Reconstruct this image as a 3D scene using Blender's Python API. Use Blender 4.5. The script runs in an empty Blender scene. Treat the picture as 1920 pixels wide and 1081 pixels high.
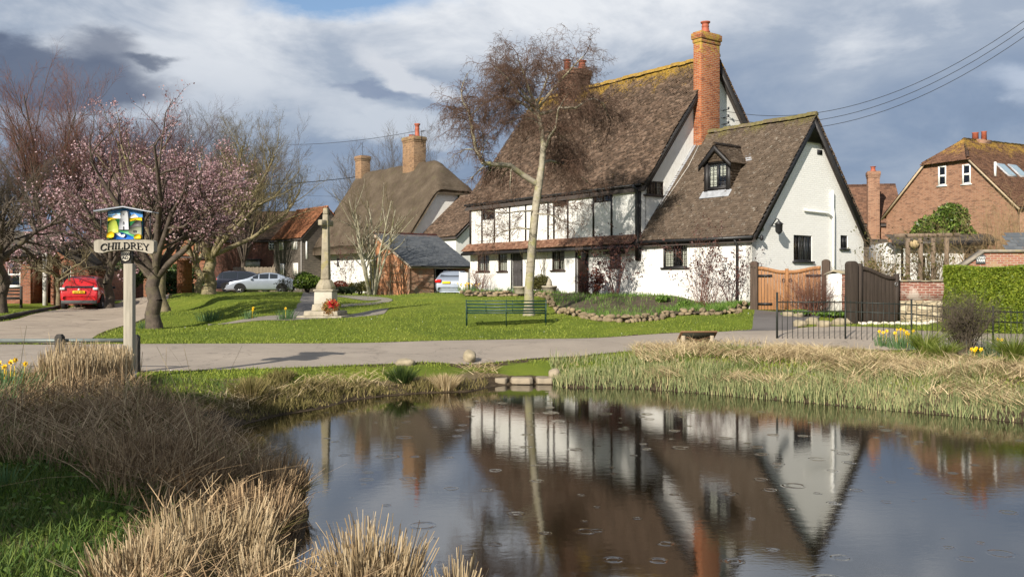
import bpy, bmesh, math, random
import numpy as np
from mathutils import Vector, Matrix
from mathutils.geometry import tessellate_polygon

# ------------------------------------------------------------------ camera, sky, sun, exposure
sc = bpy.context.scene
F, HZ, CAMZ = 1700.0, 530.0, 2.13          # focal length in photo pixels, horizon row, eye height above the pond
cam = bpy.data.objects.new("Camera", bpy.data.cameras.new("Camera"))
sc.collection.objects.link(cam)
cam.location = (0, 0, CAMZ); cam.rotation_euler = (math.radians(90), 0, 0)
cam.data.sensor_width = 36; cam.data.lens = 36 * F / 1920; cam.data.shift_y = -(540.5 - HZ) / 1920
cam.data.clip_start = 0.1; cam.data.clip_end = 3000
sc.camera = cam
sc.view_settings.view_transform = 'Standard'; sc.view_settings.look = 'None'
sc.view_settings.exposure = 0.66; sc.view_settings.gamma = 1
SUN_AZ = Vector((0.49, 0.87)).normalized()   # where the light travels, on the ground
SUN_EL = math.radians(29)
sd = bpy.data.lights.new("sun", 'SUN'); sd.energy = 5.0; sd.angle = math.radians(0.5); sd.color = (1, .93, .82)
so = bpy.data.objects.new("sun", sd); sc.collection.objects.link(so)
so.rotation_euler = Vector((-SUN_AZ.x*math.cos(SUN_EL), -SUN_AZ.y*math.cos(SUN_EL), math.sin(SUN_EL))).to_track_quat('Z', 'Y').to_euler()

def P3(px, py, D): return Vector(((px-960)*D/F, D, CAMZ-(py-HZ)*D/F))

class NT:
    """small node-tree helper"""
    def __init__(s, tree): s.t = tree; s.n = tree.nodes; s.l = tree.links
    def new(s, typ, **kw):
        nd = s.n.new(typ)
        for k, v in kw.items():
            if k == 'i':
                for a, b in v.items():
                    sock = nd.inputs[a]
                    if hasattr(b, 'is_linked') or hasattr(b, 'links'): s.l.new(b, sock)
                    else:
                        if sock.type == 'RGBA' and len(b) == 3: b = (*b, 1)
                        sock.default_value = b
            else: setattr(nd, k, v)
        return nd
    def math(s, op, a, b=0.0, c=None, clamp=False):
        nd = s.new('ShaderNodeMath', operation=op, use_clamp=clamp)
        for i, v in enumerate((a, b) if c is None else (a, b, c)):
            if hasattr(v, 'links'): s.l.new(v, nd.inputs[i])
            else: nd.inputs[i].default_value = v
        return nd.outputs[0]
    def vm(s, op, a, b=(0, 0, 0), out=0, scale=None):
        nd = s.new('ShaderNodeVectorMath', operation=op)
        for i, v in enumerate((a, b)):
            if hasattr(v, 'links'): s.l.new(v, nd.inputs[i])
            else: nd.inputs[i].default_value = v
        if scale is not None:
            if hasattr(scale, 'links'): s.l.new(scale, nd.inputs['Scale'])
            else: nd.inputs['Scale'].default_value = scale
        return nd.outputs[out]
    def noise(s, vec, scale, detail=4, rough=.55, dist=0.0, out='Fac'):
        return s.new('ShaderNodeTexNoise', i={'Vector': vec, 'Scale': scale, 'Detail': detail, 'Roughness': rough, 'Distortion': dist}).outputs[out]
    def ramp(s, fac, stops, interp='LINEAR'):
        nd = s.new('ShaderNodeValToRGB', i={'Fac': fac}); cr = nd.color_ramp; cr.interpolation = interp
        while len(cr.elements) < len(stops): cr.elements.new(.5)
        for e, (p, c) in zip(cr.elements, stops):
            e.position = p; e.color = (*c, 1) if hasattr(c, '__len__') else (c, c, c, 1)
        return nd.outputs[0]
    def mix(s, fac, a, b, blend='MIX'):
        nd = s.new('ShaderNodeMix', data_type='RGBA', blend_type=blend)
        for i, v in ((0, fac), (6, a), (7, b)):
            if hasattr(v, 'links'): s.l.new(v, nd.inputs[i])
            else: nd.inputs[i].default_value = v if i == 0 else (*v, 1)
        return nd.outputs[2]
    def smooth(s, v, a, b):
        nd = s.new('ShaderNodeMapRange', interpolation_type='SMOOTHSTEP', i={'Value': v, 'From Min': a, 'From Max': b}); return nd.outputs[0]

world = bpy.data.worlds.new("World"); sc.world = world; world.use_nodes = True
W = NT(world.node_tree); W.n.clear()
sky = W.new('ShaderNodeTexSky', sky_type='NISHITA', sun_disc=False, sun_elevation=SUN_EL,
            sun_rotation=math.atan2(-SUN_AZ.x, -SUN_AZ.y), air_density=1.0, dust_density=1.0, ozone_density=2.0)
bg_sky = W.new('ShaderNodeBackground', i={'Color': sky.outputs[0], 'Strength': 0.09})
dirv = W.new('ShaderNodeTexCoord').outputs['Generated']
sep = W.new('ShaderNodeSeparateXYZ', i={'Vector': dirv})
flat = W.vm('MULTIPLY', dirv, (1, 1, 2.2))
warp = W.noise(flat, 2.6, 5, .6, 0, 'Color')
warp = W.vm('SUBTRACT', warp, (.5, .5, .5))
fine = W.vm('SUBTRACT', W.noise(flat, 9.0, 6, .65, 0, 'Color'), (.5, .5, .5))
dw = W.vm('ADD', W.vm('ADD', dirv, W.vm('SCALE', warp, scale=.14)), W.vm('SCALE', fine, scale=.05))
def cloud_blob(px, py, rx, ry, soft=.5, rot=0.0):
    """mask (0..1) of an ellipse of sky round a direction, its edge torn by the noise"""
    d0 = P3(px, py, 1.0) - Vector((0, 0, CAMZ)); d0.normalize()
    q = W.vm('SUBTRACT', dw, tuple(d0))
    if rot: q = W.new('ShaderNodeVectorRotate', rotation_type='Y_AXIS', i={'Vector': q, 'Angle': rot}).outputs[0]
    q = W.vm('MULTIPLY', q, (F/rx, F/max(rx, ry)*.6, F/ry))
    ln = W.vm('LENGTH', q, out=1)
    return W.smooth(ln, 1.0+soft, 1.0-soft)
n_big = W.noise(flat, 2.1, 6, .55, .3)
n_med = W.noise(W.vm('ADD', flat, (3.1, 7.2, 1.1)), 5.5, 7, .6, .4)
dens = W.math('ADD', W.math('MULTIPLY', n_big, .55), W.math('MULTIPLY', n_med, .45))
height = W.smooth(sep.outputs[2], 0.02, 0.34)
lightness = W.math('ADD', W.math('MULTIPLY', W.smooth(dens, .38, .64), .42), W.math('MULTIPLY', height, .36))
lightness = W.math('ADD', lightness, W.math('MULTIPLY', cloud_blob(1250, 30, 720, 130, .8), .20))
lightness = W.math('ADD', lightness, W.math('MULTIPLY', cloud_blob(330, 30, 420, 80, .7), .05))
lightness = W.math('ADD', lightness, W.math('MULTIPLY', cloud_blob(330, 205, 130, 60, .8), .08))
lightness = W.math('SUBTRACT', lightness, W.math('MULTIPLY', cloud_blob(1500, 200, 420, 110, .8), .10))
lightness = W.math('ADD', lightness, .13, clamp=True)
ccol = W.ramp(lightness, [(0.0, (.135, .185, .28)), (.35, (.215, .28, .395)), (.65, (.35, .405, .495)), (1.0, (.74, .76, .79))])
ccol = W.mix(W.math('MULTIPLY', cloud_blob(765, 150, 95, 24, .45, -.45), .8), ccol, (.64, .66, .70))
ccol = W.mix(W.math('MULTIPLY', cloud_blob(725, 240, 120, 24, .5, -.1), .75), ccol, (.56, .60, .66))
ccol = W.mix(W.math('MULTIPLY', cloud_blob(705, 175, 60, 13, .5, -.1), .75), ccol, (.20, .25, .36))
ccol = W.mix(W.math('MULTIPLY', cloud_blob(1880, 165, 48, 30, .6, -.6), .75), ccol, (.5, .56, .66))
ccol = W.mix(W.math('MULTIPLY', cloud_blob(60, 122, 195, 46, .35), .9), ccol, (.095, .12, .185))
ccol = W.mix(W.math('MULTIPLY', cloud_blob(185, 72, 62, 34, .5), .75), ccol, (.10, .125, .19))
ccol = W.mix(W.math('MULTIPLY', cloud_blob(278, 92, 36, 11, .5), .85), ccol, (.095, .12, .18))
bg_cl = W.new('ShaderNodeBackground', i={'Color': ccol, 'Strength': .72})
gap = W.math('SUBTRACT', 1.0, W.math('ADD', W.math('MULTIPLY', cloud_blob(640, 0, 130, 28, .6), 1.0), W.math('MULTIPLY', cloud_blob(690, -60, 520, 44, .6), .7)), clamp=True)
cover = W.math('MULTIPLY', gap, .97)
mixs = W.new('ShaderNodeMixShader', i={0: cover, 1: bg_sky.outputs[0], 2: bg_cl.outputs[0]})
W.new('ShaderNodeOutputWorld', i={'Surface': mixs.outputs[0]})

# ------------------------------------------------------------------ helpers
def setp(o, label=None, cat=None, group=None, kind=None):
    for k, v in (('label', label), ('category', cat), ('group', group), ('kind', kind)):
        if v: o[k] = v
    return o
def empty(name, loc, rz=0.0, label=None, cat=None, group=None):
    o = bpy.data.objects.new(name, None); sc.collection.objects.link(o)
    o.location = loc; o.rotation_euler = (0, 0, rz); o.empty_display_size = .3
    return setp(o, label, cat, group)
def copy_tree(o, parent=None):
    c = o.copy(); sc.collection.objects.link(c)
    if parent: c.parent = parent
    for ch in list(o.children): copy_tree(ch, c)
    return c

class MB:
    """collects faces, then links them as one mesh object; UVs are metres along and up each face"""
    def __init__(s): s.v = []; s.f = []; s.m = []; s.n = 0; s.chunks = []
    def poly(s, pts, mi=0):
        b = s.n; s.v.extend(tuple(p) for p in pts); s.n += len(pts)
        s.f.append(tuple(range(b, b+len(pts)))); s.m.append(mi)
    def faces(s, pts, fs, mi=0):
        b = s.n; s.v.extend(tuple(p) for p in pts); s.n += len(pts)
        for f in fs: s.f.append(tuple(b+i for i in f)); s.m.append(mi)
    def box(s, a, b, mi=0, T=None):
        x0, y0, z0 = a; x1, y1, z1 = b
        p = [(x0,y0,z0),(x1,y0,z0),(x1,y1,z0),(x0,y1,z0),(x0,y0,z1),(x1,y0,z1),(x1,y1,z1),(x0,y1,z1)]
        if T: p = [T(*q) for q in p]
        s.faces(p, [(0,3,2,1),(4,5,6,7),(0,1,5,4),(1,2,6,5),(2,3,7,6),(3,0,4,7)], mi)
    def cbox(s, c, d, mi=0, rz=0.0, tilt=0.0):
        M = Matrix.Translation(c) @ Matrix.Rotation(rz, 4, 'Z') @ Matrix.Rotation(tilt, 4, 'X')
        s.box((-d[0]/2, -d[1]/2, -d[2]/2), (d[0]/2, d[1]/2, d[2]/2), mi, lambda x, y, z: M @ Vector((x, y, z)))
    def beam(s, p0, p1, w, h, mi=0, up=(0, 0, 1)):
        p0 = Vector(p0); p1 = Vector(p1); d = (p1-p0); L = d.length; d.normalize()
        sx = d.cross(Vector(up))
        if sx.length < 1e-4: sx = d.cross(Vector((1, 0, 0)))
        sx.normalize(); uz = sx.cross(d)
        s.box((-w/2, 0, -h/2), (w/2, L, h/2), mi, lambda x, y, z: p0+sx*x+d*y+uz*z)
    def tube(s, pts, rs, n=8, mi=0, cap=True):
        pts = [Vector(p) for p in pts]
        if not hasattr(rs, '__len__'): rs = [rs]*len(pts)
        b = s.n
        for i, p in enumerate(pts):
            d = (pts[min(i+1, len(pts)-1)]-pts[max(i-1, 0)]).normalized()
            a = d.cross(Vector((0, 0, 1)))
            if a.length < .05: a = d.cross(Vector((0, 1, 0)))
            a.normalize(); c = d.cross(a)
            for k in range(n):
                t = 2*math.pi*k/n; s.v.append(tuple(p+(a*math.cos(t)+c*math.sin(t))*rs[i]))
        s.n += n*len(pts)
        for i in range(len(pts)-1):
            for k in range(n):
                k2 = (k+1) % n
                s.f.append((b+i*n+k, b+i*n+k2, b+(i+1)*n+k2, b+(i+1)*n+k)); s.m.append(mi)
        if cap:
            s.f.append(tuple(b+k for k in range(n))[::-1]); s.m.append(mi)
            s.f.append(tuple(b+(len(pts)-1)*n+k for k in range(n))); s.m.append(mi)
    def lathe(s, prof, c=(0, 0, 0), n=16, mi=0):
        c = Vector(c); b = s.n
        for r, z in prof:
            for k in range(n):
                t = 2*math.pi*k/n; s.v.append((c.x+r*math.cos(t), c.y+r*math.sin(t), c.z+z))
        s.n += n*len(prof)
        for i in range(len(prof)-1):
            for k in range(n):
                k2 = (k+1) % n; s.f.append((b+i*n+k, b+i*n+k2, b+(i+1)*n+k2, b+(i+1)*n+k)); s.m.append(mi)
        s.f.append(tuple(b+k for k in range(n))[::-1]); s.m.append(mi)
        s.f.append(tuple(b+(len(prof)-1)*n+k for k in range(n))); s.m.append(mi)
    def arrays(s, V, Q, mi=0):
        """append numpy verts (n,3) and faces (m,k)"""
        s.chunks.append((np.asarray(V, float), np.asarray(Q, int), mi))
    def build(s, name, mats, parent=None, smooth=False, label=None, cat=None, group=None, kind=None, bevel=0, loc=None, rz=None):
        V = [np.array(s.v, float).reshape(-1, 3)]; off = len(s.v)
        loops = []; starts = []; tot = []; mi = list(s.m); pos = 0
        for f in s.f: starts.append(pos); tot.append(len(f)); pos += len(f); loops.extend(f)
        loops = [np.array(loops, int)]; starts = [np.array(starts, int)]; tot = [np.array(tot, int)]; mis = [np.array(mi, int)]
        for cv, cq, m in s.chunks:
            V.append(cv); k = cq.shape[1]; loops.append((cq+off).ravel()); off += len(cv)
            starts.append(pos+np.arange(len(cq))*k); tot.append(np.full(len(cq), k)); pos += len(cq)*k
            mis.append(np.full(len(cq), m))
        V = np.concatenate(V); loops = np.concatenate(loops); starts = np.concatenate(starts); tot = np.concatenate(tot); mis = np.concatenate(mis)
        me = bpy.data.meshes.new(name)
        me.vertices.add(len(V)); me.vertices.foreach_set('co', V.ravel())
        me.loops.add(len(loops)); me.loops.foreach_set('vertex_index', loops)
        me.polygons.add(len(starts)); me.polygons.foreach_set('loop_start', starts); me.polygons.foreach_set('loop_total', tot)
        me.polygons.foreach_set('material_index', mis)
        me.update(calc_edges=True)
        nf = len(starts)
        N = np.empty(nf*3); me.polygons.foreach_get('normal', N); N = N.reshape(-1, 3)
        t = np.stack([-N[:, 1], N[:, 0], np.zeros(nf)], 1); ln = np.linalg.norm(t, axis=1)
        flatm = ln < 1e-3; t[flatm] = (1, 0, 0); ln[flatm] = 1; t /= ln[:, None]
        vv = np.cross(N, t); fi = np.repeat(np.arange(nf), tot)
        C = V[loops]; uv = np.stack([(C*t[fi]).sum(1), (C*vv[fi]).sum(1)], 1)
        ul = me.uv_layers.new(name='UVMap'); ul.data.foreach_set('uv', uv.ravel())
        if not isinstance(mats, (list, tuple)): mats = [mats]
        for m in mats: me.materials.append(m)
        if smooth: me.polygons.foreach_set('use_smooth', np.ones(nf, bool))
        o = bpy.data.objects.new(name, me); sc.collection.objects.link(o)
        if parent: o.parent = parent
        if loc is not None: o.location = loc
        if rz is not None: o.rotation_euler = (0, 0, rz)
        if bevel:
            md = o.modifiers.new('bevel', 'BEVEL'); md.width = bevel; md.segments = 2; md.limit_method = 'ANGLE'
        return setp(o, label, cat, group, kind)

class Frame:
    """a building's own axes: x along its front (to the right), y into it, z up"""
    def __init__(s, x, y, z, ang): s.o = Vector((x, y, z)); s.a = ang; s.M = Matrix.Translation(s.o) @ Matrix.Rotation(ang, 4, 'Z'); s.I = s.M.inverted()
    def hit(s, px, py, axis, val):
        o = s.I @ Vector((0, 0, CAMZ)); d = s.I.to_3x3() @ Vector(((px-960)/F, 1, -(py-HZ)/F))
        t = (val-o[axis])/d[axis]; return o+d*t
    def front(s, px, py, y=0.0): p = s.hit(px, py, 1, y); return p.x, p.z
    def side(s, px, py, x=0.0): p = s.hit(px, py, 0, x); return p.y, p.z
    def w(s, p): return s.M @ Vector(p)
def fmap(y=0.0): return lambda a, b, o=0.0: Vector((a, y-o, b))       # front face, o = outward
def smap(x=0.0): return lambda a, b, o=0.0: Vector((x+o, a, b))       # right-hand gable face

def wall(mb, mp, outer, holes=(), th=.25, mi=0):
    loops2 = [[Vector((a, b, 0)) for a, b in outer]]+[[Vector((a, b, 0)) for a, b in h] for h in holes]
    allp = [p for l in loops2 for p in l]
    tris = tessellate_polygon(loops2)
    mb.faces([mp(p.x, p.y, 0) for p in allp], tris, mi)
    mb.faces([mp(p.x, p.y, -th) for p in allp], [t[::-1] for t in tris], mi)
    for l in loops2:
        for i in range(len(l)):
            p, q = l[i], l[(i+1) % len(l)]
            mb.poly([mp(p.x, p.y, 0), mp(q.x, q.y, 0), mp(q.x, q.y, -th), mp(p.x, p.y, -th)], mi)
def rect(a0, b0, a1, b1): return [(a0, b0), (a1, b0), (a1, b1), (a0, b1)]
def bx(mb, mp, a0, b0, a1, b1, o0, o1, mi=0):
    p = [mp(a, b, o) for o in (o0, o1) for a, b in ((a0, b0), (a1, b0), (a1, b1), (a0, b1))]
    mb.faces(p, [(0,3,2,1),(4,5,6,7),(0,1,5,4),(1,2,6,5),(2,3,7,6),(3,0,4,7)], mi)

# ------------------------------------------------------------------ materials
MATS = {}
def newmat(name):
    m = bpy.data.materials.new(name); m.use_nodes = True; t = NT(m.node_tree); t.n.clear()
    b = t.new('ShaderNodeBsdfPrincipled'); t.new('ShaderNodeOutputMaterial', i={'Surface': b.outputs[0]})
    return m, t, b
def tint(c, k): return tuple(min(1, max(0, x*k)) for x in c)
def plain(name, col, rough=.7, var=.25, scale=3.0, bump=.15, bscale=25, metal=0.0, spec=.35, coat=0.0, stain=None, stain_amt=.5, stain_scale=1.2, base_dirt=None):
    if name in MATS: return MATS[name]
    m, t, b = newmat(name); co = t.new('ShaderNodeTexCoord').outputs['Object']
    n = t.noise(co, scale, 6, .62)
    c = t.ramp(n, [(.3, tint(col, 1-var)), (.7, tint(col, 1+var*.6))])
    if base_dirt:
        zz = t.new('ShaderNodeSeparateXYZ', i={0: co}).outputs[2]; k = t.math('ADD', t.smooth(zz, base_dirt, base_dirt-1.1), t.math('MULTIPLY', t.math('SUBTRACT', t.noise(t.vm('MULTIPLY', co, (2.5, 2.5, .8)), 1.0, 6, .7), .5), 1.3))
        c = t.mix(t.math('MULTIPLY', t.smooth(k, .45, 1.1), .5), c, (.36, .33, .24))
        dr = t.noise(t.vm('MULTIPLY', co, (7, 7, .5)), 1.0, 5, .65); c = t.mix(t.math('MULTIPLY', t.smooth(dr, .56, .72), .28), c, tint(col, .68))
    if stain:
        s = t.noise(t.vm('ADD', co, (5, 3, 9)), stain_scale, 7, .7, .6)
        c = t.mix(t.math('MULTIPLY', t.smooth(s, .5, .68), stain_amt), c, stain)
    b.inputs['Metallic'].default_value = metal; b.inputs['Specular IOR Level'].default_value = spec
    b.inputs['Coat Weight'].default_value = coat
    t.l.new(c, b.inputs['Base Color'])
    t.l.new(t.math('ADD', rough-.08, t.math('MULTIPLY', n, .16)), b.inputs['Roughness'])
    if bump:
        bn = t.new('ShaderNodeBump', i={'Height': t.noise(co, bscale, 5, .65), 'Strength': bump, 'Distance': .02})
        t.l.new(bn.outputs[0], b.inputs['Normal'])
    MATS[name] = m; return m
def brickmat(name, c1, c2, mortar, bw=.225, bh=.075, mort=.011, dark=(.05, .035, .03), stain=None, rot=False, spec=.2, lich=None, bias=-.1, grime=.5):
    m, t, b = newmat(name); uv = t.new('ShaderNodeTexCoord').outputs['UV']; ob = t.new('ShaderNodeTexCoord').outputs['Object']
    uvw = t.vm('ADD', uv, t.vm('SCALE', t.vm('SUBTRACT', t.noise(ob, 3, 3, .6, 0, 'Color'), (.5, .5, .5)), scale=.018))
    br = t.new('ShaderNodeTexBrick', offset=.5, i={'Vector': uvw, 'Color1': c1, 'Color2': c2, 'Mortar': mortar, 'Scale': 1.0,
               'Mortar Size': mort, 'Mortar Smooth': .3, 'Bias': bias, 'Brick Width': bw, 'Row Height': bh})
    c = br.outputs[0]
    vor = t.new('ShaderNodeTexVoronoi', i={'Vector': t.vm('MULTIPLY', uv, (1/bw, 1/bh, 1)), 'Scale': 1.0})
    c = t.mix(t.math('MULTIPLY', t.smooth(t.new('ShaderNodeSeparateColor', i={0: vor.outputs['Color']}).outputs[0], .72, .9), .55), c, dark)
    c = t.mix(t.math('MULTIPLY', t.smooth(t.noise(ob, 1.3, 6, .65), .45, .7), grime), c, t.mix(.5, c, (.42, .30, .2), 'MULTIPLY'))
    if stain: c = t.mix(t.math('MULTIPLY', t.smooth(t.noise(t.vm('ADD', ob, (9, 2, 4)), 1.8, 7, .7, .5), .5, .62), .8), c, stain)
    if lich:
        hz = t.smooth(t.new('ShaderNodeSeparateXYZ', i={0: ob}).outputs[2], lich[1], lich[2])
        nz = t.noise(ob, 4, 6, .7)
        c = t.mix(t.smooth(t.math('ADD', nz, t.math('MULTIPLY', hz, .35)), .62, .8), c, lich[0])
    t.l.new(c, b.inputs['Base Color']); b.inputs['Roughness'].default_value = .88; b.inputs['Specular IOR Level'].default_value = spec
    hgt = t.math('SUBTRACT', t.math('MULTIPLY', t.noise(ob, 40, 4, .7), .35), br.outputs['Fac'])
    t.l.new(t.new('ShaderNodeBump', i={'Height': hgt, 'Strength': .6, 'Distance': .012}).outputs[0], b.inputs['Normal'])
    MATS[name] = m; return m
def tilemat(name, stops, rough=.75, lich=None, lz=(0, 1), lamt=.0, pale=None, pale_amt=.3, spec=.3):
    """colour from each tile's own random number, mottled; lichen gathers towards lz"""
    m, t, b = newmat(name); ob = t.new('ShaderNodeTexCoord').outputs['Object']
    rnd = t.new('ShaderNodeNewGeometry').outputs['Random Per Island']
    k = t.math('ADD', t.math('MULTIPLY', rnd, .62), t.math('MULTIPLY', t.noise(ob, 1.1, 5, .6), .42), clamp=True)
    c = t.ramp(k, stops)
    c = t.mix(t.math('MULTIPLY', t.smooth(t.noise(ob, 22, 4, .7), .55, .75), .35), c, t.mix(.6, c, (.3, .27, .24)))
    if pale: c = t.mix(t.math('MULTIPLY', t.smooth(t.noise(t.vm('ADD', ob, (4, 4, 4)), 7, 5, .75), .58, .68), pale_amt), c, pale)
    if lich:
        hz = t.smooth(t.new('ShaderNodeSeparateXYZ', i={0: ob}).outputs[2], lz[0], lz[1])
        nz = t.math('ADD', t.math('MULTIPLY', t.noise(ob, 1.4, 7, .72, .3), .6), t.math('MULTIPLY', t.noise(ob, 14, 3, .7), .4))
        c = t.mix(t.smooth(t.math('ADD', nz, t.math('MULTIPLY', hz, lamt)), .62, .74), c, t.ramp(t.noise(ob, 9, 3), [(.35, lich), (.7, tint(lich, .55))]))
    t.l.new(c, b.inputs['Base Color']); b.inputs['Roughness'].default_value = rough; b.inputs['Specular IOR Level'].default_value = spec
    t.l.new(t.new('ShaderNodeBump', i={'Height': t.noise(ob, 35, 4, .7), 'Strength': .35, 'Distance': .01}).outputs[0], b.inputs['Normal'])
    MATS[name] = m; return m
def leafmat(name, stops, rough=.55, trans=.25, scale=2.0, spec=.3):
    m, t, b = newmat(name); ob = t.new('ShaderNodeTexCoord').outputs['Object']
    rnd = t.new('ShaderNodeNewGeometry').outputs['Random Per Island']
    c = t.ramp(t.math('ADD', t.math('MULTIPLY', rnd, .65), t.math('MULTIPLY', t.noise(ob, scale, 3), .35)), stops)
    t.l.new(c, b.inputs['Base Color']); b.inputs['Roughness'].default_value = rough; b.inputs['Specular IOR Level'].default_value = spec
    if trans:
        out = [n for n in t.n if n.type == 'OUTPUT_MATERIAL'][0]
        tr = t.new('ShaderNodeBsdfTranslucent', i={'Color': c})
        ms = t.new('ShaderNodeMixShader', i={0: trans, 1: b.outputs[0], 2: tr.outputs[0]}); t.l.new(ms.outputs[0], out.inputs[0])
    MATS[name] = m; return m
def woodmat(name, col, rough=.75, var=.35, axis=2, grain=14.0, knots=False, spec=.2):
    m, t, b = newmat(name); ob = t.new('ShaderNodeTexCoord').outputs['Object']
    sc3 = [grain]*3; sc3[axis] = grain*.07
    n = t.noise(t.vm('MULTIPLY', ob, tuple(sc3)), 1.0, 6, .65, .3)
    c = t.ramp(n, [(.3, tint(col, 1-var)), (.7, tint(col, 1+var*.7))])
    c = t.mix(t.math('MULTIPLY', t.noise(ob, 2.2, 4), .35), c, tint(col, .6))
    t.l.new(c, b.inputs['Base Color']); b.inputs['Roughness'].default_value = rough; b.inputs['Specular IOR Level'].default_value = spec
    t.l.new(t.new('ShaderNodeBump', i={'Height': n, 'Strength': .4, 'Distance': .01}).outputs[0], b.inputs['Normal'])
    MATS[name] = m; return m

BLACKW = plain('black_painted_timber', (.022, .02, .02), .5, .3, 6, .25)
DARKFR = plain('dark_brown_frame', (.045, .03, .024), .5, .3, 6, .2)
LEAD = plain('lead_sheet', (.32, .33, .35), .5, .3, 5, .2)
WHITEP = plain('white_frame_paint', (.78, .78, .75), .45, .08, 4, .05)
METALB = plain('dark_metal', (.03, .03, .032), .45, .3, 8, .1, metal=.3)
CURT = plain('white_curtain', (.62, .6, .52), .9, .15, 6, .3)
DARKIN = plain('dark_interior', (.02, .017, .015), .9, .3, 4, 0)  # near-black colour standing for the shade inside rooms
m, t, b = newmat('window_glass'); out = [n for n in t.n if n.type == 'OUTPUT_MATERIAL'][0]; t.n.remove(b)
fr = t.new('ShaderNodeFresnel', i={'IOR': 1.5})
bn = t.new('ShaderNodeBump', i={'Height': t.noise(t.new('ShaderNodeTexCoord').outputs['Object'], 3.5, 2), 'Strength': .12, 'Distance': .05})
gl = t.new('ShaderNodeBsdfGlossy', i={'Color': (.9, .92, .95), 'Roughness': .02, 'Normal': bn.outputs[0]})
tr = t.new('ShaderNodeBsdfTransparent', i={'Color': (.8, .83, .82)})
ms = t.new('ShaderNodeMixShader', i={0: t.math('ADD', fr.outputs[0], .05), 1: tr.outputs[0], 2: gl.outputs[0]}); t.l.new(ms.outputs[0], out.inputs[0])
GLASS = m

def window(parent, mp, r, nm=2, nx=3, ny=5, mat=None, fw=.05, depth=.09, sill=True, curtain='both', sillmat=None, barw=.014, name='window'):
    """casement window standing in an opening r=(a0,b0,a1,b1)"""
    mat = mat or DARKFR; a0, b0, a1, b1 = r; mb = MB(); o0, o1 = -depth, -depth+.06
    bx(mb, mp, a0, b0, a0+fw, b1, o0, o1); bx(mb, mp, a1-fw, b0, a1, b1, o0, o1)
    bx(mb, mp, a0+fw, b0, a1-fw, b0+fw, o0, o1); bx(mb, mp, a0+fw, b1-fw, a1-fw, b1, o0, o1)
    W_ = (a1-a0-2*fw)/nm
    for i in range(1, nm): bx(mb, mp, a0+fw+W_*i-fw*.45, b0+fw, a0+fw+W_*i+fw*.45, b1-fw, o0, o1-.005)
    w = mb.build(name, mat, parent)
    gb = MB()
    for i in range(nm):
        u0 = a0+fw+W_*i; u1 = u0+W_
        for k in range(1, nx): x = u0+(u1-u0)*k/nx; bx(gb, mp, x-barw/2, b0+fw, x+barw/2, b1-fw, o0+.012, o0+.034)
        for k in range(1, ny): z = b0+fw+(b1-b0-2*fw)*k/ny; bx(gb, mp, u0, z-barw/2, u1, z+barw/2, o0+.014, o0+.032)
    if gb.n: gb.build('glazing_bars', mat, w)
    pn = MB(); pn.poly([mp(a0+fw*.5, b0+fw*.5, o0+.022), mp(a1-fw*.5, b0+fw*.5, o0+.022), mp(a1-fw*.5, b1-fw*.5, o0+.022), mp(a0+fw*.5, b1-fw*.5, o0+.022)])
    pn.build('pane', GLASS, w)
    dk = MB(); dk.poly([mp(a0-.0, b0-.0, o0-.45), mp(a1+.0, b0-.0, o0-.45), mp(a1+.0, b1+.0, o0-.45), mp(a0-.0, b1+.0, o0-.45)]); dk.build('dark_room_sheet', DARKIN, w)  # dark sheet painted as the unlit room; no room is modelled
    if curtain:
        spans = {'both': [(0, .3), (.7, 1)], 'full': [(0, 1)], 'left': [(0, .55)], 'right': [(.5, 1)], 'wide': [(0, .42), (.58, 1)]}[curtain]
        for s0, s1 in spans:
            cb = MB(); A0, A1 = a0+(a1-a0)*s0, a0+(a1-a0)*s1; n = max(6, int((A1-A0)/.025)); pts = []
            for i in range(n+1):
                a = A0+(A1-A0)*i/n; o = o0-.10+.022*math.sin(i*1.9+a*7)
                pts += [mp(a, b0+.02, o), mp(a, b1-.02, o)]
            cb.faces(pts, [(2*i, 2*i+2, 2*i+3, 2*i+1) for i in range(n)]); cb.build('curtain', CURT, w)
    if sill:
        sb = MB(); bx(sb, mp, a0-.08, b0-.06, a1+.08, b0, -depth-.02, .07); sb.build('sill', sillmat or mat, w)
    return w

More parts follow.
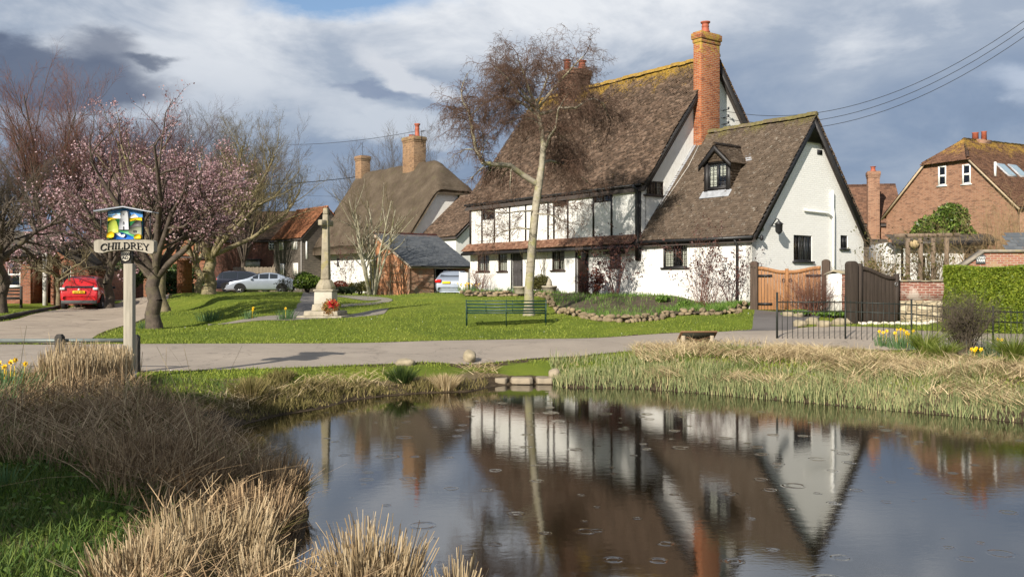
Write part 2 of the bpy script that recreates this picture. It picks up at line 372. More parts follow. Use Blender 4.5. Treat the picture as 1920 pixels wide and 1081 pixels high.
def tiles(mb, o, u, v, W_, L, tw=.165, gauge=.105, th=.024, jit=1.0, clip=None, sag=None, seed=1, mi=0):
    """courses of plain tiles: o lower-left corner, u along, v up the slope (unit vectors)"""
    rng = np.random.default_rng(seed); o = np.array(o, float); u = np.array(u, float); v = np.array(v, float); n = np.cross(u, v)
    if n[2] < 0: n = -n
    R_ = max(1, int(L/gauge)); C = int(W_/tw)+2
    r, c = np.meshgrid(np.arange(R_), np.arange(C), indexing='ij'); r = r.ravel(); c = c.ravel()
    u0 = c*tw+(r % 2)*tw*.5-tw*.75+rng.normal(0, .004, len(r))*jit; u1 = u0+tw*.965; v0 = r*gauge+rng.normal(0, .006, len(r))*jit; v1 = v0+gauge*1.5
    v1 = np.minimum(v1, L+.02)
    u0 = np.clip(u0, 0, W_); u1 = np.clip(u1, 0, W_); ok = (u1-u0) > .02
    if clip is not None: ok &= clip((u0+u1)/2, v0+gauge*.5)
    u0, u1, v0, v1 = u0[ok], u1[ok], v0[ok], v1[ok]; N = len(u0)
    hf = th+.012+np.abs(rng.normal(0, .006, N))*jit; tl = rng.normal(0, .0045, N)*jit
    sg = sag((u0+u1)/2, v0) if sag is not None else np.zeros(N)
    def P(a, b, h): return o+a[:, None]*u+b[:, None]*v+(h+sg)[:, None]*n
    V = np.stack([P(u0, v0, hf+tl), P(u1, v0, hf-tl), P(u1, v1, .004+0*hf), P(u0, v1, .004+0*hf), P(u0, v0, 0*hf-.004), P(u1, v0, 0*hf-.004)], 1)
    b = (np.arange(N)*6)[:, None]
    mb.arrays(V.reshape(-1, 3), b+np.array([[0, 1, 2, 3]]), mi)
    k = len(mb.chunks)-1
    V0, Q0, _ = mb.chunks[k]
    mb.chunks[k] = (V0, np.concatenate([b+np.array([[0, 1, 2, 3]]), b+np.array([[4, 5, 1, 0]])]), mi)

def ridge_tiles(mb, p0, p1, r=.12, seg=.3, mi=0, seed=3, zj=.01):
    p0 = Vector(p0); p1 = Vector(p1); d = p1-p0; L = d.length; d.normalize(); s = d.cross(Vector((0, 0, 1))).normalized(); up = s.cross(d); rg = random.Random(seed)
    n = max(1, int(L/seg))
    for i in range(n):
        a = p0+d*(L*i/n); b_ = p0+d*(L*(i+.97)/n); k0 = r*(1+rg.uniform(-.05, .08)); z = Vector((0, 0, rg.uniform(-zj, zj))); pts = []
        for q, rr in ((a, k0*1.06), (b_, k0*.96)):
            for j in range(6):
                t_ = math.pi*(j/5)*1.1-.05*math.pi; pts.append(q+z+s*math.cos(t_)*rr+up*(math.sin(t_)*rr-.03))
        mb.faces(pts, [(j, j+1, j+7, j+6) for j in range(5)]+[(0, 1, 2, 3, 4, 5), (6, 7, 8, 9, 10, 11)], mi)
# ------------------------------------------------------------------ terrain
CP = []
def cp(px, D, z): CP.append(((px-960)*D/F, D, z))
for a in [(0,17,.45),(243,15.9,.455),(250,22.9,.58),(500,17.3,.45),(500,22.9,.58),(1000,20.1,.45),(1000,24.6,.58),(1400,22,.5),(1400,26,.72),
          (1450,29.5,1.1),(1410,31,1.25),(1600,27.3,.88),(1800,25,.72),(1900,20,.45),(1700,19.5,.42),(1700,30,1.0),(1500,31,1.18),(1900,42,1.1),(1700,50,1.2),
          (1208,34.8,1.5),(1000,38,1.55),(900,42,1.6),(880,44,1.62),(950,27.9,.735),(990,30.5,1.03),(1200,29,.92),(1300,30,1.08),(611,30,1.0),
          (611,34,1.28),(520,36,1.4),(500,47,1.66),(400,47,1.62),(450,41,1.52),(650,44,1.5),(768,51.5,1.34),(800,38,1.3),(720,54,1.4),(450,62,1.25),(550,64,1.25),
          (290,28,.68),(308,35,1.02),(240,35,.78),(148,44,.84),(122,43,.88),(100,30,.72),(0,26,.66),(-300,25,.62),(0,31,.80),(0,36,.9),(40,47,1.08),(200,60,1.0),
          (300,52,1.15),(370,50,1.5),(700,70,1.35),(1000,75,1.4),(1500,70,1.3),(300,80,1.2),(1000,110,1.4),(-400,60,1.0),(2300,50,1.2),(450,80,1.3)]: cp(*a)
CP += [(-8,8,.42),(-5,5,.40),(-3,3,.5),(-4,7,.38),(0,2,.52),(-10,14,.45),(-6,12,.42),(5,2,.5),(12,3,.5),(22,10,.6),(0,-10,.7),(-40,30,.8),(-60,60,1.2),
       (40,30,1.0),(70,60,1.2),(-15,0,.8),(30,-10,.8),(-30,-20,1.0),(0,160,1.6),(-100,150,1.8),(100,150,1.8),(0,300,2.4)]
CPA = np.array(CP)
def hbase(x, y):
    x = np.asarray(x, float); y = np.asarray(y, float); sh = x.shape; x = x.ravel(); y = y.ravel(); out = np.empty(len(x))
    for i in range(0, len(x), 40000):
        d2 = (x[i:i+40000, None]-CPA[:, 0])**2+(y[i:i+40000, None]-CPA[:, 1])**2
        w = 1/(d2+.8)**2.2; out[i:i+40000] = (w*CPA[:, 2]).sum(1)/w.sum(1)
    return out.reshape(sh)
SHPX = [(1010,500,9.4)]
def wz(px, py): D = CAMZ*F/(py-HZ); return ((px-960)*D/F, D)
SHORE = [wz(*p) for p in [(500,1100),(530,1070),(552,1005),(566,962),(552,930),(505,885),(450,845),(404,815),(425,800),(520,777),(600,764),(650,750),(710,742),
         (785,736),(880,733),(925,722),(985,719),(1045,720),(1062,726),(1200,727),(1350,739),(1500,752),(1640,765),(1800,779),(1920,791),(2150,815)]]
SHORE += [(9.6,10),(9.8,6),(8,4),(5,3),(2,3),(.2,3.5),(-.5,4.6),(-.7,5.4),(-.78,5.95),(-1.0,6.05),(-1.12,5.6),(-1.3,5.5),(-1.5,5.9),(-1.62,6.2)]
def inside(poly, x, y):
    r = np.zeros(x.shape, bool); n = len(poly)
    for i in range(n):
        x1, y1 = poly[i]; x2, y2 = poly[(i+1) % n]
        if y1 == y2: continue
        c = ((y1 > y) != (y2 > y)) & (x < (x2-x1)*(y-y1)/(y2-y1)+x1); r ^= c
    return r
def sdist(poly, x, y):
    """distance to the outline, negative inside"""
    x = np.asarray(x, float); y = np.asarray(y, float); d = np.full(x.shape, 1e9); n = len(poly)
    for i in range(n):
        x1, y1 = poly[i]; x2, y2 = poly[(i+1) % n]; L2 = (x2-x1)**2+(y2-y1)**2+1e-12
        t_ = np.clip(((x-x1)*(x2-x1)+(y-y1)*(y2-y1))/L2, 0, 1)
        d = np.minimum(d, np.hypot(x-x1-t_*(x2-x1), y-y1-t_*(y2-y1)))
    return np.where(inside(poly, x, y), -d, d)
def sstep(a, b, v): t_ = np.clip((v-a)/(b-a), 0, 1); return t_*t_*(3-2*t_)
def hgt(x, y):
    x = np.asarray(x, float); y = np.asarray(y, float)
    h = hbase(x, y); s = sdist(SHORE, x, y)
    bank = sstep(0, 1.5+1.1*sstep(0, 2, x), s); h = np.where(s > 0, .03+(h-.03)*(0.25*np.clip(s/.4, 0, 1)+.75*bank), -.55*sstep(0, 1.2, -s)+.03*(1-sstep(0, .1, -s)))
    return h
def hz1(x, y): return float(hgt(np.array([x]), np.array([y]))[0])
def grd(px, py, d0=25.0):
    """photo pixel -> point on the ground"""
    D = d0
    for _ in range(60):
        z = hz1((px-960)*D/F, D); Dn = (CAMZ-z)*F/(py-HZ); D = D*.5+Dn*.5
    return Vector(((px-960)*D/F, D, hz1((px-960)*D/F, D)))
def gat(px, D): x = (px-960)*D/F; return Vector((x, D, hz1(x, D)))

def ribbon_from(near, far, n=60, d0n=20, d0f=24):
    def dens(px, d0):
        pts = [grd(a, b_, d0) if b_ > 0 else Vector((a, -b_, 0)) for a, b_ in px]
        s = [0]
        for i in range(1, len(pts)): s.append(s[-1]+(pts[i]-pts[i-1]).length)
        out = []
        for k in range(n+1):
            q = s[-1]*k/n; i = max(j for j in range(len(s)) if s[j] <= q+1e-9); i = min(i, len(s)-2)
            f = (q-s[i])/max(1e-6, s[i+1]-s[i]); out.append(pts[i].lerp(pts[i+1], f))
        for _ in range(2): out = [out[0]]+[(out[i-1]+out[i]*2+out[i+1])/4 for i in range(1, n)]+[out[-1]]
        return out
    return dens(near, d0n), dens(far, d0f)
# main road; negative second value = world coordinates (x, y)
road_n, road_f = ribbon_from([(-22, -17.2), (0,699), (250,697), (500,691), (760,681), (1000,671), (1250,655), (1330,648), (8.7, -22.0), (12, -22.3), (24, -23.5)],
                             [(-27, -24.0), (-120,645), (60,646), (180,645), (400,644), (700,643), (1000,635), (1200,629), (1340,623), (1392,618), (10.6, -25.9), (13.5, -26.2), (26, -27.5)], 110)
lane_n, lane_f = ribbon_from([(-16.5, -22.9), (-60,612), (0,604), (60,590), (122,579), (160,566), (-23.5, -50.0), (-30, -70)],
                             [(-10.9, -23.0), (215,613), (262,600), (300,590), (325,560), (330,552), (-17.5, -58.0), (-22, -75)], 60, 30, 30)
drive_n, drive_f = ribbon_from([(1385,620), (1410,600), (1415,585)], [(1455,634), (1490,610), (1520,598), (1552,588)], 16, 27, 26)
def outline(a, b_): return [(p.x, p.y) for p in a]+[(p.x, p.y) for p in b_[::-1]]
ROADS = [outline(road_n, road_f), outline(lane_n, lane_f), outline(drive_n, drive_f)]
path_a_n, path_a_f = ribbon_from([(390,607), (470,602), (540,601), (640,596), (720,588)], [(390,598), (470,596), (530,590), (640,586), (730,577)], 24, 30, 31)
path_b_n, path_b_f = ribbon_from([(542,596), (560,570), (575,552), (-13.0, -49)], [(640,590), (612,566), (612,548), (-10.5, -50)], 20, 32, 32)
path_c_n, path_c_f = ribbon_from([(640,578), (700,572), (742,563), (700,557), (625,553)], [(640,571), (690,568), (720,563), (690,560), (625,556)], 24, 34, 36)
PATHS = [outline(path_a_n, path_a_f), outline(path_b_n, path_b_f)]

def terrain_h(x, y):
    h = hgt(x, y)
    for p in ROADS+PATHS:
        s = sdist(p, x, y); h = h-.07*sstep(0, .35, -s)
    return h
def axis(segs):
    out = []
    for a, b_, st in segs: out += list(np.arange(a, b_-1e-6, st))
    return np.array(out+[segs[-1][1]])
xs = axis([(-900,-200,100),(-200,-60,10),(-60,-22,1.2),(-20,16,.28),(18,60,1.2),(60,200,10),(200,900,100)])
ys = axis([(-120,-10,10),(-10,4,1.0),(3,31,.22),(31,56,.5),(56,120,3),(120,300,15),(300,1500,150)])
X, Y = np.meshgrid(xs, ys); Z = terrain_h(X, Y)
rng = np.random.default_rng(5)
V = np.stack([X.ravel(), Y.ravel(), Z.ravel()], 1); nx_, ny_ = len(xs), len(ys)
ii, jj = np.meshgrid(np.arange(ny_-1), np.arange(nx_-1), indexing='ij'); q = (ii*nx_+jj).ravel()
mb = MB(); mb.arrays(V, np.stack([q, q+1, q+nx_+1, q+nx_], 1))
# grass, with soil close to the water and dry litter on the banks (read from a per-vertex distance)
m, t, b = newmat('turf_ground'); ob = t.new('ShaderNodeTexCoord').outputs['Object']
bankat = t.new('ShaderNodeAttribute', attribute_name='bank').outputs['Fac']
dryat = t.new('ShaderNodeAttribute', attribute_name='dry').outputs['Fac']
g = t.ramp(t.noise(ob, .55, 8, .65), [(.3, (.08, .115, .014)), (.5, (.13, .17, .02)), (.7, (.19, .215, .03))])
g = t.mix(t.smooth(t.noise(ob, 28, 5, .75), .5, .72), g, (.105, .135, .035))
g = t.mix(t.math('MULTIPLY', t.smooth(t.noise(t.vm('ADD', ob, (7, 1, 0)), 2.6, 6, .7), .6, .72), .5), g, (.10, .085, .04))
soil = t.ramp(t.noise(ob, 9, 6, .7), [(.3, (.035, .026, .016)), (.7, (.11, .08, .05))])
straw = t.ramp(t.noise(ob, 12, 6, .8), [(.3, (.10, .075, .04)), (.7, (.27, .21, .12))])
wob = t.math('MULTIPLY', t.math('SUBTRACT', t.noise(ob, 3, 5, .7), .5), .9)
g = t.mix(t.smooth(t.math('ADD', dryat, wob), .35, .65), g, straw)
g = t.mix(t.smooth(t.math('ADD', bankat, wob), .4, .6), g, soil)
t.l.new(g, b.inputs['Base Color']); b.inputs['Roughness'].default_value = .95; b.inputs['Specular IOR Level'].default_value = .12
t.l.new(t.new('ShaderNodeBump', i={'Height': t.noise(ob, 30, 6, .8), 'Strength': .9, 'Distance': .05}).outputs[0], b.inputs['Normal'])
ground = mb.build('ground', m, smooth=True, kind='structure', label='village green and pond banks of short turf with bare soil at the water', cat='ground')
S = sdist(SHORE, V[:, 0], V[:, 1])
bank = 1-sstep(.10, .5+.35*(V[:, 0] < -3)*(V[:, 1] < 14), S); bank = np.maximum(bank, 0)
roadd = np.min([np.abs(sdist(p, V[:, 0], V[:, 1])) for p in ROADS[:2]], 0)
bank = np.maximum(bank, .62*(1-sstep(.05, .55, roadd)))
# earth under the houses and at the far side of the main road
dry = (V[:, 1] < 19.5)*(1-sstep(.35, .9, S))*.8
dry = np.maximum(dry, (V[:, 0] > 4)*(V[:, 1] < 22.5)*(1-sstep(4.0, 6.0, S))*.8)
dry = np.maximum(dry, ((V[:, 0] < -1.5) & (V[:, 0] > -7.5-(V[:, 1]-10)*.25) & (V[:, 1] < 16) & (V[:, 1] > 5))*.5)
for nm, arr in (('bank', bank), ('dry', dry)):
    at = ground.data.attributes.new(nm, 'FLOAT', 'POINT'); at.data.foreach_set('value', arr.astype(np.float32))

def sheet(a, b_, name, mat, lift, nc=14, crown=.0, **kw):
    n = len(a); U = np.linspace(0, 1, nc+1); A = np.array([tuple(p) for p in a]); B = np.array([tuple(p) for p in b_])
    Pq = A[:, None, :2]*(1-U)[None, :, None]+B[:, None, :2]*U[None, :, None]
    x, y = Pq[..., 0].ravel(), Pq[..., 1].ravel(); z = hgt(x, y)+lift+np.tile(crown*4*U*(1-U), n)
    V = np.stack([x, y, z], 1); i, j = np.meshgrid(np.arange(n-1), np.arange(nc), indexing='ij'); q = (i*(nc+1)+j).ravel()
    mb = MB(); mb.arrays(V, np.stack([q, q+1, q+nc+2, q+nc+1], 1)); return mb.build(name, mat, smooth=True, kind='structure', **kw)
def asphalt(name, col, patch, pamt=.5, gscale=90):
    m, t, b = newmat(name); ob = t.new('ShaderNodeTexCoord').outputs['Object']
    c = t.ramp(t.noise(ob, .8, 7, .6), [(.3, tint(col, .82)), (.7, tint(col, 1.12))])
    c = t.mix(t.smooth(t.noise(ob, gscale, 3, .8), .45, .75), c, tint(col, 1.35))
    c = t.mix(t.math('MULTIPLY', t.smooth(t.noise(t.vm('MULTIPLY', ob, (.5, 2.2, 1)), 1.1, 7, .7, .8), .54, .66), pamt), c, patch)
    c = t.mix(t.math('MULTIPLY', t.smooth(t.new('ShaderNodeTexVoronoi', feature='DISTANCE_TO_EDGE', i={'Vector': t.vm('ADD', ob, t.vm('SCALE', t.noise(ob, 1.5, 4, .6, 0, 'Color'), scale=1.6)), 'Scale': .33}).outputs[0], .012, .004), .45), c, tint(col, .4))
    t.l.new(c, b.inputs['Base Color']); b.inputs['Specular IOR Level'].default_value = .3
    t.l.new(t.math('ADD', .62, t.math('MULTIPLY', t.noise(ob, 2, 4), .3)), b.inputs['Roughness'])
    t.l.new(t.new('ShaderNodeBump', i={'Height': t.noise(ob, 120, 4, .8), 'Strength': .5, 'Distance': .008}).outputs[0], b.inputs['Normal'])
    return m
ASPH = asphalt('worn_asphalt', (.27, .228, .185), (.18, .15, .12), .35)
ASPH2 = asphalt('lane_asphalt', (.30, .245, .19), (.07, .055, .045), .7)
ASPH3 = asphalt('drive_asphalt', (.11, .10, .095), (.06, .055, .05), .5)
GRAV = asphalt('gravel_path', (.20, .175, .145), (.11, .095, .08), .5, 40)
sheet(road_n, road_f, 'road', ASPH, .006, crown=.03, label='worn grey tarmac road passing between the pond and the green', cat='road')
sheet(lane_n, lane_f, 'lane', ASPH2, .012, label='patched tarmac lane leading off to the left past the red car', cat='lane')
sheet(drive_n, drive_f, 'driveway', ASPH3, .016, 8, label='dark tarmac driveway in front of the orange wooden gates', cat='driveway')
sheet(path_a_n, path_a_f, 'path', GRAV, .006, 6, label='gravel path crossing the green in front of the stone cross', cat='path')
m_cob = plain('cobbled_path', (.17, .155, .14), .85, .6, 14, .9, 18)
sheet(path_b_n, path_b_f, 'cobbled_path', m_cob, .012, 8, label='rough cobbled path behind the stone cross', cat='path')
sheet(path_c_n, path_c_f, 'footpath', GRAV, .02, 4, label='thin pale footpath curving over the grass right of the cross', cat='path')

# pond water
m, t, b = newmat('pond_water'); ob = t.new('ShaderNodeTexCoord').outputs['Object']
b.inputs['Base Color'].default_value = (.009, .0065, .003, 1); b.inputs['Roughness'].default_value = .0; b.inputs['IOR'].default_value = 3.1
b.inputs['Specular IOR Level'].default_value = .5
def rings(scale, freq, thr, off, amp, reach):
    vec = t.vm('ADD', ob, off); vo = t.new('ShaderNodeTexVoronoi', voronoi_dimensions='2D', i={'Vector': vec, 'Scale': scale, 'Randomness': 1.0})
    sc_ = t.new('ShaderNodeSeparateColor', i={0: vo.outputs['Color']})
    on = t.math('GREATER_THAN', sc_.outputs[0], thr)
    rad = t.math('MULTIPLY', sc_.outputs[1], reach)             # each drop's ring has its own age
    dd = t.math('SUBTRACT', t.math('DIVIDE', vo.outputs['Distance'], scale), rad)
    env = t.math('POWER', 2.718, t.math('MULTIPLY', t.math('MULTIPLY', dd, dd), -freq*freq/14))
    return t.math('MULTIPLY', t.math('MULTIPLY', t.math('MULTIPLY', t.math('COSINE', t.math('MULTIPLY', dd, freq)), env), on), amp)
rip = t.math('MULTIPLY', t.noise(t.vm('MULTIPLY', ob, (1.0, 1.7, 1)), 5.0, 4, .55, .4), .00062)
rip = t.math('ADD', rip, t.math('MULTIPLY', t.noise(t.vm('MULTIPLY', ob, (1.0, 2.0, 1)), 22.0, 3, .6), .0002))
hh = t.math('ADD', rip, rings(1.3, 120, .70, (3, 5, 0), .0006, .12))
hh = t.math('ADD', hh, rings(2.1, 170, .66, (13, 2, 0), .0005, .07))
hh = hh
t.l.new(t.new('ShaderNodeBump', i={'Height': hh, 'Strength': 1.0, 'Distance': 1.0}).outputs[0], b.inputs['Normal'])
mb = MB(); mb.poly([(-9, 3, 0), (15.5, 3, 0), (15.5, 22, 0), (-9, 22, 0)])
mb.build('water', m, kind='structure', label='still dark pond water reflecting the white house, ringed by raindrops', cat='water')
# ------------------------------------------------------------------ the white farmhouse
WASH = plain('white_limewash', (.70, .69, .655), .85, .07, 1.6, .5, 9, stain=(.55, .52, .45), stain_amt=.35, stain_scale=.9, base_dirt=2.3)
WASHB = brickmat('brightened_white_brick', (.82, .81, .77), (.78, .77, .73), (.72, .71, .67), mort=.008, dark=(.76, .75, .71), grime=.07)  # same white paint as the front, colour raised so the gable looks brighter
TILE_OLD = tilemat('old_clay_tiles', [(.12, (.038, .025, .016)), (.45, (.072, .047, .031)), (.70, (.112, .073, .050)), (.88, (.175, .12, .085)), (1, (.32, .23, .175))], .7, (.35, .215, .03), (9.7, 12.3), .29, (.30, .26, .22), .3)
TILE_EXT = tilemat('brown_clay_tiles', [(.12, (.062, .045, .032)), (.45, (.082, .059, .041)), (.75, (.105, .076, .054)), (1, (.165, .125, .092))], .75, (.16, .135, .045), (7.2, 9.0), .30, (.42, .40, .35), .5)
TILE_RED = tilemat('red_clay_tiles', [(.12, (.10, .045, .028)), (.5, (.17, .085, .052)), (1, (.30, .18, .12))], .75, (.34, .22, .05), (3, 5), .05)
BRICK_CH = brickmat('orange_red_brick', (.36, .105, .036), (.24, .062, .024), (.33, .24, .16), lich=((.36, .24, .05), 9.8, 14.0), dark=(.13, .045, .03))
BRICK_OLD = brickmat('old_brown_brick', (.20, .085, .05), (.13, .055, .035), (.22, .18, .13), dark=(.05, .03, .025), lich=((.25, .19, .06), 12, 14.5))
POT = plain('terracotta', (.33, .09, .05), .6, .25, 8, .2)
ROOFB = plain('roof_underlay', (.06, .05, .045), .9, .2, 3, .1)
ANG = math.radians(-53)
Z0 = 1.0
MF = Frame(5.046, 35.3, 0, ANG)      # main block: x -15.6..0 along its front, y 0..8.72 in depth, z absolute
house = empty('white_farmhouse', (0, 0, 0), 0, 'long white timber-framed farmhouse with steep mossy tiled roof, tall brick chimney and lower wing', 'house')
house.matrix_world = MF.M
LM, WM, ZE, ZR = 11.8, 8.36, 6.10, 11.51
LX, WX, ZEX, ZRX = 5.28, 6.78, 3.94, 8.20
F0 = fmap(0); base = .55
def fr(px0, py0, px1, py1, y=0.0):
    """photo rectangle -> opening on the front wall (heights read at its middle)"""
    a0 = MF.front(px0, (py0+py1)/2, y)[0]; a1 = MF.front(px1, (py0+py1)/2, y)[0]; xm = (px0+px1)/2
    return (a0, MF.front(xm, py1, y)[1], a1, MF.front(xm, py0, y)[1])
# openings read off the photo: (rect, kind)
gw = [fr(895.5,468,917.5,508), fr(934,468,951,508), fr(1035,457,1058.5,506), fr(1143.5,452,1164,500)]
uw = [fr(904,374,926,412), fr(1039,354,1064,387), fr(1114,346,1146,379)]
uw = [(a, b_, c, min(d, ZE-.17)) for a, b_, c, d in uw]
d1 = fr(960,466,978.5,543); d2 = fr(1081,452,1101.5,551)
xw = [fr(1243,455,1288.5,501)]
def R4(r): return rect(*r)
mb = MB(); wall(mb, F0, rect(-LM, base, 0, ZE-.13), [R4(r) for r in gw+uw+[d1, d2]])
S0 = smap(0)
gwin = None
def sr(px0, py0, px1, py1, x=0.0):
    a0 = MF.side(px0, (py0+py1)/2, x)[0]; a1 = MF.side(px1, (py0+py1)/2, x)[0]; xm = (px0+px1)/2
    return (a0, MF.side(xm, py1, x)[1], a1, MF.side(xm, py0, x)[1])
gwin = sr(1209, 339, 1245, 366)
wall(mb, S0, [(.25, base), (WM, base), (WM, ZE), (WM/2, ZR-.12), (.25, ZE+.2), (.25, ZE)], [R4(gwin)])
SB = lambda a, b_, o=0.0: Vector((-LM-o, a, b_)); BB = lambda a, b_, o=0.0: Vector((a, WM+o, b_))
wall(mb, SB, [(.25, base), (WM, base), (WM, ZE), (WM/2, ZR-.2), (.25, ZE-.13)]); wall(mb, BB, rect(-LM+.25, base, -.25, ZE-.13))
mb.build('wall', WASH, house)
for i, r in enumerate(gw): window(house, F0, r, 2 if i != 1 else 1, 3, 6, curtain=['wide', 'full', 'full', 'wide'][i], depth=.08)
for i, r in enumerate(uw): window(house, F0, r, 2, 3, 5, curtain=[None, None, 'left'][i], mat=BLACKW, depth=.06, sill=False)
window(house, S0, gwin, 3, 2, 4, curtain='both')
# doors
DOOR = woodmat('dark_door_wood', (.022, .013, .010), .45, .4, 2, 20)
DGREY = plain('grey_door_paint', (.06, .055, .055), .5, .2, 8, .15)
for r, mt, lab in ((d1, DGREY, 'narrow dark grey door'), (d2, DOOR, 'tall dark wooden front door hung with a yellow wreath')):
    mb = MB(); a0, b0, a1, b1 = r; bx(mb, F0, a0, b0, a1, b1, -.12, -.07)
    w_ = a1-a0; H = b1-b0
    for k in range(2):
        x0 = a0+.1*w_+k*.45*w_; x1 = x0+.35*w_
        for z0, z1 in ((.07, .34), (.42, .62), (.68, .93)): bx(mb, F0, x0, b0+z0*H, x1, b0+z1*H, -.07, -.05)
    d = mb.build('door', mt, house, bevel=.008, label=lab)
    mb = MB(); bx(mb, F0, a0-.07, b0, a0, b1+.07, -.1, .02); bx(mb, F0, a1, b0, a1+.07, b1+.07, -.1, .02); bx(mb, F0, a0, b1, a1, b1+.07, -.1, .02); mb.build('door_frame', BLACKW, d)
    mb = MB(); mb.lathe([(0, 0), (.03, .0), (.035, .02), (.03, .04), (0, .05)], F0(a0+.86*w_, b0+.47*H, -.02)); mb.build('handle', METALB, d)
# timber posts of the upper storey and the rail over the tiled skirt
jl = MF.front(885, 449)[1]; ZJ0 = 4.0
def jz(a): return 4.02+.02*math.sin(a)
for px in (882.5, 904, 927.5, 956, 986, 1028, 1039, 1065, 1113, 1147):
    a = MF.front(px, 420)[0]; mb = MB(); wd = .05 if px != 882.5 else .08
    bx(mb, F0, a-wd, 3.98, a+wd, ZE-.14, -.02, .025); mb.build('timber_post', BLACKW, house)
mb = MB(); bx(mb, F0, -.30, 3.0, -.02, ZE, -.02, .06); mb.build('corner_post', BLACKW, house)
# tiled skirt roof between the storeys
TS = MB(); a_l = -LM-.15; a_r = -.06
sk_u = (1, 0, 0); sk_v = Vector((0, .42, .36)).normalized()
tiles(TS, (a_l, -.46, 3.66), sk_u, sk_v, a_r-a_l, .60, seed=4)
skirt = TS.build('skirt_roof', TILE_RED, house)
mb = MB(); mb.faces([(a_l, -.44, 3.56), (a_r, -.44, 3.56), (a_r, 0, 3.96), (a_l, 0, 3.96), (a_l, -.02, 3.56), (a_r, -.02, 3.56)], [(0,1,2,3), (0,4,5,1), (0,3,4), (1,5,2)])
mb.box((a_l, -.47, 3.46), (a_r, -.40, 3.585)); mb.build('fascia', BLACKW, skirt)
for px in (1047, 1092, 1154):
    a = MF.front(px, 460)[0]
    if px == 1154: mb = MB(); bx(mb, F0, a-.42, 3.28, a+.55, 3.40, 0, .30);  mb.build('window_hood', BLACKW, house)

# main roof: two slopes of real tile courses, gently sagging
ov = .20; sl = math.atan2(ZR-ZE, WM/2); nrm = Vector((0, -math.sin(sl), math.cos(sl)))
e0 = Vector((-LM-.35, -ov*math.cos(sl)-.0, ZE-ov*math.sin(sl)+.05)); upv = Vector((0, math.cos(sl), math.sin(sl)))
Ls = (WM/2)/math.cos(sl)+ov
def sagm(a, b_): return .03*np.sin(a*.9+b_*.4)*np.sin(b_*.8+1)+.02*np.sin(a*2.3+b_*1.7)-.03*np.sin(np.pi*a/(LM+.7))
T1 = MB(); tiles(T1, e0, (1, 0, 0), upv, LM+.35+.28, Ls, seed=1, jit=1.8, sag=sagm)
roof = T1.build('roof', TILE_OLD, house)
T2 = MB(); e1 = Vector((.28, WM+ov*math.cos(sl), ZE-ov*math.sin(sl)+.05)); tiles(T2, e1, (-1, 0, 0), (0, -math.cos(sl), math.sin(sl)), LM+.63, Ls, tw=.33, gauge=.21, seed=2, sag=None); T2.build('rear_slope', TILE_OLD, roof)
mb = MB()
for s_ in (0, 1):
    yy = (lambda y: y) if s_ == 0 else (lambda y: WM-y)
    A = [(-LM-.33, yy(e0.y+.02), e0.z-.2), (.26, yy(e0.y+.02), e0.z-.2), (.26, WM/2, ZR-.16), (-LM-.33, WM/2, ZR-.16)]
    mb.poly(A); mb.poly([(x, y, z-.12) for x, y, z in A]); mb.poly([A[0], A[1], (A[1][0], A[1][1], A[1][2]-.12), (A[0][0], A[0][1], A[0][2]-.12)])
mb.build('roof_boarding', ROOFB, roof)
mb = MB(); ridge_tiles(mb, (-LM-.36, WM/2, ZR+.06), (.30, WM/2, ZR+.06), .15, .42, seed=9, zj=.02); mb.build('ridge', TILE_OLD, roof)
# bargeboards at the gable
def barge(x, y0, z0, y1, z1, wd=.24, th=.05, par=house, name='bargeboard', mt=BLACKW):
    mb = MB(); d = Vector((0, y1-y0, z1-z0)).normalized(); n = Vector((0, -d.z, d.y)); n = n if n.z > 0 else -n
    q0 = Vector((x, y0, z0)); q1 = Vector((x, y1, z1))
    mb.faces([q0-n*wd, q1-n*wd, q1, q0]+[p+Vector((th, 0, 0)) for p in (q0-n*wd, q1-n*wd, q1, q0)], [(0,1,2,3),(7,6,5,4),(0,4,5,1),(2,6,7,3),(1,5,6,2),(0,3,7,4)])
    return mb.build(name, mt, par)
barge(.20, e0.y+.03, e0.z-.02, WM/2, ZR+.02); barge(.20, WM-e0.y-.03, e0.z-.02, WM/2, ZR+.02)
# gutter and drainpipe at the corner
GUT = plain('black_gutter', (.02, .02, .02), .4, .2, 8, .1)
mb = MB(); mb.tube([(-.15, -.34, ZE-.22), (-.12, -.16, ZE-.35), (-.10, -.12, ZE-.55), (-.10, -.12, ZEX-.2), (-.02, -.10, ZEX-.45), (-.02, -.09, 3.2)], .055, 8); mb.build('drainpipe', GUT, house)
mb = MB(); mb.tube([(-LM-.3, e0.y-.03, e0.z-.05), (.1, e0.y-.03, e0.z-.05)], .04, 8); mb.build('gutter', GUT, house)

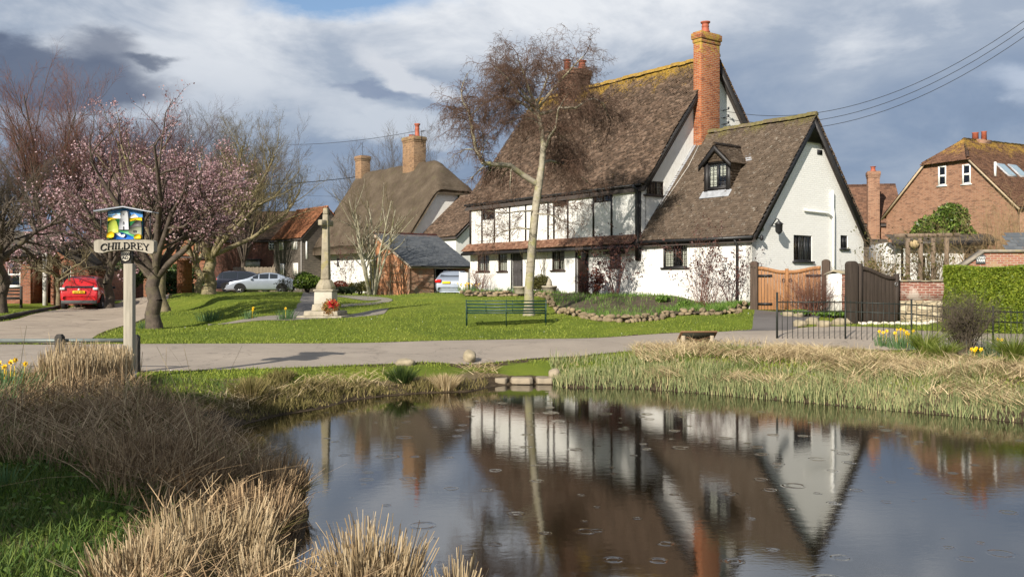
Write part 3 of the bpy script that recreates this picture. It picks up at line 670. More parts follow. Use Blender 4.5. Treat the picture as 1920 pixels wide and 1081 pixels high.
def chimney(parent, x0, y0, z0, x1, y1, z1, mat, capmat, pots=(), cap=.07, name='chimney', lab=None, courses=3):
    mb = MB(); mb.box((x0, y0, z0), (x1, y1, z1-.45))
    mb.box((x0-.03, y0-.03, z1-.45), (x1+.03, y1+.03, z1-.30)); mb.box((x0-cap, y0-cap, z1-.30), (x1+cap, y1+cap, z1-.05)); mb.box((x0-.02, y0-.02, z1-.05), (x1+.02, y1+.02, z1))
    c = mb.build(name, mat, parent, bevel=.012, label=lab)
    for k, (px_, py_, r, h, kind) in enumerate(pots):
        mb = MB(); pr = [(r*1.15, 0), (r*1.15, .06), (r*.95, .1), (r*.85, h*.55), (r*.95, h*.6), (r*.85, h*.66), (r*.85, h*.85), (r*1.15, h*.9), (r*1.2, h), (r*.8, h), (r*.75, h*.9)]
        if kind == 'cowl': pr = [(r, 0), (r*.9, h*.7), (r*1.05, h*.72), (r*1.05, h*.78), (r*.6, h*.8), (r*.6, h*.9), (r*1.2, h*.92), (r*1.2, h*.97), (r*.2, h)]
        mb.lathe(pr, (px_, py_, z1), 14); mb.build('chimney_pot', POT, c)
    return c
chimney(house, 0.0, 2.97, 4.8, .42, 4.11, 12.36, BRICK_CH, None, [(.22, 3.45, .17, .46, 'pot')], lab='tall orange-red brick chimney stack with yellow lichen')
xc = -8.77
chimney(house, xc-.55, WM/2-.55, 10.3, xc+.55, WM/2+.55, 12.6, BRICK_OLD, None, [(xc-.45, WM/2-.1, .17, .62, 'cowl'), (xc+.42, WM/2+.1, .2, .42, 'pot')], lab='squat brown brick chimney stack behind the birch twigs')

# ---- the lower wing in front of the gable
EF0 = MB(); XE = xw[0]
wall(EF0, fmap(0.0), rect(0, .5, LX, ZEX), [R4(r) for r in xw])
BB2 = lambda a, b_, o=0.0: Vector((a, WX+o, b_)); wall(EF0, BB2, rect(0, .5, LX-.25, ZEX))
SX = smap(LX)
def ser(px0, py0, px1, py1):
    return sr(px0, py0, px1, py1, LX)
ew = [ser(1488,441,1522.5,489.5), ser(1576,441,1589.5,466)]
vent = ser(1532, 281, 1541, 290)
EG = MB(); wall(EG, SX, [(0.0, .5), (WX, .5), (WX, ZEX), (WX/2, ZRX-.12), (0, ZEX)], [R4(r) for r in ew])
EF0.build('wing_front_wall', WASH, house); EG.build('wing_gable_wall', WASHB, house)
window(house, F0, xw[0], 2, 4, 5, curtain='both', mat=BLACKW)
mb = MB(); bx(mb, F0, XE[0]+.9, XE[1]+.02, XE[0]+1.0, XE[1]+.30, -.24, -.20); mb.build('red_flowers', plain('red_petals', (.5, .02, .03), .6), house)
w1 = window(house, SX, ew[0], 3, 2, 5, curtain='right', mat=METALB); w2 = window(house, SX, ew[1], 2, 2, 4, curtain=None, mat=METALB)
mb = MB(); bx(mb, SX, *vent, 0, .02); mb.build('air_vent', METALB, house)
sx_ = math.atan2(ZRX-ZEX, WX/2); upx = Vector((0, math.cos(sx_), math.sin(sx_))); ove = .30
ex0 = Vector((.02, -ove*math.cos(sx_), ZEX-ove*math.sin(sx_)+.04)); Lx = (WX/2)/math.cos(sx_)+ove
# dormer position: its face stands where the photo shows its foot on the slope
def slope_hit(px, py):
    o = MF.I @ Vector((0, 0, CAMZ)); d = MF.I.to_3x3() @ Vector(((px-960)/F, 1, -(py-HZ)/F)); k = (ZRX-ZEX)/(WX/2)
    t_ = (ZEX+k*o.y-o.z+.04)/(d.z-k*d.y); return o+d*t_
dp0 = slope_hit(1321, 361); dp1 = slope_hit(1368, 357)
DY = (dp0.y+dp1.y)/2; DX0, DX1 = dp0.x, dp1.x; DZ0 = ZEX+(ZRX-ZEX)/(WX/2)*DY
DZE = MF.front(1344, 303, DY)[1]; DZR = MF.front(1343, 272, DY)[1]; DXM = (DX0+DX1)/2
k_ = (ZRX-ZEX)/(WX/2)
def sagx(a, b_): return .02*np.sin(a*1.3+b_)+.012*np.sin(b_*2.1)
T = MB()
def clipd(u, v):
    y = ex0.y+v*upx.y; x = ex0.x+u; return ~((x > DX0+.02) & (x < DX1-.02) & (y > DY+.05) & (y < DY+(DZE-DZ0)/k_+.1))
tiles(T, ex0, (1, 0, 0), upx, LX+.22, Lx, seed=7, jit=1.0, sag=sagx, clip=clipd)
wroof = T.build('wing_roof', TILE_EXT, house)
T = MB(); tiles(T, (LX+.24, WX+ove*math.cos(sx_), ex0.z), (-1, 0, 0), (0, -math.cos(sx_), math.sin(sx_)), LX+.2, Lx, tw=.33, gauge=.21, seed=8); T.build('rear_slope', TILE_EXT, wroof)
mb = MB()
for s_ in (0, 1):
    yy = (lambda y: y) if s_ == 0 else (lambda y: WX-y)
    A = [(.02, yy(ex0.y+.02), ex0.z-.13), (LX+.2, yy(ex0.y+.02), ex0.z-.13), (LX+.2, WX/2, ZRX-.1), (.02, WX/2, ZRX-.1)]
    mb.poly(A); mb.poly([(x, y, z-.1) for x, y, z in A]); mb.poly([A[0], A[1], (A[1][0], A[1][1], A[1][2]-.1), (A[0][0], A[0][1], A[0][2]-.1)])
mb.build('roof_boarding', ROOFB, wroof)
mb = MB(); ridge_tiles(mb, (.5, WX/2, ZRX+.06), (LX+.24, WX/2, ZRX+.06), .13, .36, seed=2, zj=.015); mb.build('ridge', TILE_EXT, wroof)
barge(LX+.15, ex0.y+.03, ex0.z-.02, WX/2, ZRX+.01, .22); barge(LX+.15, WX-ex0.y-.03, ex0.z-.02, WX/2, ZRX+.01, .22)
mb = MB(); mb.faces([SX(WX/2-.62, ZRX-.95, .0), SX(WX/2+.62, ZRX-.95, .0), SX(WX/2, ZRX-.1, .0), SX(WX/2-.62, ZRX-.95, .14), SX(WX/2+.62, ZRX-.95, .14), SX(WX/2, ZRX-.1, .14)], [(0,1,2),(5,4,3),(0,3,4,1)]); mb.build('gable_panel', BLACKW, house)
mb = MB(); mb.beam((0.1, ex0.y-.05, ex0.z-.06), (LX+.2, ex0.y-.05, ex0.z-.06), .11, .10); mb.build('gutter', GUT, house)
xd = MF.front(1385, 500)[0]
mb = MB(); mb.tube([(xd, ex0.y-.05, ex0.z-.1), (xd, -.09, ex0.z-.32), (xd, -.09, 1.0)], .045, 8); mb.build('drainpipe', GUT, house)
# white soil pipe, with its branch, and lamps on the gable
mb = MB(); ya, _ = MF.side(1559, 420, LX); ztop = MF.side(1556, 357, LX)[1]; zb = MF.side(1559, 404, LX)[1]; yb, _ = MF.side(1506, 401, LX)
mb.tube([SX(ya, 1.0, .08), SX(ya, zb+.1, .08), SX(ya-.05, zb+.3, .08), SX(ya-.05, ztop, .08)], .055, 8); mb.tube([SX(yb, zb+.12, .06), SX(ya-.35, zb+.08, .06), SX(ya, zb-.1, .08)], .035, 8); mb.build('waste_pipe', WHITEP, house)
yl, zl = MF.side(1447, 429, LX)
mb = MB(); mb.lathe([(.03, 0), (.09, .06), (.12, .10), (.13, .34), (.16, .36), (.03, .46), (.02, .5)], SX(yl, zl-.2, .30), 8); mb.tube([SX(yl, zl+.3, .30), SX(yl, zl+.36, .2), SX(yl, zl+.1, .0)], .02, 6); mb.build('wall_lantern', METALB, house)
ys_, zs_ = MF.side(1420, 446, LX)
mb = MB(); mb.lathe([(.02, 0), (.07, .05), (.06, .16), (.02, .2)], SX(ys_-.0, zs_-.1, .18), 8); mb.beam(SX(ys_, zs_, 0), SX(ys_, zs_, .18), .03, .03); mb.build('security_light', METALB, house)
yv, zv = MF.side(1427, 426, LX)
mb = MB(); bx(mb, SX, yv-.09, zv-.12, yv+.09, zv+.12, 0, .05); mb.build('alarm_box', plain('grey_box', (.35, .37, .34), .6), house)
# wire brackets high on the main gable
for py in (207, 221, 233):
    yk, zk = MF.side(1356, py, 0.0); mb = MB(); mb.beam(S0(yk, zk, 0), S0(yk, zk, .28), .03, .03); mb.lathe([(.03, 0), (.045, .04), (.03, .1)], S0(yk, zk, .28), 8); mb.build('insulator', METALB, house)
# dormer
dm = empty('dormer', (0, 0, 0)); dm.parent = house
fD = fmap(DY); wd = .16
mb = MB(); bx(mb, fD, DX0, DZ0-.05, DX0+wd, DZE, -.2, .02); bx(mb, fD, DX1-wd, DZ0-.05, DX1, DZE, -.2, .02); bx(mb, fD, DX0+wd, DZ0+.12, DX1-wd, DZ0+.2, -.2, .01); bx(mb, fD, DX0+wd, DZE-.05, DX1-wd, DZE, -.2, .01); mb.build('dormer_frame', BLACKW, dm)
wr = (DX0+wd, DZ0+.2, DX1-wd, DZE-.05)
mb = MB(); a0, b0, a1, b1 = wr; am = (a0+a1)/2
for p in ((a0, b0, a0+.05, b1), (a1-.05, b0, a1, b1), (a0, b0, a1, b0+.05), (a0, b1-.05, a1, b1), (am-.035, b0, am+.035, b1)): bx(mb, fD, *p, -.09+(.002 if p[0] == am-.035 else 0), -.04)
for k in (1, 2, 3, 4): z = b0+(b1-b0)*k/5; bx(mb, fD, a0, z-.008, a1, z+.008, -.075, -.055)
for x in ((a0*.75+a1*.25), (a0*.25+a1*.75)): bx(mb, fD, x-.008, b0, x+.008, b1, -.074, -.056)
mb.build('window', METALB, dm)
mb = MB(); mb.poly([fD(a0, b0, -.068), fD(a1, b0, -.068), fD(a1, b1, -.068), fD(a0, b1, -.068)]); mb.build('pane', GLASS, dm)
mb = MB()
for s0, s1, lo in ((0, .42, 0), (.55, 1, .42)):
    n = 14; A0 = a0+(a1-a0)*s0; A1 = a0+(a1-a0)*s1; pts = []
    for i in range(n+1): a = A0+(A1-A0)*i/n; o = -.15+.02*math.sin(i*1.8); pts += [fD(a, b0+lo*(b1-b0)+.05, o), fD(a, b1, o)]
    mb.faces(pts, [(2*i, 2*i+2, 2*i+3, 2*i+1) for i in range(n)]); mb.build('curtain', CURT, dm); mb = MB()
mb = MB(); mb.poly([fD(DX0, DZ0-.1, -.5), fD(DX1, DZ0-.1, -.5), fD(DX1, DZE, -.5), fD(DX0, DZE, -.5)]); mb.build('dark_room_sheet', DARKIN, dm)  # dark sheet in place of the shaded dormer room
T = MB(); tiles(T, (DXM-.42, DY-.01, DZE), (1, 0, 0), (0, 0, 1), .84, max(.2, DZR-DZE-.12), clip=lambda u, v: np.abs(u-.42) < .42*(1-v/(DZR-DZE)), seed=11)
ybk = DY+(DZE-DZ0)/k_
for sx__, X0 in ((1, DX1-.01), (-1, DX0+.01)):
    tiles(T, (X0, DY+.02 if sx__ > 0 else ybk, DZ0), (0, 1 if sx__ > 0 else -1, 0), (0, 0, 1), ybk-DY, DZE-DZ0, tw=.17, gauge=.105, seed=12,
          clip=(lambda u, v: v > u*k_-.05) if sx__ > 0 else (lambda u, v: v > (ybk-DY-u)*k_-.05))
    T.poly([(X0-.01*sx__, DY, DZ0-.05), (X0-.01*sx__, ybk, DZE), (X0-.01*sx__, DY, DZE)])
T.build('tile_hanging', TILE_EXT, dm)
hw = (DX1-DX0)/2+.16; dsl = math.atan2(DZR-DZE+.12, hw); LD = hw/math.cos(dsl); yb2 = DY+(DZR-DZ0)/k_
T = MB()
zlow = DZR-math.tan(dsl)*hw
for sg in (1, -1):
    v_ = (-sg*math.cos(dsl), 0, math.sin(dsl)); o_ = (DXM+sg*hw, DY-.16, zlow) if sg > 0 else (DXM-hw, yb2+.1, zlow); u_ = (0, sg, 0); Wd = yb2-DY+.26
    zc = lambda v: zlow+v*math.sin(dsl)
    if sg > 0: tiles(T, o_, u_, v_, Wd, LD, seed=13, clip=lambda u, v: (DZ0+(u-.16)*k_) < zc(v)+.02)
    else: tiles(T, o_, u_, v_, Wd, LD, seed=14, clip=lambda u, v: (DZ0+(Wd-.16-u)*k_) < zc(v)+.02)
T.build('dormer_roof', TILE_EXT, dm)
mb = MB(); ridge_tiles(mb, (DXM, DY-.18, DZR+.03), (DXM, yb2-.1, DZR+.03), .09, .3, seed=5)
mb.build('ridge', TILE_EXT, dm)
mb = MB()
for sg in (1, -1):
    q0 = Vector((DXM+sg*hw, DY-.17, zlow-.02)); q1 = Vector((DXM, DY-.17, DZR-.02)); dn = Vector((0, 0, -.20)); th = Vector((0, .05, 0))
    mb.faces([q0, q1, q1+dn, q0+dn*.8, q0+th, q1+th, q1+dn+th, q0+dn*.8+th], [(0,1,2,3),(7,6,5,4),(0,4,5,1),(2,6,7,3),(0,3,7,4)])
mb.build('bargeboard', BLACKW, dm)
mb = MB(); q = slope_hit(1405, 292)
mb.faces([(DX1+.0, DY+.05, DZ0+.06), (DX1+.12, DY+.05, DZ0+.06), (DX1+.12, ybk, DZE+.06), (DX1, ybk, DZE+.06)], [(0,1,2,3)])
mb.faces([(DX1+.10, ybk-.1, DZE+.02), (DX1+.36, ybk-.1, DZE+.02), (DXM+.2, yb2+.12, DZR+.2), (DXM-.02, yb2+.05, DZR+.12)], [(0,1,2,3)])
mb.faces([(DX0-.08, DY-.22, DZ0-.22*k_+.09), (DX1+.12, DY-.22, DZ0-.22*k_+.09), (DX1+.12, DY, DZ0+.09), (DX0-.08, DY, DZ0+.09)], [(0,1,2,3)])
mb.build('lead_flashing', LEAD, dm)
mb = MB()
mb.tube([(.35, 2.9, ZEX+k_*2.9+.1), (.42, 2.2, ZEX+k_*2.2+.08), (.2, .9, ZEX+k_*.9+.08), (.3, .2, ZEX+k_*.2+.08)], .014, 5)
mb.build('cable', plain('pale_cable', (.5, .48, .44), .6), house)
mb = MB(); mb.beam((.06, .1, ZEX+k_*.1+.08), (.06, WX/2-.05, ZRX+.0), .16, .03, up=(0, 0, 1)); mb.build('lead_flashing', LEAD, house)

# yellow wreath on the front door, wall lamp beside it
LEAFG = leafmat('garland_leaves', [(.2, (.04, .10, .02)), (.8, (.1, .2, .04))]); YEL = leafmat('yellow_petals', [(.2, (.75, .45, .01)), (.8, (.85, .65, .05))], .5, .2)
def leafcloud(mb, cen, rad, n, size, rg, mi=0, flat=1.0, shell=.0, asp=.5):
    cen = np.array(cen, float); rad = np.array(rad, float) if hasattr(rad, '__len__') else np.array([rad]*3, float)
    u = rg.normal(size=(n, 3)); u /= np.linalg.norm(u, axis=1)[:, None]; r = rg.random(n)**(1/3); r = shell+(1-shell)*r
    c = cen+u*r[:, None]*rad
    leaves_at(mb, c, size, rg, mi, asp)
def leaves_at(mb, c, size, rg, mi=0, asp=.5):
    n = len(c); a = rg.normal(size=(n, 3)); a /= np.linalg.norm(a, axis=1)[:, None]; b_ = rg.normal(size=(n, 3)); b_ = np.cross(a, b_); b_ /= np.linalg.norm(b_, axis=1)[:, None]
    s = size*(.6+.8*rg.random(n))[:, None]; p0 = c-a*s; p2 = c+a*s; nn = np.cross(a, b_)*s*.15; p1 = c+b_*s*asp+nn; p3 = c-b_*s*asp+nn
    V = np.stack([p0, p1, p2, p3], 1).reshape(-1, 3); q = (np.arange(n)*4)[:, None]+np.array([[0, 1, 2, 3]]); mb.arrays(V, q, mi)
rg = np.random.default_rng(31)
c0 = MF.w(F0((d2[0]+d2[2])/2-.02, d2[1]+.78*(d2[3]-d2[1]), .03))
mb = MB(); leafcloud(mb, c0, (.14, .1, .28), 160, .05, rg); leafcloud(mb, c0+Vector((0, 0, .05)), (.14, .1, .22), 130, .05, rg, 1)
mb.build('door_wreath', [LEAFG, YEL], label='yellow flower garland hanging on the dark front door', cat='wreath')
al = MF.front(1097, 449)[0]
mb = MB(); mb.lathe([(.03, 0), (.07, .05), (.10, .1), (.11, .3), (.14, .32), (.02, .42)], F0(d2[2]+.02, 3.05, .25), 8); mb.build('wall_lantern', METALB, house)
# ------------------------------------------------------------------ the other buildings
def noroof(*a): pass
def gable_house(fr, L, Wd, ze, zr, zb, wallm, tilem, label, name='cottage', cat='house', holesF=(), holesS=(), tw=.2, gauge=.13, ov=.25, group=None, ridge=True, wallx=None):
    h = empty(name, (0, 0, 0), 0, label, cat, group); h.matrix_world = fr.M
    mb = MB(); wall(mb, fmap(0), rect(-L, zb, 0, ze), [R4(r) for r in holesF])
    wall(mb, smap(0), [(.25, zb), (Wd, zb), (Wd, ze), (Wd/2, zr-.1), (.25, ze)], [R4(r) for r in holesS])
    wall(mb, lambda a, b_, o=0.0: Vector((-L-o, a, b_)), [(.25, zb), (Wd, zb), (Wd, ze), (Wd/2, zr-.1), (.25, ze)])
    wall(mb, lambda a, b_, o=0.0: Vector((a, Wd+o, b_)), rect(-L+.25, zb, -.25, ze)); mb.build('wall', wallm, h)
    s = math.atan2(zr-ze, Wd/2); Ls = Wd/2/math.cos(s)+ov; T = MB()
    y0 = -ov*math.cos(s); z0 = ze-ov*math.sin(s)+.05
    tiles(T, (-L-.2, y0, z0), (1, 0, 0), (0, math.cos(s), math.sin(s)), L+.4, Ls, tw, gauge, seed=len(name)+int(L*10), sag=lambda a, b_: .015*np.sin(a*1.7+b_))
    tiles(T, (.2, Wd-y0, z0), (-1, 0, 0), (0, -math.cos(s), math.sin(s)), L+.4, Ls, tw*2, gauge*2, seed=3)
    rf = T.build('roof', tilem, h)
    mb = MB()
    for yy in (lambda y: y, lambda y: Wd-y):
        A = [(-L-.18, yy(y0+.02), z0-.12), (.18, yy(y0+.02), z0-.12), (.18, Wd/2, zr-.09), (-L-.18, Wd/2, zr-.09)]
        mb.poly(A); mb.poly([(x, y, z-.1) for x, y, z in A]); mb.poly([A[0], A[1], (A[1][0], A[1][1], A[1][2]-.1), (A[0][0], A[0][1], A[0][2]-.1)]); mb.poly([A[1], A[2], (A[2][0], A[2][1], A[2][2]-.1), (A[1][0], A[1][1], A[1][2]-.1)])
    mb.build('roof_boarding', ROOFB, rf)
    if ridge: mb = MB(); ridge_tiles(mb, (-L-.2, Wd/2, zr+.05), (.2, Wd/2, zr+.05), .12, .36); mb.build('ridge', tilem, rf)
    return h

# ---- thatched cottage: the thatch is a height field with a hipped right-hand end and thick rolled edges
TF = Frame(-7.5, 66.0, 0, math.radians(-50)); TL, TW, TZE, TZR = 13.5, 8.0, 5.80, 11.4
cot = empty('thatched_cottage', (0, 0, 0), 0, 'white cottage under a thick grey-brown thatched roof with a brick chimney', 'house'); cot.matrix_world = TF.M
mb = MB()
wall(mb, fmap(0), rect(-TL, .6, 0, TZE+.1)); wall(mb, smap(0), [(.25, .6), (TW, .6), (TW, TZE), (TW/2+1.6, 8.9), (TW/2-1.6, 8.9), (.25, TZE)])
wall(mb, lambda a, b_, o=0.0: Vector((-TL-o, a, b_)), [(.25, .6), (TW, .6), (TW, TZE), (TW/2, TZR-.5), (.25, TZE)]); wall(mb, lambda a, b_, o=0.0: Vector((a, TW+o, b_)), rect(-TL+.25, .6, -.25, TZE))
mb.build('wall', WASH, cot)
THM, t, b = newmat('thatch'); ob = t.new('ShaderNodeTexCoord').outputs['Object']
n = t.noise(t.vm('MULTIPLY', ob, (30, 4, 4)), 1.0, 6, .75); n2 = t.noise(ob, .9, 6, .6)
c = t.ramp(t.math('ADD', t.math('MULTIPLY', n, .55), t.math('MULTIPLY', n2, .45)), [(.3, (.04, .03, .021)), (.5, (.09, .069, .049)), (.72, (.17, .135, .098))])
c = t.mix(t.math('MULTIPLY', t.smooth(t.noise(t.vm('ADD', ob, (3, 3, 3)), 1.6, 5), .55, .7), .3), c, (.09, .085, .04))
t.l.new(c, b.inputs['Base Color']); b.inputs['Roughness'].default_value = .95; b.inputs['Specular IOR Level'].default_value = .1
t.l.new(t.new('ShaderNodeBump', i={'Height': n, 'Strength': .9, 'Distance': .06}).outputs[0], b.inputs['Normal'])
gx = np.linspace(-TL-.45, .34, 90); gy = np.linspace(-.8, TW+.8, 70); GX, GY = np.meshgrid(gx, gy)
k1 = (TZR-TZE)/(TW/2)
def smin(a, b_, k=.35): h_ = np.clip(.5+.5*(b_-a)/k, 0, 1); return b_*(1-h_)+a*h_-k*h_*(1-h_)
zf = TZE+k1*(GY-0)+.35; zb_ = TZE+k1*(TW-GY)+.35
zz = smin(zf, zb_, .7)
zz = smin(zz, TZR+.3+(-GX-2.1)*.95, .7)                     # half hip at the right-hand end
zz = smin(zz, TZR+.15+(GX+TL+.1)*2.6+0*GY, .4)
dedge = np.minimum.reduce([GY-gy[0], gy[-1]-GY, gx[-1]-GX, GX-gx[0]])
zz -= .30*(1-sstep(0, .28, dedge)); zz = np.maximum(zz, TZE-.75+.0*zz)
zz += .03*np.sin(GX*1.9+GY)+.02*np.sin(GX*4.1)
band = (np.abs(GY-TW/2) < .75+.0*GX+.12*np.sin(GX*5)) & (GX < -1.6); zz += .09*band
under = smin(zf, zb_, .5)-.62; under = np.minimum(under, zz-.12); under = np.minimum(under, TZR-.3+(-GX-2.1)*.95)
V = np.concatenate([np.stack([GX, GY, zz], -1).reshape(-1, 3), np.stack([GX, GY, under], -1).reshape(-1, 3)]); nx2, ny2 = 90, 70
i, j = np.meshgrid(np.arange(ny2-1), np.arange(nx2-1), indexing='ij'); q = (i*nx2+j).ravel(); top = np.stack([q, q+1, q+nx2+1, q+nx2], 1); N0 = nx2*ny2
per = [(0, k, 0, k+1) for k in range(nx2-1)]+[(ny2-1, k, ny2-1, k+1) for k in range(nx2-1)]+[(k, 0, k+1, 0) for k in range(ny2-1)]+[(k, nx2-1, k+1, nx2-1) for k in range(ny2-1)]
side = [(a*nx2+b_, c_*nx2+d_, c_*nx2+d_+N0, a*nx2+b_+N0) for a, b_, c_, d_ in per]
mb = MB(); mb.arrays(V, np.concatenate([top, top[:, ::-1]+N0, np.array(side)])); mb.build('thatch_roof', THM, cot, smooth=True)
BRICK_BUFF = brickmat('buff_brown_brick', (.30, .17, .085), (.20, .11, .06), (.26, .21, .15), dark=(.10, .06, .04), lich=((.26, .22, .08), 12.6, 15))
xk = MF and -5.0
def on_ridge(fr, px, y, z):          # local x of a ridge point seen at photo column px
    o = fr.I @ Vector((0, 0, CAMZ)); d = fr.I.to_3x3() @ Vector(((px-960)/F, 1, 0)); t_ = (y-o.y)/d.y; return (o+d*t_).x
xk = on_ridge(TF, 778, TW/2, 0); c = chimney(cot, xk-.8, TW/2-.65, 10.0, xk+.8, TW/2+.5, 13.75, BRICK_BUFF, None, [(xk+.33, TW/2, .2, 1.05, 'pot'), (xk-.45, TW/2, .22, .25, 'pot')], lab='brown brick chimney stack with one tall orange pot')
xk2 = on_ridge(TF, 681, TW/2, 0); chimney(cot, xk2-.5, TW/2-.5, 10.2, xk2+.5, TW/2+.4, 13.1, BRICK_BUFF, None, [], lab='small lichen-covered brick chimney stack')
mb = MB(); p = Vector((xk+.9, TW/2, 13.1)); mb.tube([p, p+Vector((0, 0, 1.1))], .015, 5); mb.beam(p+Vector((-.1, 0, 1.0)), p+Vector((.75, -.2, .95)), .02, .02)
for k in range(6): mb.beam(p+Vector((.0+.13*k, -.14-.03*k, .99)), p+Vector((.04+.13*k, .14-.03*k, .99)), .012, .012)
mb.build('television_aerial', METALB, cot)
mb = MB(); p = Vector((xk2-.1, TW/2, 12.3)); mb.tube([p, p+Vector((0, 0, 2.0))], .018, 5); mb.beam(p+Vector((-.2, 0, 1.6)), p+Vector((.2, 0, 1.6)), .02, .02); mb.build('aerial_mast', METALB, cot)
for px, py, h_ in ((583, 440, 14), (590, 440, 14), (655, 440, 12), (664, 440, 12)):
    r = tuple(TF.front(px-2.5, py+h_/2)[0:1])+(TF.front(px, py+h_)[1], TF.front(px+2.5, py)[0], TF.front(px, py)[1])
    mb = MB(); bx(mb, F0, r[0], r[1], r[2], r[3], 0, .03); mb.build('eave_tie', BLACKW, cot)
# small windows low down, a lamp bracket and pipes
for px0, py0, px1, py1 in ((588, 487, 599, 508), (632, 484, 636, 500)):
    a0, b0 = TF.front(px0, py1); a1, b1 = TF.front(px1, py0); mb = MB(); bx(mb, F0, a0, b0, a1, b1, 0, .03); mb.build('window', plain('dim_glass', (.12, .13, .14), .2), cot)
# lean-to at the right-hand gable, brown tiles
an = gable_house(Frame(*(TF.w((4.4, 1.0, 0))), math.radians(-50)), 4.35, 7.0, 5.5, 8.6, .6, WASH, TILE_OLD, 'low white lean-to range with brown tiled roof between the thatched and timbered houses', 'lean_to_range', 'outbuilding')
barge(.17, -.15, 5.3, 3.5, 8.56, .16, par=an)

# ---- small brick shed with a slate roof
SH = Frame(-5.87, 52.0, 0, math.radians(39)); gab = 3.9
shed = empty('brick_shed', (0, 0, 0), 0, 'small orange brick shed with grey slate roof left of the white farmhouse', 'shed'); shed.matrix_world = SH.M
BRICK_SH = brickmat('orange_shed_brick', (.60, .26, .115), (.48, .19, .085), (.30, .22, .15), dark=(.30, .13, .07), stain=(.44, .33, .22))
BRICK_S2 = brickmat('brown_shed_brick', (.42, .20, .11), (.30, .13, .075), (.34, .27, .2), dark=(.14, .08, .06), stain=(.27, .22, .16))  # front brick, browner and darker than the side walls
ez, rz_ = SH.front(768, 496, 0)[1], CAMZ+(HZ-437.5)*55/F
dx0 = SH.front(813.5, 530)[0]; dx1 = SH.front(840.5, 530)[0]; SLn = SH.front(884, 530)[0]
RB = 1.7; dx0b = SH.front(815, 530, RB)[0]; dx1b = SH.front(840, 530, RB)[0]; XF = dx0; XB = SLn
mb = MB(); wall(mb, fmap(0), rect(0, .6, dx0-.01, ez)); wall(mb, fmap(RB), rect(.25, .6, SLn-.25, ez+.7), [rect(dx0b, .62, dx1b, ez-.1)]); mb.build('front_wall', BRICK_S2, shed)
mb = MB(); wall(mb, lambda a, b_, o=0.0: Vector((-o, a, b_)), [(.25, .6), (gab, .6), (gab, rz_-.1), (.25, ez+.1), (.25, ez)]); wall(mb, lambda a, b_, o=0.0: Vector((SLn+o, a, b_)), [(.25, .6), (gab, .6), (gab, rz_-.1), (.25, ez)])
wall(mb, lambda a, b_, o=0.0: Vector((a, gab+o, b_)), rect(0, .6, SLn, rz_-.05)); mb.build('side_wall', BRICK_SH, shed)
SLATE = tilemat('grey_slates', [(.1, (.058, .065, .074)), (.5, (.078, .086, .096)), (.85, (.105, .112, .12)), (1, (.13, .12, .115))], .55, (.20, .06, .035), (0, 50), .05, (.3, .31, .3), .25, .4)
s_ = math.atan2(rz_-ez, gab); T = MB(); tiles(T, (-.12, -.2, ez-.05), (1, 0, 0), (0, math.cos(s_), math.sin(s_)), SLn+.2, gab/math.cos(s_)+.22, .28, .19, .007, .5, seed=6); rf = T.build('slate_roof', SLATE, shed)
mb = MB(); mb.faces([(-.1, -.2, ez-.1), (SLn+.08, -.2, ez-.1), (SLn+.08, gab, rz_-.07), (-.1, gab, rz_-.07)]+[(-.1, -.2, ez-.2), (SLn+.08, -.2, ez-.2), (SLn+.08, gab, rz_-.17), (-.1, gab, rz_-.17)], [(0,1,2,3),(7,6,5,4),(0,4,5,1),(0,3,7,4),(1,5,6,2)]); mb.build('roof_boarding', plain('pale_verge', (.42, .35, .27), .8), rf)
mb = MB(); ridge_tiles(mb, (-.12, gab, rz_+.05), (SLn+.1, gab, rz_+.05), .1, .3); mb.build('ridge', plain('red_ridge', (.28, .08, .045), .7), rf)
mb = MB(); mb.beam((-.1, -.25, ez-.08), (SLn+.1, -.25, ez-.08), .1, .09); mb.build('gutter', GUT, shed)
mb = MB()
dx0, dx1 = dx0b, dx1b
for a0, a1 in ((dx0, dx0+.09), (dx1-.09, dx1)): bx(mb, fmap(RB), a0, .62, a1, ez-.1, -.14, .012)
bx(mb, fmap(RB), dx0+.09, ez-.2, dx1-.09, ez-.1, -.14, .012); mb.build('door_frame', WHITEP, shed)
mb = MB()
for k in range(9): a = dx0+.09+(dx1-dx0-.18)*k/9; bx(mb, fmap(RB), a+.005, .66, a+(dx1-dx0-.18)/9-.005, ez-.22, -.12, -.08+.004*(k % 2))
mb.build('door', BLACKW, shed)

# ---- weatherboarded house with orange tiles
BF = Frame(-17.4, 75.0, 0, math.radians(-50))
BOARD, t, b = newmat('dark_weatherboard'); uv = t.new('ShaderNodeTexCoord').outputs['UV']; ob = t.new('ShaderNodeTexCoord').outputs['Object']
sy = t.new('ShaderNodeSeparateXYZ', i={0: uv}).outputs[1]; saw = t.math('FRACT', t.math('MULTIPLY', sy, 5.5))
c = t.ramp(t.noise(t.vm('MULTIPLY', ob, (2, 2, 16)), 1.0, 6, .7), [(.3, (.05, .043, .036)), (.55, (.115, .095, .075)), (.75, (.2, .16, .12))]); c = t.mix(t.math('GREATER_THAN', .1, saw), c, (.02, .017, .015))
t.l.new(c, b.inputs['Base Color']); b.inputs['Roughness'].default_value = .85
t.l.new(t.new('ShaderNodeBump', i={'Height': saw, 'Strength': .8, 'Distance': .03}).outputs[0], b.inputs['Normal'])
TILE_OR = tilemat('orange_clay_tiles', [(.12, (.17, .068, .032)), (.5, (.26, .105, .05)), (1, (.36, .16, .08))], .8, (.2, .16, .05), (7.4, 9.4), .12)
def bfr(fr, px0, py0, px1, py1): a0, _ = fr.front(px0, (py0+py1)/2); a1, _ = fr.front(px1, (py0+py1)/2); return (a0, fr.front((px0+px1)/2, py1)[1], a1, fr.front((px0+px1)/2, py0)[1])
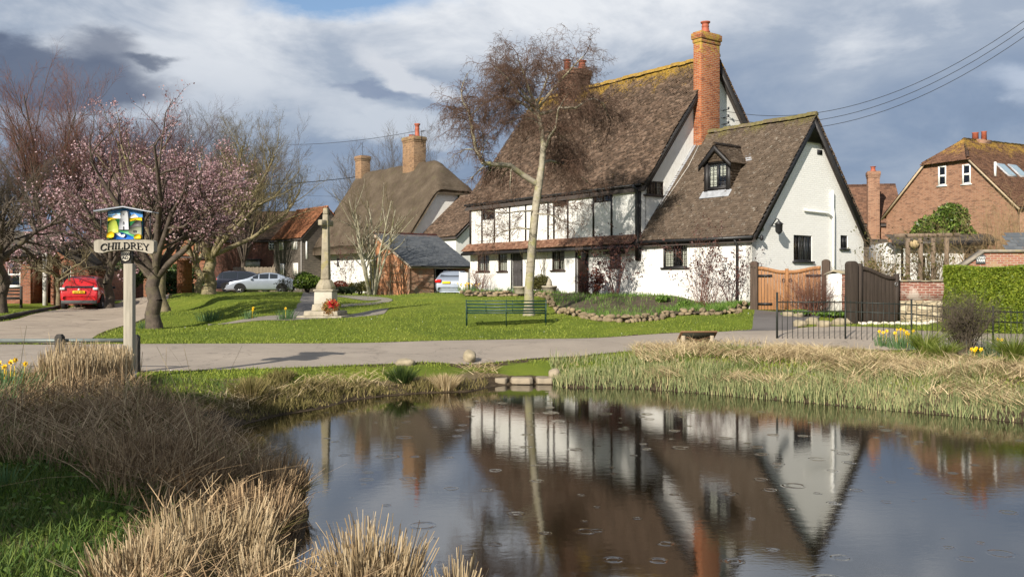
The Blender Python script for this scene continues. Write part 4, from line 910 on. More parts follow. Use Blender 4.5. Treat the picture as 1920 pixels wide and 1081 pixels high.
bw_ = [bfr(BF, *r) for r in ((524, 447, 532, 468), (548, 446, 557.5, 467), (526, 494, 533, 516), (550, 493, 559, 516))]
bh = gable_house(BF, 5.2, 4.6, 6.0, 8.5, .4, BOARD, TILE_OR, 'dark weatherboarded house with orange tiled roof and white shutters', 'boarded_house', holesF=[])
for r in bw_:
    mb = MB(); bx(mb, F0, *r, 0, .04); f_ = mb.build('window', WHITEP, bh); mb = MB()
    for k in (0, 1): bx(mb, F0, r[0]+(r[2]-r[0])*(.1+.45*k), r[1]+.06, r[0]+(r[2]-r[0])*(.45+.45*k), r[3]-.06, .04, .045)
    mb.build('pane', plain('cream_blind', (.5, .47, .4), .6), f_)
mb = MB(); bx(mb, F0, -.14, .4, .02, 5.8, 0, .04); bx(mb, F0, -5.1, 5.8, .1, 5.98, 0, .05); mb.build('trim_board', plain('grey_trim', (.25, .23, .21), .7), bh)
ya, zt = BF.side(568, 452); yb, zb2 = BF.side(574, 485); mb = MB(); bx(mb, S0, ya+.25, zb2, yb+.1, zt, 0, .04); mb.build('window', WHITEP, bh)
# side lean-to of the boarded house, with a sloping timber stair
mb = MB(); mb.beam(BF.w((-5.8, -.9, 1.6)), BF.w((-5.7, 1.2, 5.2)), .35, .12); o = mb.build('timber_lean_to', plain('pale_timber', (.32, .25, .18), .8), label='sloping pale timber frame against the left side of the boarded house', cat='timber frame')

# ---- dark brick range far behind the trees
FB = Frame(-21.4, 92, 0, math.radians(-8)); BRICK_DK = brickmat('dark_red_brick', (.15, .05, .033), (.10, .035, .024), (.13, .10, .08))
fb = gable_house(FB, 14, 10, 6.6, 9.7, .4, BRICK_DK, tilemat('dark_brown_tiles', [(.12, (.05, .033, .022)), (.6, (.10, .06, .038)), (1, (.15, .09, .05))], .8, (.22, .15, .04), (8.6, 10.5), .2), 'long dark brick house with brown tiled roof behind the bare trees', 'brick_house', tw=.3, gauge=.2)
r = bfr(FB, 504.5, 451, 516, 468); mb = MB(); bx(mb, F0, *r, 0, .05); f_ = mb.build('window', WHITEP, fb); mb = MB()
for k in range(2):
    for l in range(3): bx(mb, F0, r[0]+(r[2]-r[0])*(.08+.46*k), r[1]+(r[3]-r[1])*(.06+.31*l), r[0]+(r[2]-r[0])*(.46+.46*k), r[1]+(r[3]-r[1])*(.33+.31*l), .05, .055)
mb.build('pane', plain('dark_pane', (.02, .025, .03), .1, spec=.5), f_)
xk = on_ridge(FB, 446, 3, 0); chimney(fb, xk-.5, 2.5, 7.5, xk+.5, 3.5, 12.0, BRICK_DK, None, [(xk, 3, .16, .45, 'pot')])
r = bfr(FB, 462, 486, 488, 502); mb = MB(); bx(mb, F0, r[0], r[1]+.1, r[2], r[3]-.12, .0, .3); mb.build('porch', plain('dull_white', (.45, .42, .38), .7), fb); mb = MB(); bx(mb, F0, r[0]-.15, r[3]-.12, r[2]+.15, r[3]+.02, 0, .55); mb.build('porch_roof', BLACKW, fb)
# orange-brick house glimpsed through the cherry trees
FO = Frame(-22.2, 66, 0, math.radians(18)); BRICK_OR = brickmat('orange_house_brick', (.33, .12, .055), (.24, .085, .04), (.28, .2, .14))
fo = gable_house(FO, 7.5, 5.5, 4.2, 6.3, .4, BRICK_OR, TILE_OR, 'orange brick house half hidden behind the pink cherry trees', 'brick_house', tw=.26, gauge=.18)
for r in (bfr(FO, 326, 500, 336, 522),):
    mb = MB(); bx(mb, F0, *r, 0, .05); mb.build('window', WHITEP, fo)
mb = MB(); mb.lathe([(.42, 0), (.42, 2.2), (.5, 2.2), (.5, 2.35)], (0, 0, 0), 12)
o = mb.build('brick_pier', BRICK_OR, loc=gat(346, 52), label='round orange brick pier beside the lane behind the cherry trees', cat='pier')

# ---- brick garage on the left
GF = Frame(P3(0, 0, 46).x, 46, 0, math.radians(4))
gr = empty('brick_garage', (0, 0, 0), 0, 'low brick building with open porch and white windows left of the red car', 'building'); gr.matrix_world = GF.M
BRICK_GR = brickmat('red_garage_brick', (.30, .11, .06), (.21, .075, .04), (.22, .16, .12), dark=(.10, .045, .035))
def gx_(px, py=520, y=0.0): return GF.front(px, py, y)
x57, x95, x166 = gx_(57)[0], gx_(95)[0], gx_(166)[0]; z474 = gx_(40, 474)[1]; z458 = gx_(95, 458)[1]; z503 = gx_(166, 503)[1]
wA = (gx_(14)[0], gx_(25, 536)[1], gx_(38)[0], gx_(25, 493)[1]); wB = (gx_(116)[0], gx_(125, 530, .0)[1], gx_(133)[0], gx_(125, 497)[1])
mb = MB(); wall(mb, F0, rect(-3.5, .3, x57, z474), [R4(wA)]); wall(mb, F0, [(x95, .3), (x166, .3), (x166, z503), (x95, z458)], [R4(wB)])
wall(mb, fmap(2.2), rect(x57-.5, .3, x95+.5, z458)); mb.box((x57-.24, .26, .3), (x57-.01, 2.2, z474)); mb.box((x95+.01, .26, .3), (x95+.24, 2.2, z458)); mb.box((x166-.25, .26, .3), (x166, 6, z503)); mb.box((-3.5, .26, .3), (-3.25, 6, z474)); mb.box((-3.2, 5.7, .3), (x166-.3, 5.95, z503)); mb.build('wall', BRICK_GR, gr)
for r in (wA,): window(gr, F0, r, 1, 1, 2, WHITEP, depth=.09, curtain=None, barw=.08)
window(gr, F0, wB, 1, 1, 1, WHITEP, depth=.11, curtain=None)
T = MB(); s_ = math.atan2(1.9, 3.2); tiles(T, (-3.7, -.45, z474-.05), (1, 0, 0), (0, math.cos(s_), math.sin(s_)), x95+3.9, 2.4, .25, .16, seed=21)
DKTILE = tilemat('dark_mossy_tiles', [(.12, (.035, .03, .025)), (.6, (.07, .058, .045)), (1, (.12, .10, .075))], .85)
rf = T.build('roof', DKTILE, gr)
mb = MB(); q = [(x95-.15, -.3, z458+.13), (x166+.3, -.3, z503-.12), (x166+.3, 3.2, z503-.12), (x95-.15, 3.2, z458+.13)]; mb.faces(q+[(x, y, z+.16) for x, y, z in q], [(3,2,1,0),(4,5,6,7),(0,1,5,4),(1,2,6,5)]); mb.build('side_roof', DKTILE, rf)
mb = MB(); mb.box((-3.7, -.5, z474-.25), (x95-.1, -.42, z474-.06)); mb.beam((x95-.15, -.33, z458+.08), (x166+.35, -.33, z503-.20), .06, .12); mb.build('fascia', BLACKW, gr)
mb = MB(); mb.box((x57-.9, -.2, z474-.42), (x57-.0, -.02, z474-.3)); xp = gx_(85, 540, -.5)[0]; mb.box((xp-.09, -.6, .4), (xp+.09, -.42, z474)); mb.build('white_post', plain('pale_painted_post', (.5, .48, .44), .6), gr)
mb = MB(); bx(mb, fmap(2.0), x57+.1, 2.2, x95-.1, 2.36, 0, .2); bx(mb, fmap(2.0), x57+.1, 1.25, x95-.1, 1.36, 0, .15); mb.build('porch_shelf', plain('dull_shelf', (.22, .17, .12), .8), gr)
# second brick gable behind it
G2 = Frame(*P3(166, 490, 54).xy, 0, math.radians(4)); g2 = gable_house(Frame(P3(190, 490, 55).x, 55, 0, math.radians(-30)), 3.4, 3.0, 3.8, 5.2, .3, BRICK_DK, DKTILE, 'small dark brick outbuilding behind the garage and red car', 'outbuilding', cat='outbuilding', tw=.25, gauge=.16)

# ---- half-hipped brick farmhouse on the right
BRICK_FM = brickmat('brown_farm_brick', (.30, .145, .085), (.22, .10, .058), (.30, .235, .175), dark=(.10, .055, .04))
TILE_FM = tilemat('russet_tiles', [(.12, (.07, .036, .023)), (.5, (.125, .062, .037)), (1, (.19, .10, .06))], .8, (.38, .23, .045), (8.8, 12.2), .30, (.35, .28, .2), .3)
FF = Frame(*(lambda p: (p.x, p.y))(P3(1662, 490, 60)), 0, math.radians(-62))      # x along the gable wall, y along the ridge
fm = empty('brick_farmhouse', (0, 0, 0), 0, 'large brown brick farmhouse with half-hipped lichen-yellow roof and two white windows', 'house'); fm.matrix_world = FF.M
fz = lambda px, py: FF.front(px, py)
xe, zeL = fz(1662, 402); xr_, zer = fz(1907, 392); xhl, zhl = fz(1737, 304); xhr, zhr = fz(1820, 298); xm = (xe+xr_)/2
zhip = (zhl+zhr)/2; xhl = xe+(xhl-xe); 
slp = (zhip-zeL)/(xhl-xe); xr_ = 2*xm-xe; xhr = 2*xm-xhl; zrd = zeL+slp*(xm-xe)*.985
fwin = [(fz(1759, 330)[0], fz(1766, 348)[1], fz(1774, 330)[0], fz(1766, 311)[1]), (fz(1804, 330)[0], fz(1812, 345)[1], fz(1820, 330)[0], fz(1812, 308)[1])]
mb = MB(); wall(mb, F0, [(xe, .5), (xr_, .5), (xr_, zeL), (xhr, zhip-.05), (xhl, zhip-.05), (xe, zeL)], [R4(r) for r in fwin]); mb.box((xe, .26, .5), (xe+.25, 16, zeL)); mb.box((xr_-.25, .26, .5), (xr_, 16, zeL)); mb.box((xe+.25, 15.7, .5), (xr_-.25, 15.95, zeL)); mb.build('wall', BRICK_FM, fm)
for r in fwin: window(fm, F0, r, 1, 1, 2, WHITEP, depth=.05, fw=.09, curtain=None, barw=.12, sillmat=WHITEP)
hdep = 1.7; RL = 16.5; T = MB()
sl_ = math.atan(slp); rise = zrd-zeL; Lr = (xm-xe)/math.cos(sl_)+.3
# right slope faces +x; left slope faces -x; small hip faces the camera
def clipR(u, v):       # u measured from the gable end into the depth
    h_ = v*math.sin(sl_)+zeL-.25; return (h_ < zhip) | (u-.2 > (h_-zhip)/(zrd-zhip)*hdep)
tiles(T, (xr_+.3*math.cos(sl_), -.2, zeL-.3*math.sin(sl_)+.05), (0, 1, 0), (-math.cos(sl_), 0, math.sin(sl_)), RL, Lr, .2, .13, seed=31, jit=1.3, clip=clipR)
tiles(T, (xe-.3*math.cos(sl_), -.2, zeL-.3*math.sin(sl_)+.05), (0, 1, 0), (math.cos(sl_), 0, math.sin(sl_)), RL, Lr, .4, .26, seed=32, clip=clipR)
hs = math.atan2(zrd-zhip, hdep); HWd = xhr-xhl+.5
tiles(T, (xhl-.25, -.3, zhip-.12), (1, 0, 0), (0, math.cos(hs), math.sin(hs)), HWd, (hdep+.3)/math.cos(hs), .2, .13, seed=33, jit=1.3, clip=lambda u, v: np.abs(u-HWd/2) < HWd/2*(1-v/((hdep+.3)/math.cos(hs)))+.05)
rf = T.build('roof', TILE_FM, fm)
mb = MB()
for sg, X0 in ((1, xr_), (-1, xe)):
    A = [(X0+sg*.2, -.1, zeL-.25), (X0+sg*.2, RL-.3, zeL-.25), (xm, RL-.3, zrd-.1), (xm, hdep, zrd-.1), ((xhr if sg > 0 else xhl), -.1, zhip-.1)]
    mb.poly(A)
mb.poly([(xhl-.1, -.2, zhip-.15), (xhr+.1, -.2, zhip-.15), (xm, hdep, zrd-.1)]); mb.build('roof_boarding', ROOFB, rf)
mb = MB(); ridge_tiles(mb, (xm, hdep-.1, zrd+.06), (xm, RL-.2, zrd+.06), .13, .36)
ridge_tiles(mb, (xhr+.12, -.25, zhip), (xm, hdep, zrd+.05), .11, .3); ridge_tiles(mb, (xhl-.12, -.25, zhip), (xm, hdep, zrd+.05), .11, .3); mb.build('ridge', TILE_FM, rf)
VERG = plain('mortar_verge', (.42, .33, .22), .85, .2, 5)
mb = MB(); mb.beam((xr_+.25, -.17, zeL-.33), (xhr+.05, -.17, zhip-.08), .1, .09); mb.build('verge', VERG, fm)
mb = MB(); mb.beam((xe-.25, -.17, zeL-.33), (xhl-.05, -.17, zhip-.08), .1, .09); mb.build('verge', VERG, fm)
mb = MB(); mb.box((xm-.5, hdep+1.0, zrd-.5), (xm+.3, hdep+2.2, zrd+.12)); ch = mb.build('chimney', BRICK_FM, fm)
for dx, r_, h_ in ((-.2, .2, .5), (.15, .17, .55)): mb = MB(); mb.lathe([(r_, 0), (r_*.9, h_*.9), (r_*1.1, h_)], (xm+dx, hdep+1.5+dx, zrd+.1), 12); mb.build('chimney_pot', POT, ch)
# roof windows and pipe on the right slope
def on_slope(u, v, h_=0.0): return Vector((xr_-v*math.cos(sl_)+h_*math.sin(sl_), u, zeL+v*math.sin(sl_)+h_*math.cos(sl_)))
def slope_px(px, py):
    o = FF.I @ Vector((0, 0, CAMZ)); d = FF.I.to_3x3() @ Vector(((px-960)/F, 1, -(py-HZ)/F))
    n_ = Vector((math.sin(sl_), 0, math.cos(sl_))); t_ = (Vector((xr_, 0, zeL))-o).dot(n_)/d.dot(n_); p = o+d*t_; return p.y, (xr_-p.x)/math.cos(sl_)
SKG = plain('sky_window_glass', (.25, .33, .38), .08, .05, 3, 0, spec=.8)
for (pa, pb) in (((1871, 309), (1899, 333)), ((1894, 311), (1921, 334))):
    (u0, v1_), (u1, v0_) = slope_px(*pa), slope_px(pb[0], pb[1]); um = (u0+u1)/2; u0, u1 = um-.42, um+.42
    mb = MB(); P_ = [on_slope(u, v, h_) for h_ in (.0, .13) for u, v in ((u0, v0_), (u1, v0_), (u1, v1_), (u0, v1_))]; mb.faces(P_, [(4,5,6,7),(0,1,5,4),(1,2,6,5),(2,3,7,6),(3,0,4,7)]); w_ = mb.build('roof_window', LEAD, fm)
    mb = MB(); mb.poly([on_slope(u, v, .137) for u, v in ((u0+.08, v0_+.08), (u1-.08, v0_+.08), (u1-.08, v1_-.08), (u0+.08, v1_-.08))]); mb.build('pane', SKG, w_)
u_, v_ = slope_px(1866, 332); mb = MB(); p = on_slope(u_, v_, 0); mb.tube([p, p+Vector((0, 0, .9))], .07, 8); mb.build('vent_pipe', WHITEP, fm)

# ---- brick house with the slim chimney, between the wing and the farmhouse
CF = Frame(P3(1690, 490, 63).x, 63, 0, math.radians(-12))
ch_h = gable_house(CF, 6.0, 6, 6.4, 9.2, .5, BRICK_FM, TILE_FM, 'brick house with slim tall chimney between the white gable and the farmhouse', 'brick_house', tw=.28, gauge=.18)
x0_, zt = CF.front(1638, 320, -.5)
chimney(ch_h, x0_-.38, -.65, .6, x0_+.38, -.01, CAMZ+(HZ-318)*62/F, BRICK_FM, None, [(x0_, -.3, .17, .35, 'pot')], cap=.06, lab='slim tall brick chimney stack')
# ---- white garden building with black roof edges
WF = Frame(P3(1832, 490, 38).x, 38, 0, math.radians(-6))
gh = empty('garden_cottage', (0, 0, 0), 0, 'low white cottage with dark eaves behind the timber pergola', 'cottage'); gh.matrix_world = WF.M
xL = WF.front(1680, 480)[0]; zT = WF.front(1760, 452)[1]
hol = [(WF.front(1689, 500)[0], 1.0, WF.front(1702, 500)[0], zT-.25), (WF.front(1727, 500)[0], 1.3, WF.front(1747, 500)[0], WF.front(1737, 476)[1]), (WF.front(1808, 500)[0], 1.7, WF.front(1830, 500)[0], WF.front(1815, 463)[1])]
mb = MB(); wall(mb, F0, rect(xL, .5, .2, zT), [R4(r) for r in hol]); mb.box((xL, .26, .5), (xL+.25, 4, zT)); mb.box((-.05, .26, .5), (.2, 4, zT)); mb.box((xL+.3, 3.7, .5), (-.1, 3.95, zT)); mb.build('wall', WASH, gh)
window(gh, F0, hol[0], 1, 1, 1, BLACKW, depth=.1, curtain=None); window(gh, F0, hol[1], 2, 1, 3, WHITEP, depth=.08, curtain='both', fw=.06, barw=.04); window(gh, F0, hol[2], 2, 1, 2, BLACKW, depth=.1, curtain='right')
T = MB(); tiles(T, (xL-.3, -.5, zT-.02), (1, 0, 0), Vector((0, .96, .28)), 0.5-xL+.5, 1.3, .25, .17, seed=41); rf = T.build('roof', DKTILE, gh)
mb = MB(); mb.box((xL-.3, -.52, zT-.2), (.5, -.44, zT+.0)); mb.box((xL-.3, -.44, zT-.12), (.5, 0, zT-.09)); mb.build('fascia', BLACKW, gh)
# rustic tiled roof of a lower shed left of it
LF = Frame(P3(1672, 490, 42).x, 42, 0, math.radians(-10)); ls = gable_house(LF, 2.8, 3.5, 2.9, 4.1, .5, BRICK_FM, DKTILE, 'low shed with curved grey tiles between white gable and pergola', 'tiled_shed', cat='shed')
# ---- POND FARM wall with coping
PF = Frame(P3(1832, 490, 31).x, 31, 0, math.radians(-2))
pw = empty('brick_wall', (0, 0, 0), 0, 'red brick wall with sloping left end behind the hedge, carrying the POND FARM sign', 'wall'); pw.matrix_world = PF.M
zW = PF.front(1860, 472)[1]; xw1 = PF.front(1985, 480)[0]; xs_ = PF.front(1845, 480)[0]; zl_ = PF.front(1805, 500)[1]; xl_ = PF.front(1805, 500)[0]
mb = MB(); wall(mb, F0, [(xl_, .5), (xw1, .5), (xw1, zW), (xs_, zW), (xl_, zl_)], th=.35); mb.build('wall_face', brickmat('farm_wall_brick', (.33, .13, .08), (.25, .09, .06), (.40, .33, .27), dark=(.36, .28, .15)), pw)
COP = plain('grey_coping_stone', (.24, .21, .17), .9, .35, 5, .6, 14, stain=(.3, .25, .1))
mb = MB(); mb.beam((xs_-.05, .17, zW+.03), (xw1, .17, zW+.03), .5, .09); mb.beam((xl_-.1, .17, zl_-.05), (xs_+.02, .17, zW+.035), .46, .08); mb.build('coping', COP, pw)
sx0, sz1 = PF.front(1829, 478); sx1, sz0 = PF.front(1846.5, 494)
sx0, sx1 = sx0, sx1
sg = MB(); bx(sg, F0, sx0, sz0, sx1, sz1, .02, .05)
sign = sg.build('house_sign', plain('dark_slate_sign', (.07, .075, .08), .5), label='small dark slate house sign reading POND FARM on the brick wall', cat='sign', bevel=.004); sign.matrix_world = PF.M
def text(body, size, name, mat, parent=None, loc=(0, 0, 0), M=None, ext=.004, bold=.0, sx=1.0):
    cu = bpy.data.curves.new(name, 'FONT'); cu.body = body; cu.size = size; cu.align_x = 'CENTER'; cu.align_y = 'CENTER'; cu.extrude = ext; cu.offset = bold; cu.space_line = .85
    o = bpy.data.objects.new(name, cu); sc.collection.objects.link(o); bpy.context.view_layer.update()
    me = bpy.data.meshes.new_from_object(o.evaluated_get(bpy.context.evaluated_depsgraph_get())); bpy.data.objects.remove(o)
    o = bpy.data.objects.new(name, me); sc.collection.objects.link(o); me.materials.clear(); me.materials.append(mat)
    if parent: o.parent = parent
    o.matrix_local = Matrix.Translation(loc) @ (M or Matrix.Rotation(math.pi/2, 4, 'X')) @ Matrix.Diagonal((sx, 1, 1, 1)); return o
text('POND\nFARM', (sz1-sz0)*.40, 'lettering', plain('white_letters', (.85, .85, .82), .5), sign, ((sx0+sx1)/2, -.056, (sz0+sz1)/2), bold=.0005, sx=.9)
# slate-roofed store at the right edge
mb = MB(); q0 = PF.front(1895, 470); SHD = empty('slate_roofed_store', (0, 0, 0), 0, 'corner of a grey slate-roofed store at the right edge above the wall', 'store'); SHD.matrix_world = PF.M
tiles(mb, (q0[0], .35, q0[1]+.05), (1, 0, 0), Vector((0, .8, .6)), 3.5, 1.1, .28, .19, .007, clip=lambda u, v: u > v*.55-.05, seed=44); mb.build('slate_roof', SLATE, SHD)
mb = MB(); mb.box((q0[0], .28, q0[1]-.1), (q0[0]+3.5, .36, q0[1]+.05)); mb.build('fascia', BLACKW, SHD); mb = MB(); mb.box((q0[0]+.2, .6, .6), (q0[0]+3.5, 2.5, q0[1]-.02)); mb.build('wall', BRICK_FM, SHD)
# ------------------------------------------------------------------ walls, gates, fence, hedge
def frame2(pxa, Da, pxb, Db, z=0.0):
    a = P3(pxa, 490, Da); b_ = P3(pxb, 490, Db); return Frame(a.x, a.y, z, math.atan2(b_.y-a.y, b_.x-a.x)), (b_.xy-a.xy).length
OAK = woodmat('orange_gate_wood', (.30, .145, .06), .6, .35, 2, 16, spec=.25); OAKD = woodmat('dark_weathered_post', (.085, .06, .045), .8, .4, 2, 16)
BLKG = woodmat('dark_brown_gate_wood', (.05, .038, .03), .75, .4, 2, 18)
def gate_leaf(fr, parent, x0, x1, zb, zlo, zhi, hi_at, mat, nb=9, y=0.0, name='gate_leaf'):
    """boarded gate leaf with a swept top rail: high at its hinge side"""
    mb = MB(); wdt = (x1-x0)
    def top(u):
        s = u if hi_at == 'left' else 1-u; return zhi-(zhi-zlo)*sstep(0.05, .85, s)
    for k in range(nb):
        a0 = x0+wdt*k/nb; a1 = x0+wdt*(k+1)/nb; ys = y-.02+.006*(k % 2); g = .006; u0 = k/nb; u1 = (k+1)/nb
        p = [(a0+g, ys, zb), (a1-g, ys, zb), (a1-g, ys, top(u1)), (a0+g, ys, top(u0))]; p += [(x, yy+.03, z) for x, yy, z in p]
        mb.faces(p, [(0,1,2,3),(7,6,5,4),(0,4,5,1),(1,5,6,2),(2,6,7,3),(3,7,4,0)])
    leaf = mb.build(name, mat, parent, bevel=.004)
    mb = MB(); n = 14
    for k in range(n):
        u0, u1 = k/n, (k+1)/n; a0, a1 = x0+wdt*u0, x0+wdt*u1; pp = [(a0, top(u0)-.09), (a1, top(u1)-.09), (a1, top(u1)+.03), (a0, top(u0)+.03)]
        p = [(a, y-.05, z) for a, z in pp]+[(a, y+.03, z) for a, z in pp]; mb.faces(p, [(0,1,2,3),(7,6,5,4),(0,4,5,1),(2,6,7,3)]+([(3,7,4,0)] if k == 0 else [])+([(1,5,6,2)] if k == n-1 else []))
    mb.box((x0, y-.045, zb+.15), (x1, y-.012, zb+.27)) if False else None
    mb.build('top_rail', mat, leaf)
    hx = x0 if hi_at == 'left' else x1; sg = 1 if hi_at == 'left' else -1
    return leaf
GF1, gl = frame2(1415, 30.75, 1546, 29.7)
og = empty('wooden_gates', (0, 0, 0), 0, 'pair of orange-brown boarded wooden gates with swept tops at the end of the driveway', 'gate'); og.matrix_world = GF1.M
zb_ = GF1.front(1480, 582)[1]+.02; zlo = GF1.front(1476, 508)[1]; zhi = GF1.front(1425, 501)[1]
a1 = GF1.front(1476, 540)[0]; xs0 = GF1.front(1422, 540)[0]; xs1 = GF1.front(1539, 540)[0]
for q0, q1, h in ((xs0, a1-.01, 'left'), (a1+.01, xs1, 'right')):
    lf = gate_leaf(GF1, og, q0, q1, zb_, zlo, zhi, h, OAK)
    mb = MB(); hx = q0 if h == 'left' else q1; sg = 1 if h == 'left' else -1
    mb.cbox((hx+sg*.22, -.06, zhi-.28), (.5, .02, .07)); mb.build('hinge', METALB, lf)
    mb = MB(); mb.cbox((hx+sg*.22, -.06, zb_+.2), (.5, .02, .07)); mb.build('hinge', METALB, lf)
    mb = MB(); xr2 = (q1-.10) if h == 'left' else (q0+.10); mb.tube([(xr2+.05*math.cos(t_), -.07, (zlo-.3)+.05*math.sin(t_)) for t_ in np.linspace(0, 6.28, 13)], .01, 5); mb.build('ring_handle', METALB, lf)
mb = MB(); mb.cbox((a1, -.055, (zb_+zlo)/2+.03), (.11, .03, zlo-zb_+.1)); mb.build('meeting_stile', OAK, og)
def round_post(parent, x, y, zb, zt, w, mat, name='gate_post', fr=None):
    mb = MB(); n = 8; pts = []
    prof = [(-w/2, zb), (w/2, zb), (w/2, zt-w*.35)]+[(w/2*math.cos(t_), zt-w*.35+w*.35*math.sin(t_)) for t_ in np.linspace(.3, math.pi-.3, 6)]+[(-w/2, zt-w*.35)]
    p = [(x+a, y-w*.45, z) for a, z in prof]+[(x+a, y+w*.45, z) for a, z in prof]; m_ = len(prof)
    mb.faces(p, [tuple(range(m_)), tuple(range(m_, 2*m_))[::-1]]+[(i, i+m_, (i+1) % m_+m_, (i+1) % m_) for i in range(m_)]); return mb.build(name, mat, parent, bevel=.01)
round_post(og, xs0-.14, .03, .8, GF1.front(1417, 489)[1], .25, OAKD); round_post(og, xs1+.16, .03, .8, GF1.front(1547, 486)[1], .25, OAKD)
# white pillar with stone cap and brick side
PL, pll = frame2(1549, 29.6, 1578, 29.2)
pil = empty('gate_pillar', (0, 0, 0), 0, 'short white rendered pillar with a peaked stone cap between the two gateways', 'pillar'); pil.matrix_world = PL.M
zt = PL.front(1560, 513)[1]
mb = MB(); mb.box((0, 0, .6), (pll, .6, zt)); mb.build('rendered_face', WASH, pil)
mb = MB(); mb.box((pll+.003, .0, .6), (pll+.20, .58, zt)); mb.build('brick_edge', brickmat('pillar_brick', (.25, .10, .07), (.2, .08, .05), (.36, .31, .26)), pil)
mb = MB(); mb.faces([(-.06, -.05, zt), (pll/2, -.05, zt+.13), (pll+.26, -.05, zt+.02), (-.06, .66, zt), (pll/2, .66, zt+.13), (pll+.26, .66, zt+.02), (-.06, -.05, zt-.05), (pll/2, -.05, zt+.07), (pll+.26, -.05, zt-.04), (-.06, .66, zt-.05), (pll/2, .66, zt+.07), (pll+.26, .66, zt-.04)], [(0,1,4,3),(1,2,5,4),(6,7,1,0),(7,8,2,1),(8,11,5,2),(9,6,0,3)]); mb.build('cap', COP, pil)
# dark gate, open
GD, gdl = frame2(1590, 27.5, 1683, 28.0)
dg = empty('wooden_gate', (0, 0, 0), 0, 'dark brown boarded gate with swept top beside a tall dark post', 'gate'); dg.matrix_world = GD.M
x0 = GD.front(1611, 560)[0]; zb_ = GD.front(1650, 607)[1]; zlo = GD.front(1676, 519)[1]; zhi = GD.front(1612, 501)[1]
lf = gate_leaf(GD, dg, x0, gdl-.02, zb_, zlo, zhi, 'left', BLKG, 10)
mb = MB(); mb.cbox((x0+.02, -.02, (zb_+zhi)/2+.05), (.12, .10, zhi-zb_+.14)); mb.build('hinge_stile', BLKG, lf); mb = MB(); mb.cbox((gdl-.05, -.02, (zb_+zlo)/2+.04), (.12, .10, zlo-zb_+.12)); mb.build('closing_stile', BLKG, lf)
mb = MB(); mb.tube([(gdl-.12+.05*math.cos(t_), -.09, (zlo-.22)+.05*math.sin(t_)) for t_ in np.linspace(0, 6.28, 13)], .01, 5); mb.build('ring_handle', plain('bright_steel', (.4, .4, .4), .4, metal=.6), lf)
xa = GD.front(1596.5, 540)[0]; round_post(dg, xa, .0, .4, GD.front(1596, 489)[1], .29, BLKG)
# low garden wall: brick over rubble stone
GW, gwl = frame2(1684, 28.2, 1790, 27.7)
gw_ = empty('garden_wall', (0, 0, 0), 0, 'low garden wall of flaking red brick over pale rubble stone beside the clipped hedge', 'wall'); gw_.matrix_world = GW.M
zt = GW.front(1720, 528)[1]; zm = GW.front(1720, 563)[1]; zb_ = .55
RUB, t, b = newmat('pale_rubble'); uv = t.new('ShaderNodeTexCoord').outputs['UV']; ob = t.new('ShaderNodeTexCoord').outputs['Object']
vo = t.new('ShaderNodeTexVoronoi', i={'Vector': t.vm('MULTIPLY', t.vm('ADD', uv, t.vm('SCALE', t.noise(ob, 3, 3, .6, 0, 'Color'), scale=.15)), (3.2, 8, 1)), 'Scale': 1.0}); ve = t.new('ShaderNodeTexVoronoi', feature='DISTANCE_TO_EDGE', i={'Vector': t.vm('MULTIPLY', t.vm('ADD', uv, t.vm('SCALE', t.noise(ob, 3, 3, .6, 0, 'Color'), scale=.15)), (3.2, 8, 1)), 'Scale': 1.0})
c = t.ramp(t.new('ShaderNodeSeparateColor', i={0: vo.outputs['Color']}).outputs[0], [(0, (.30, .23, .14)), (.5, (.42, .35, .23)), (1, (.50, .43, .30))]); c = t.mix(t.smooth(ve.outputs[0], .08, .02), c, (.22, .18, .12)); c = t.mix(t.math('MULTIPLY', t.noise(ob, 12, 5, .7), .4), c, (.2, .16, .1))
t.l.new(c, b.inputs['Base Color']); b.inputs['Roughness'].default_value = .9; t.l.new(t.new('ShaderNodeBump', i={'Height': t.smooth(ve.outputs[0], 0, .12), 'Strength': .8, 'Distance': .03}).outputs[0], b.inputs['Normal'])
mb = MB(); mb.box((0, 0, zm), (gwl, .3, zt)); mb.build('brick_courses', brickmat('flaking_brick', (.27, .10, .07), (.2, .075, .05), (.40, .34, .28), dark=(.12, .05, .04), stain=(.48, .42, .36)), gw_)
mb = MB(); mb.box((0, -.02, zb_), (gwl, .32, zm-.002)); mb.build('rubble_base', RUB, gw_)
mb = MB(); n = int(gwl/.28)
for k in range(n): mb.box((gwl*k/n+.004, -.05, zt+.001), (gwl*(k+1)/n-.004, .35, zt+.055+.012*math.sin(k*2.3)))
mb.build('coping', COP, gw_)

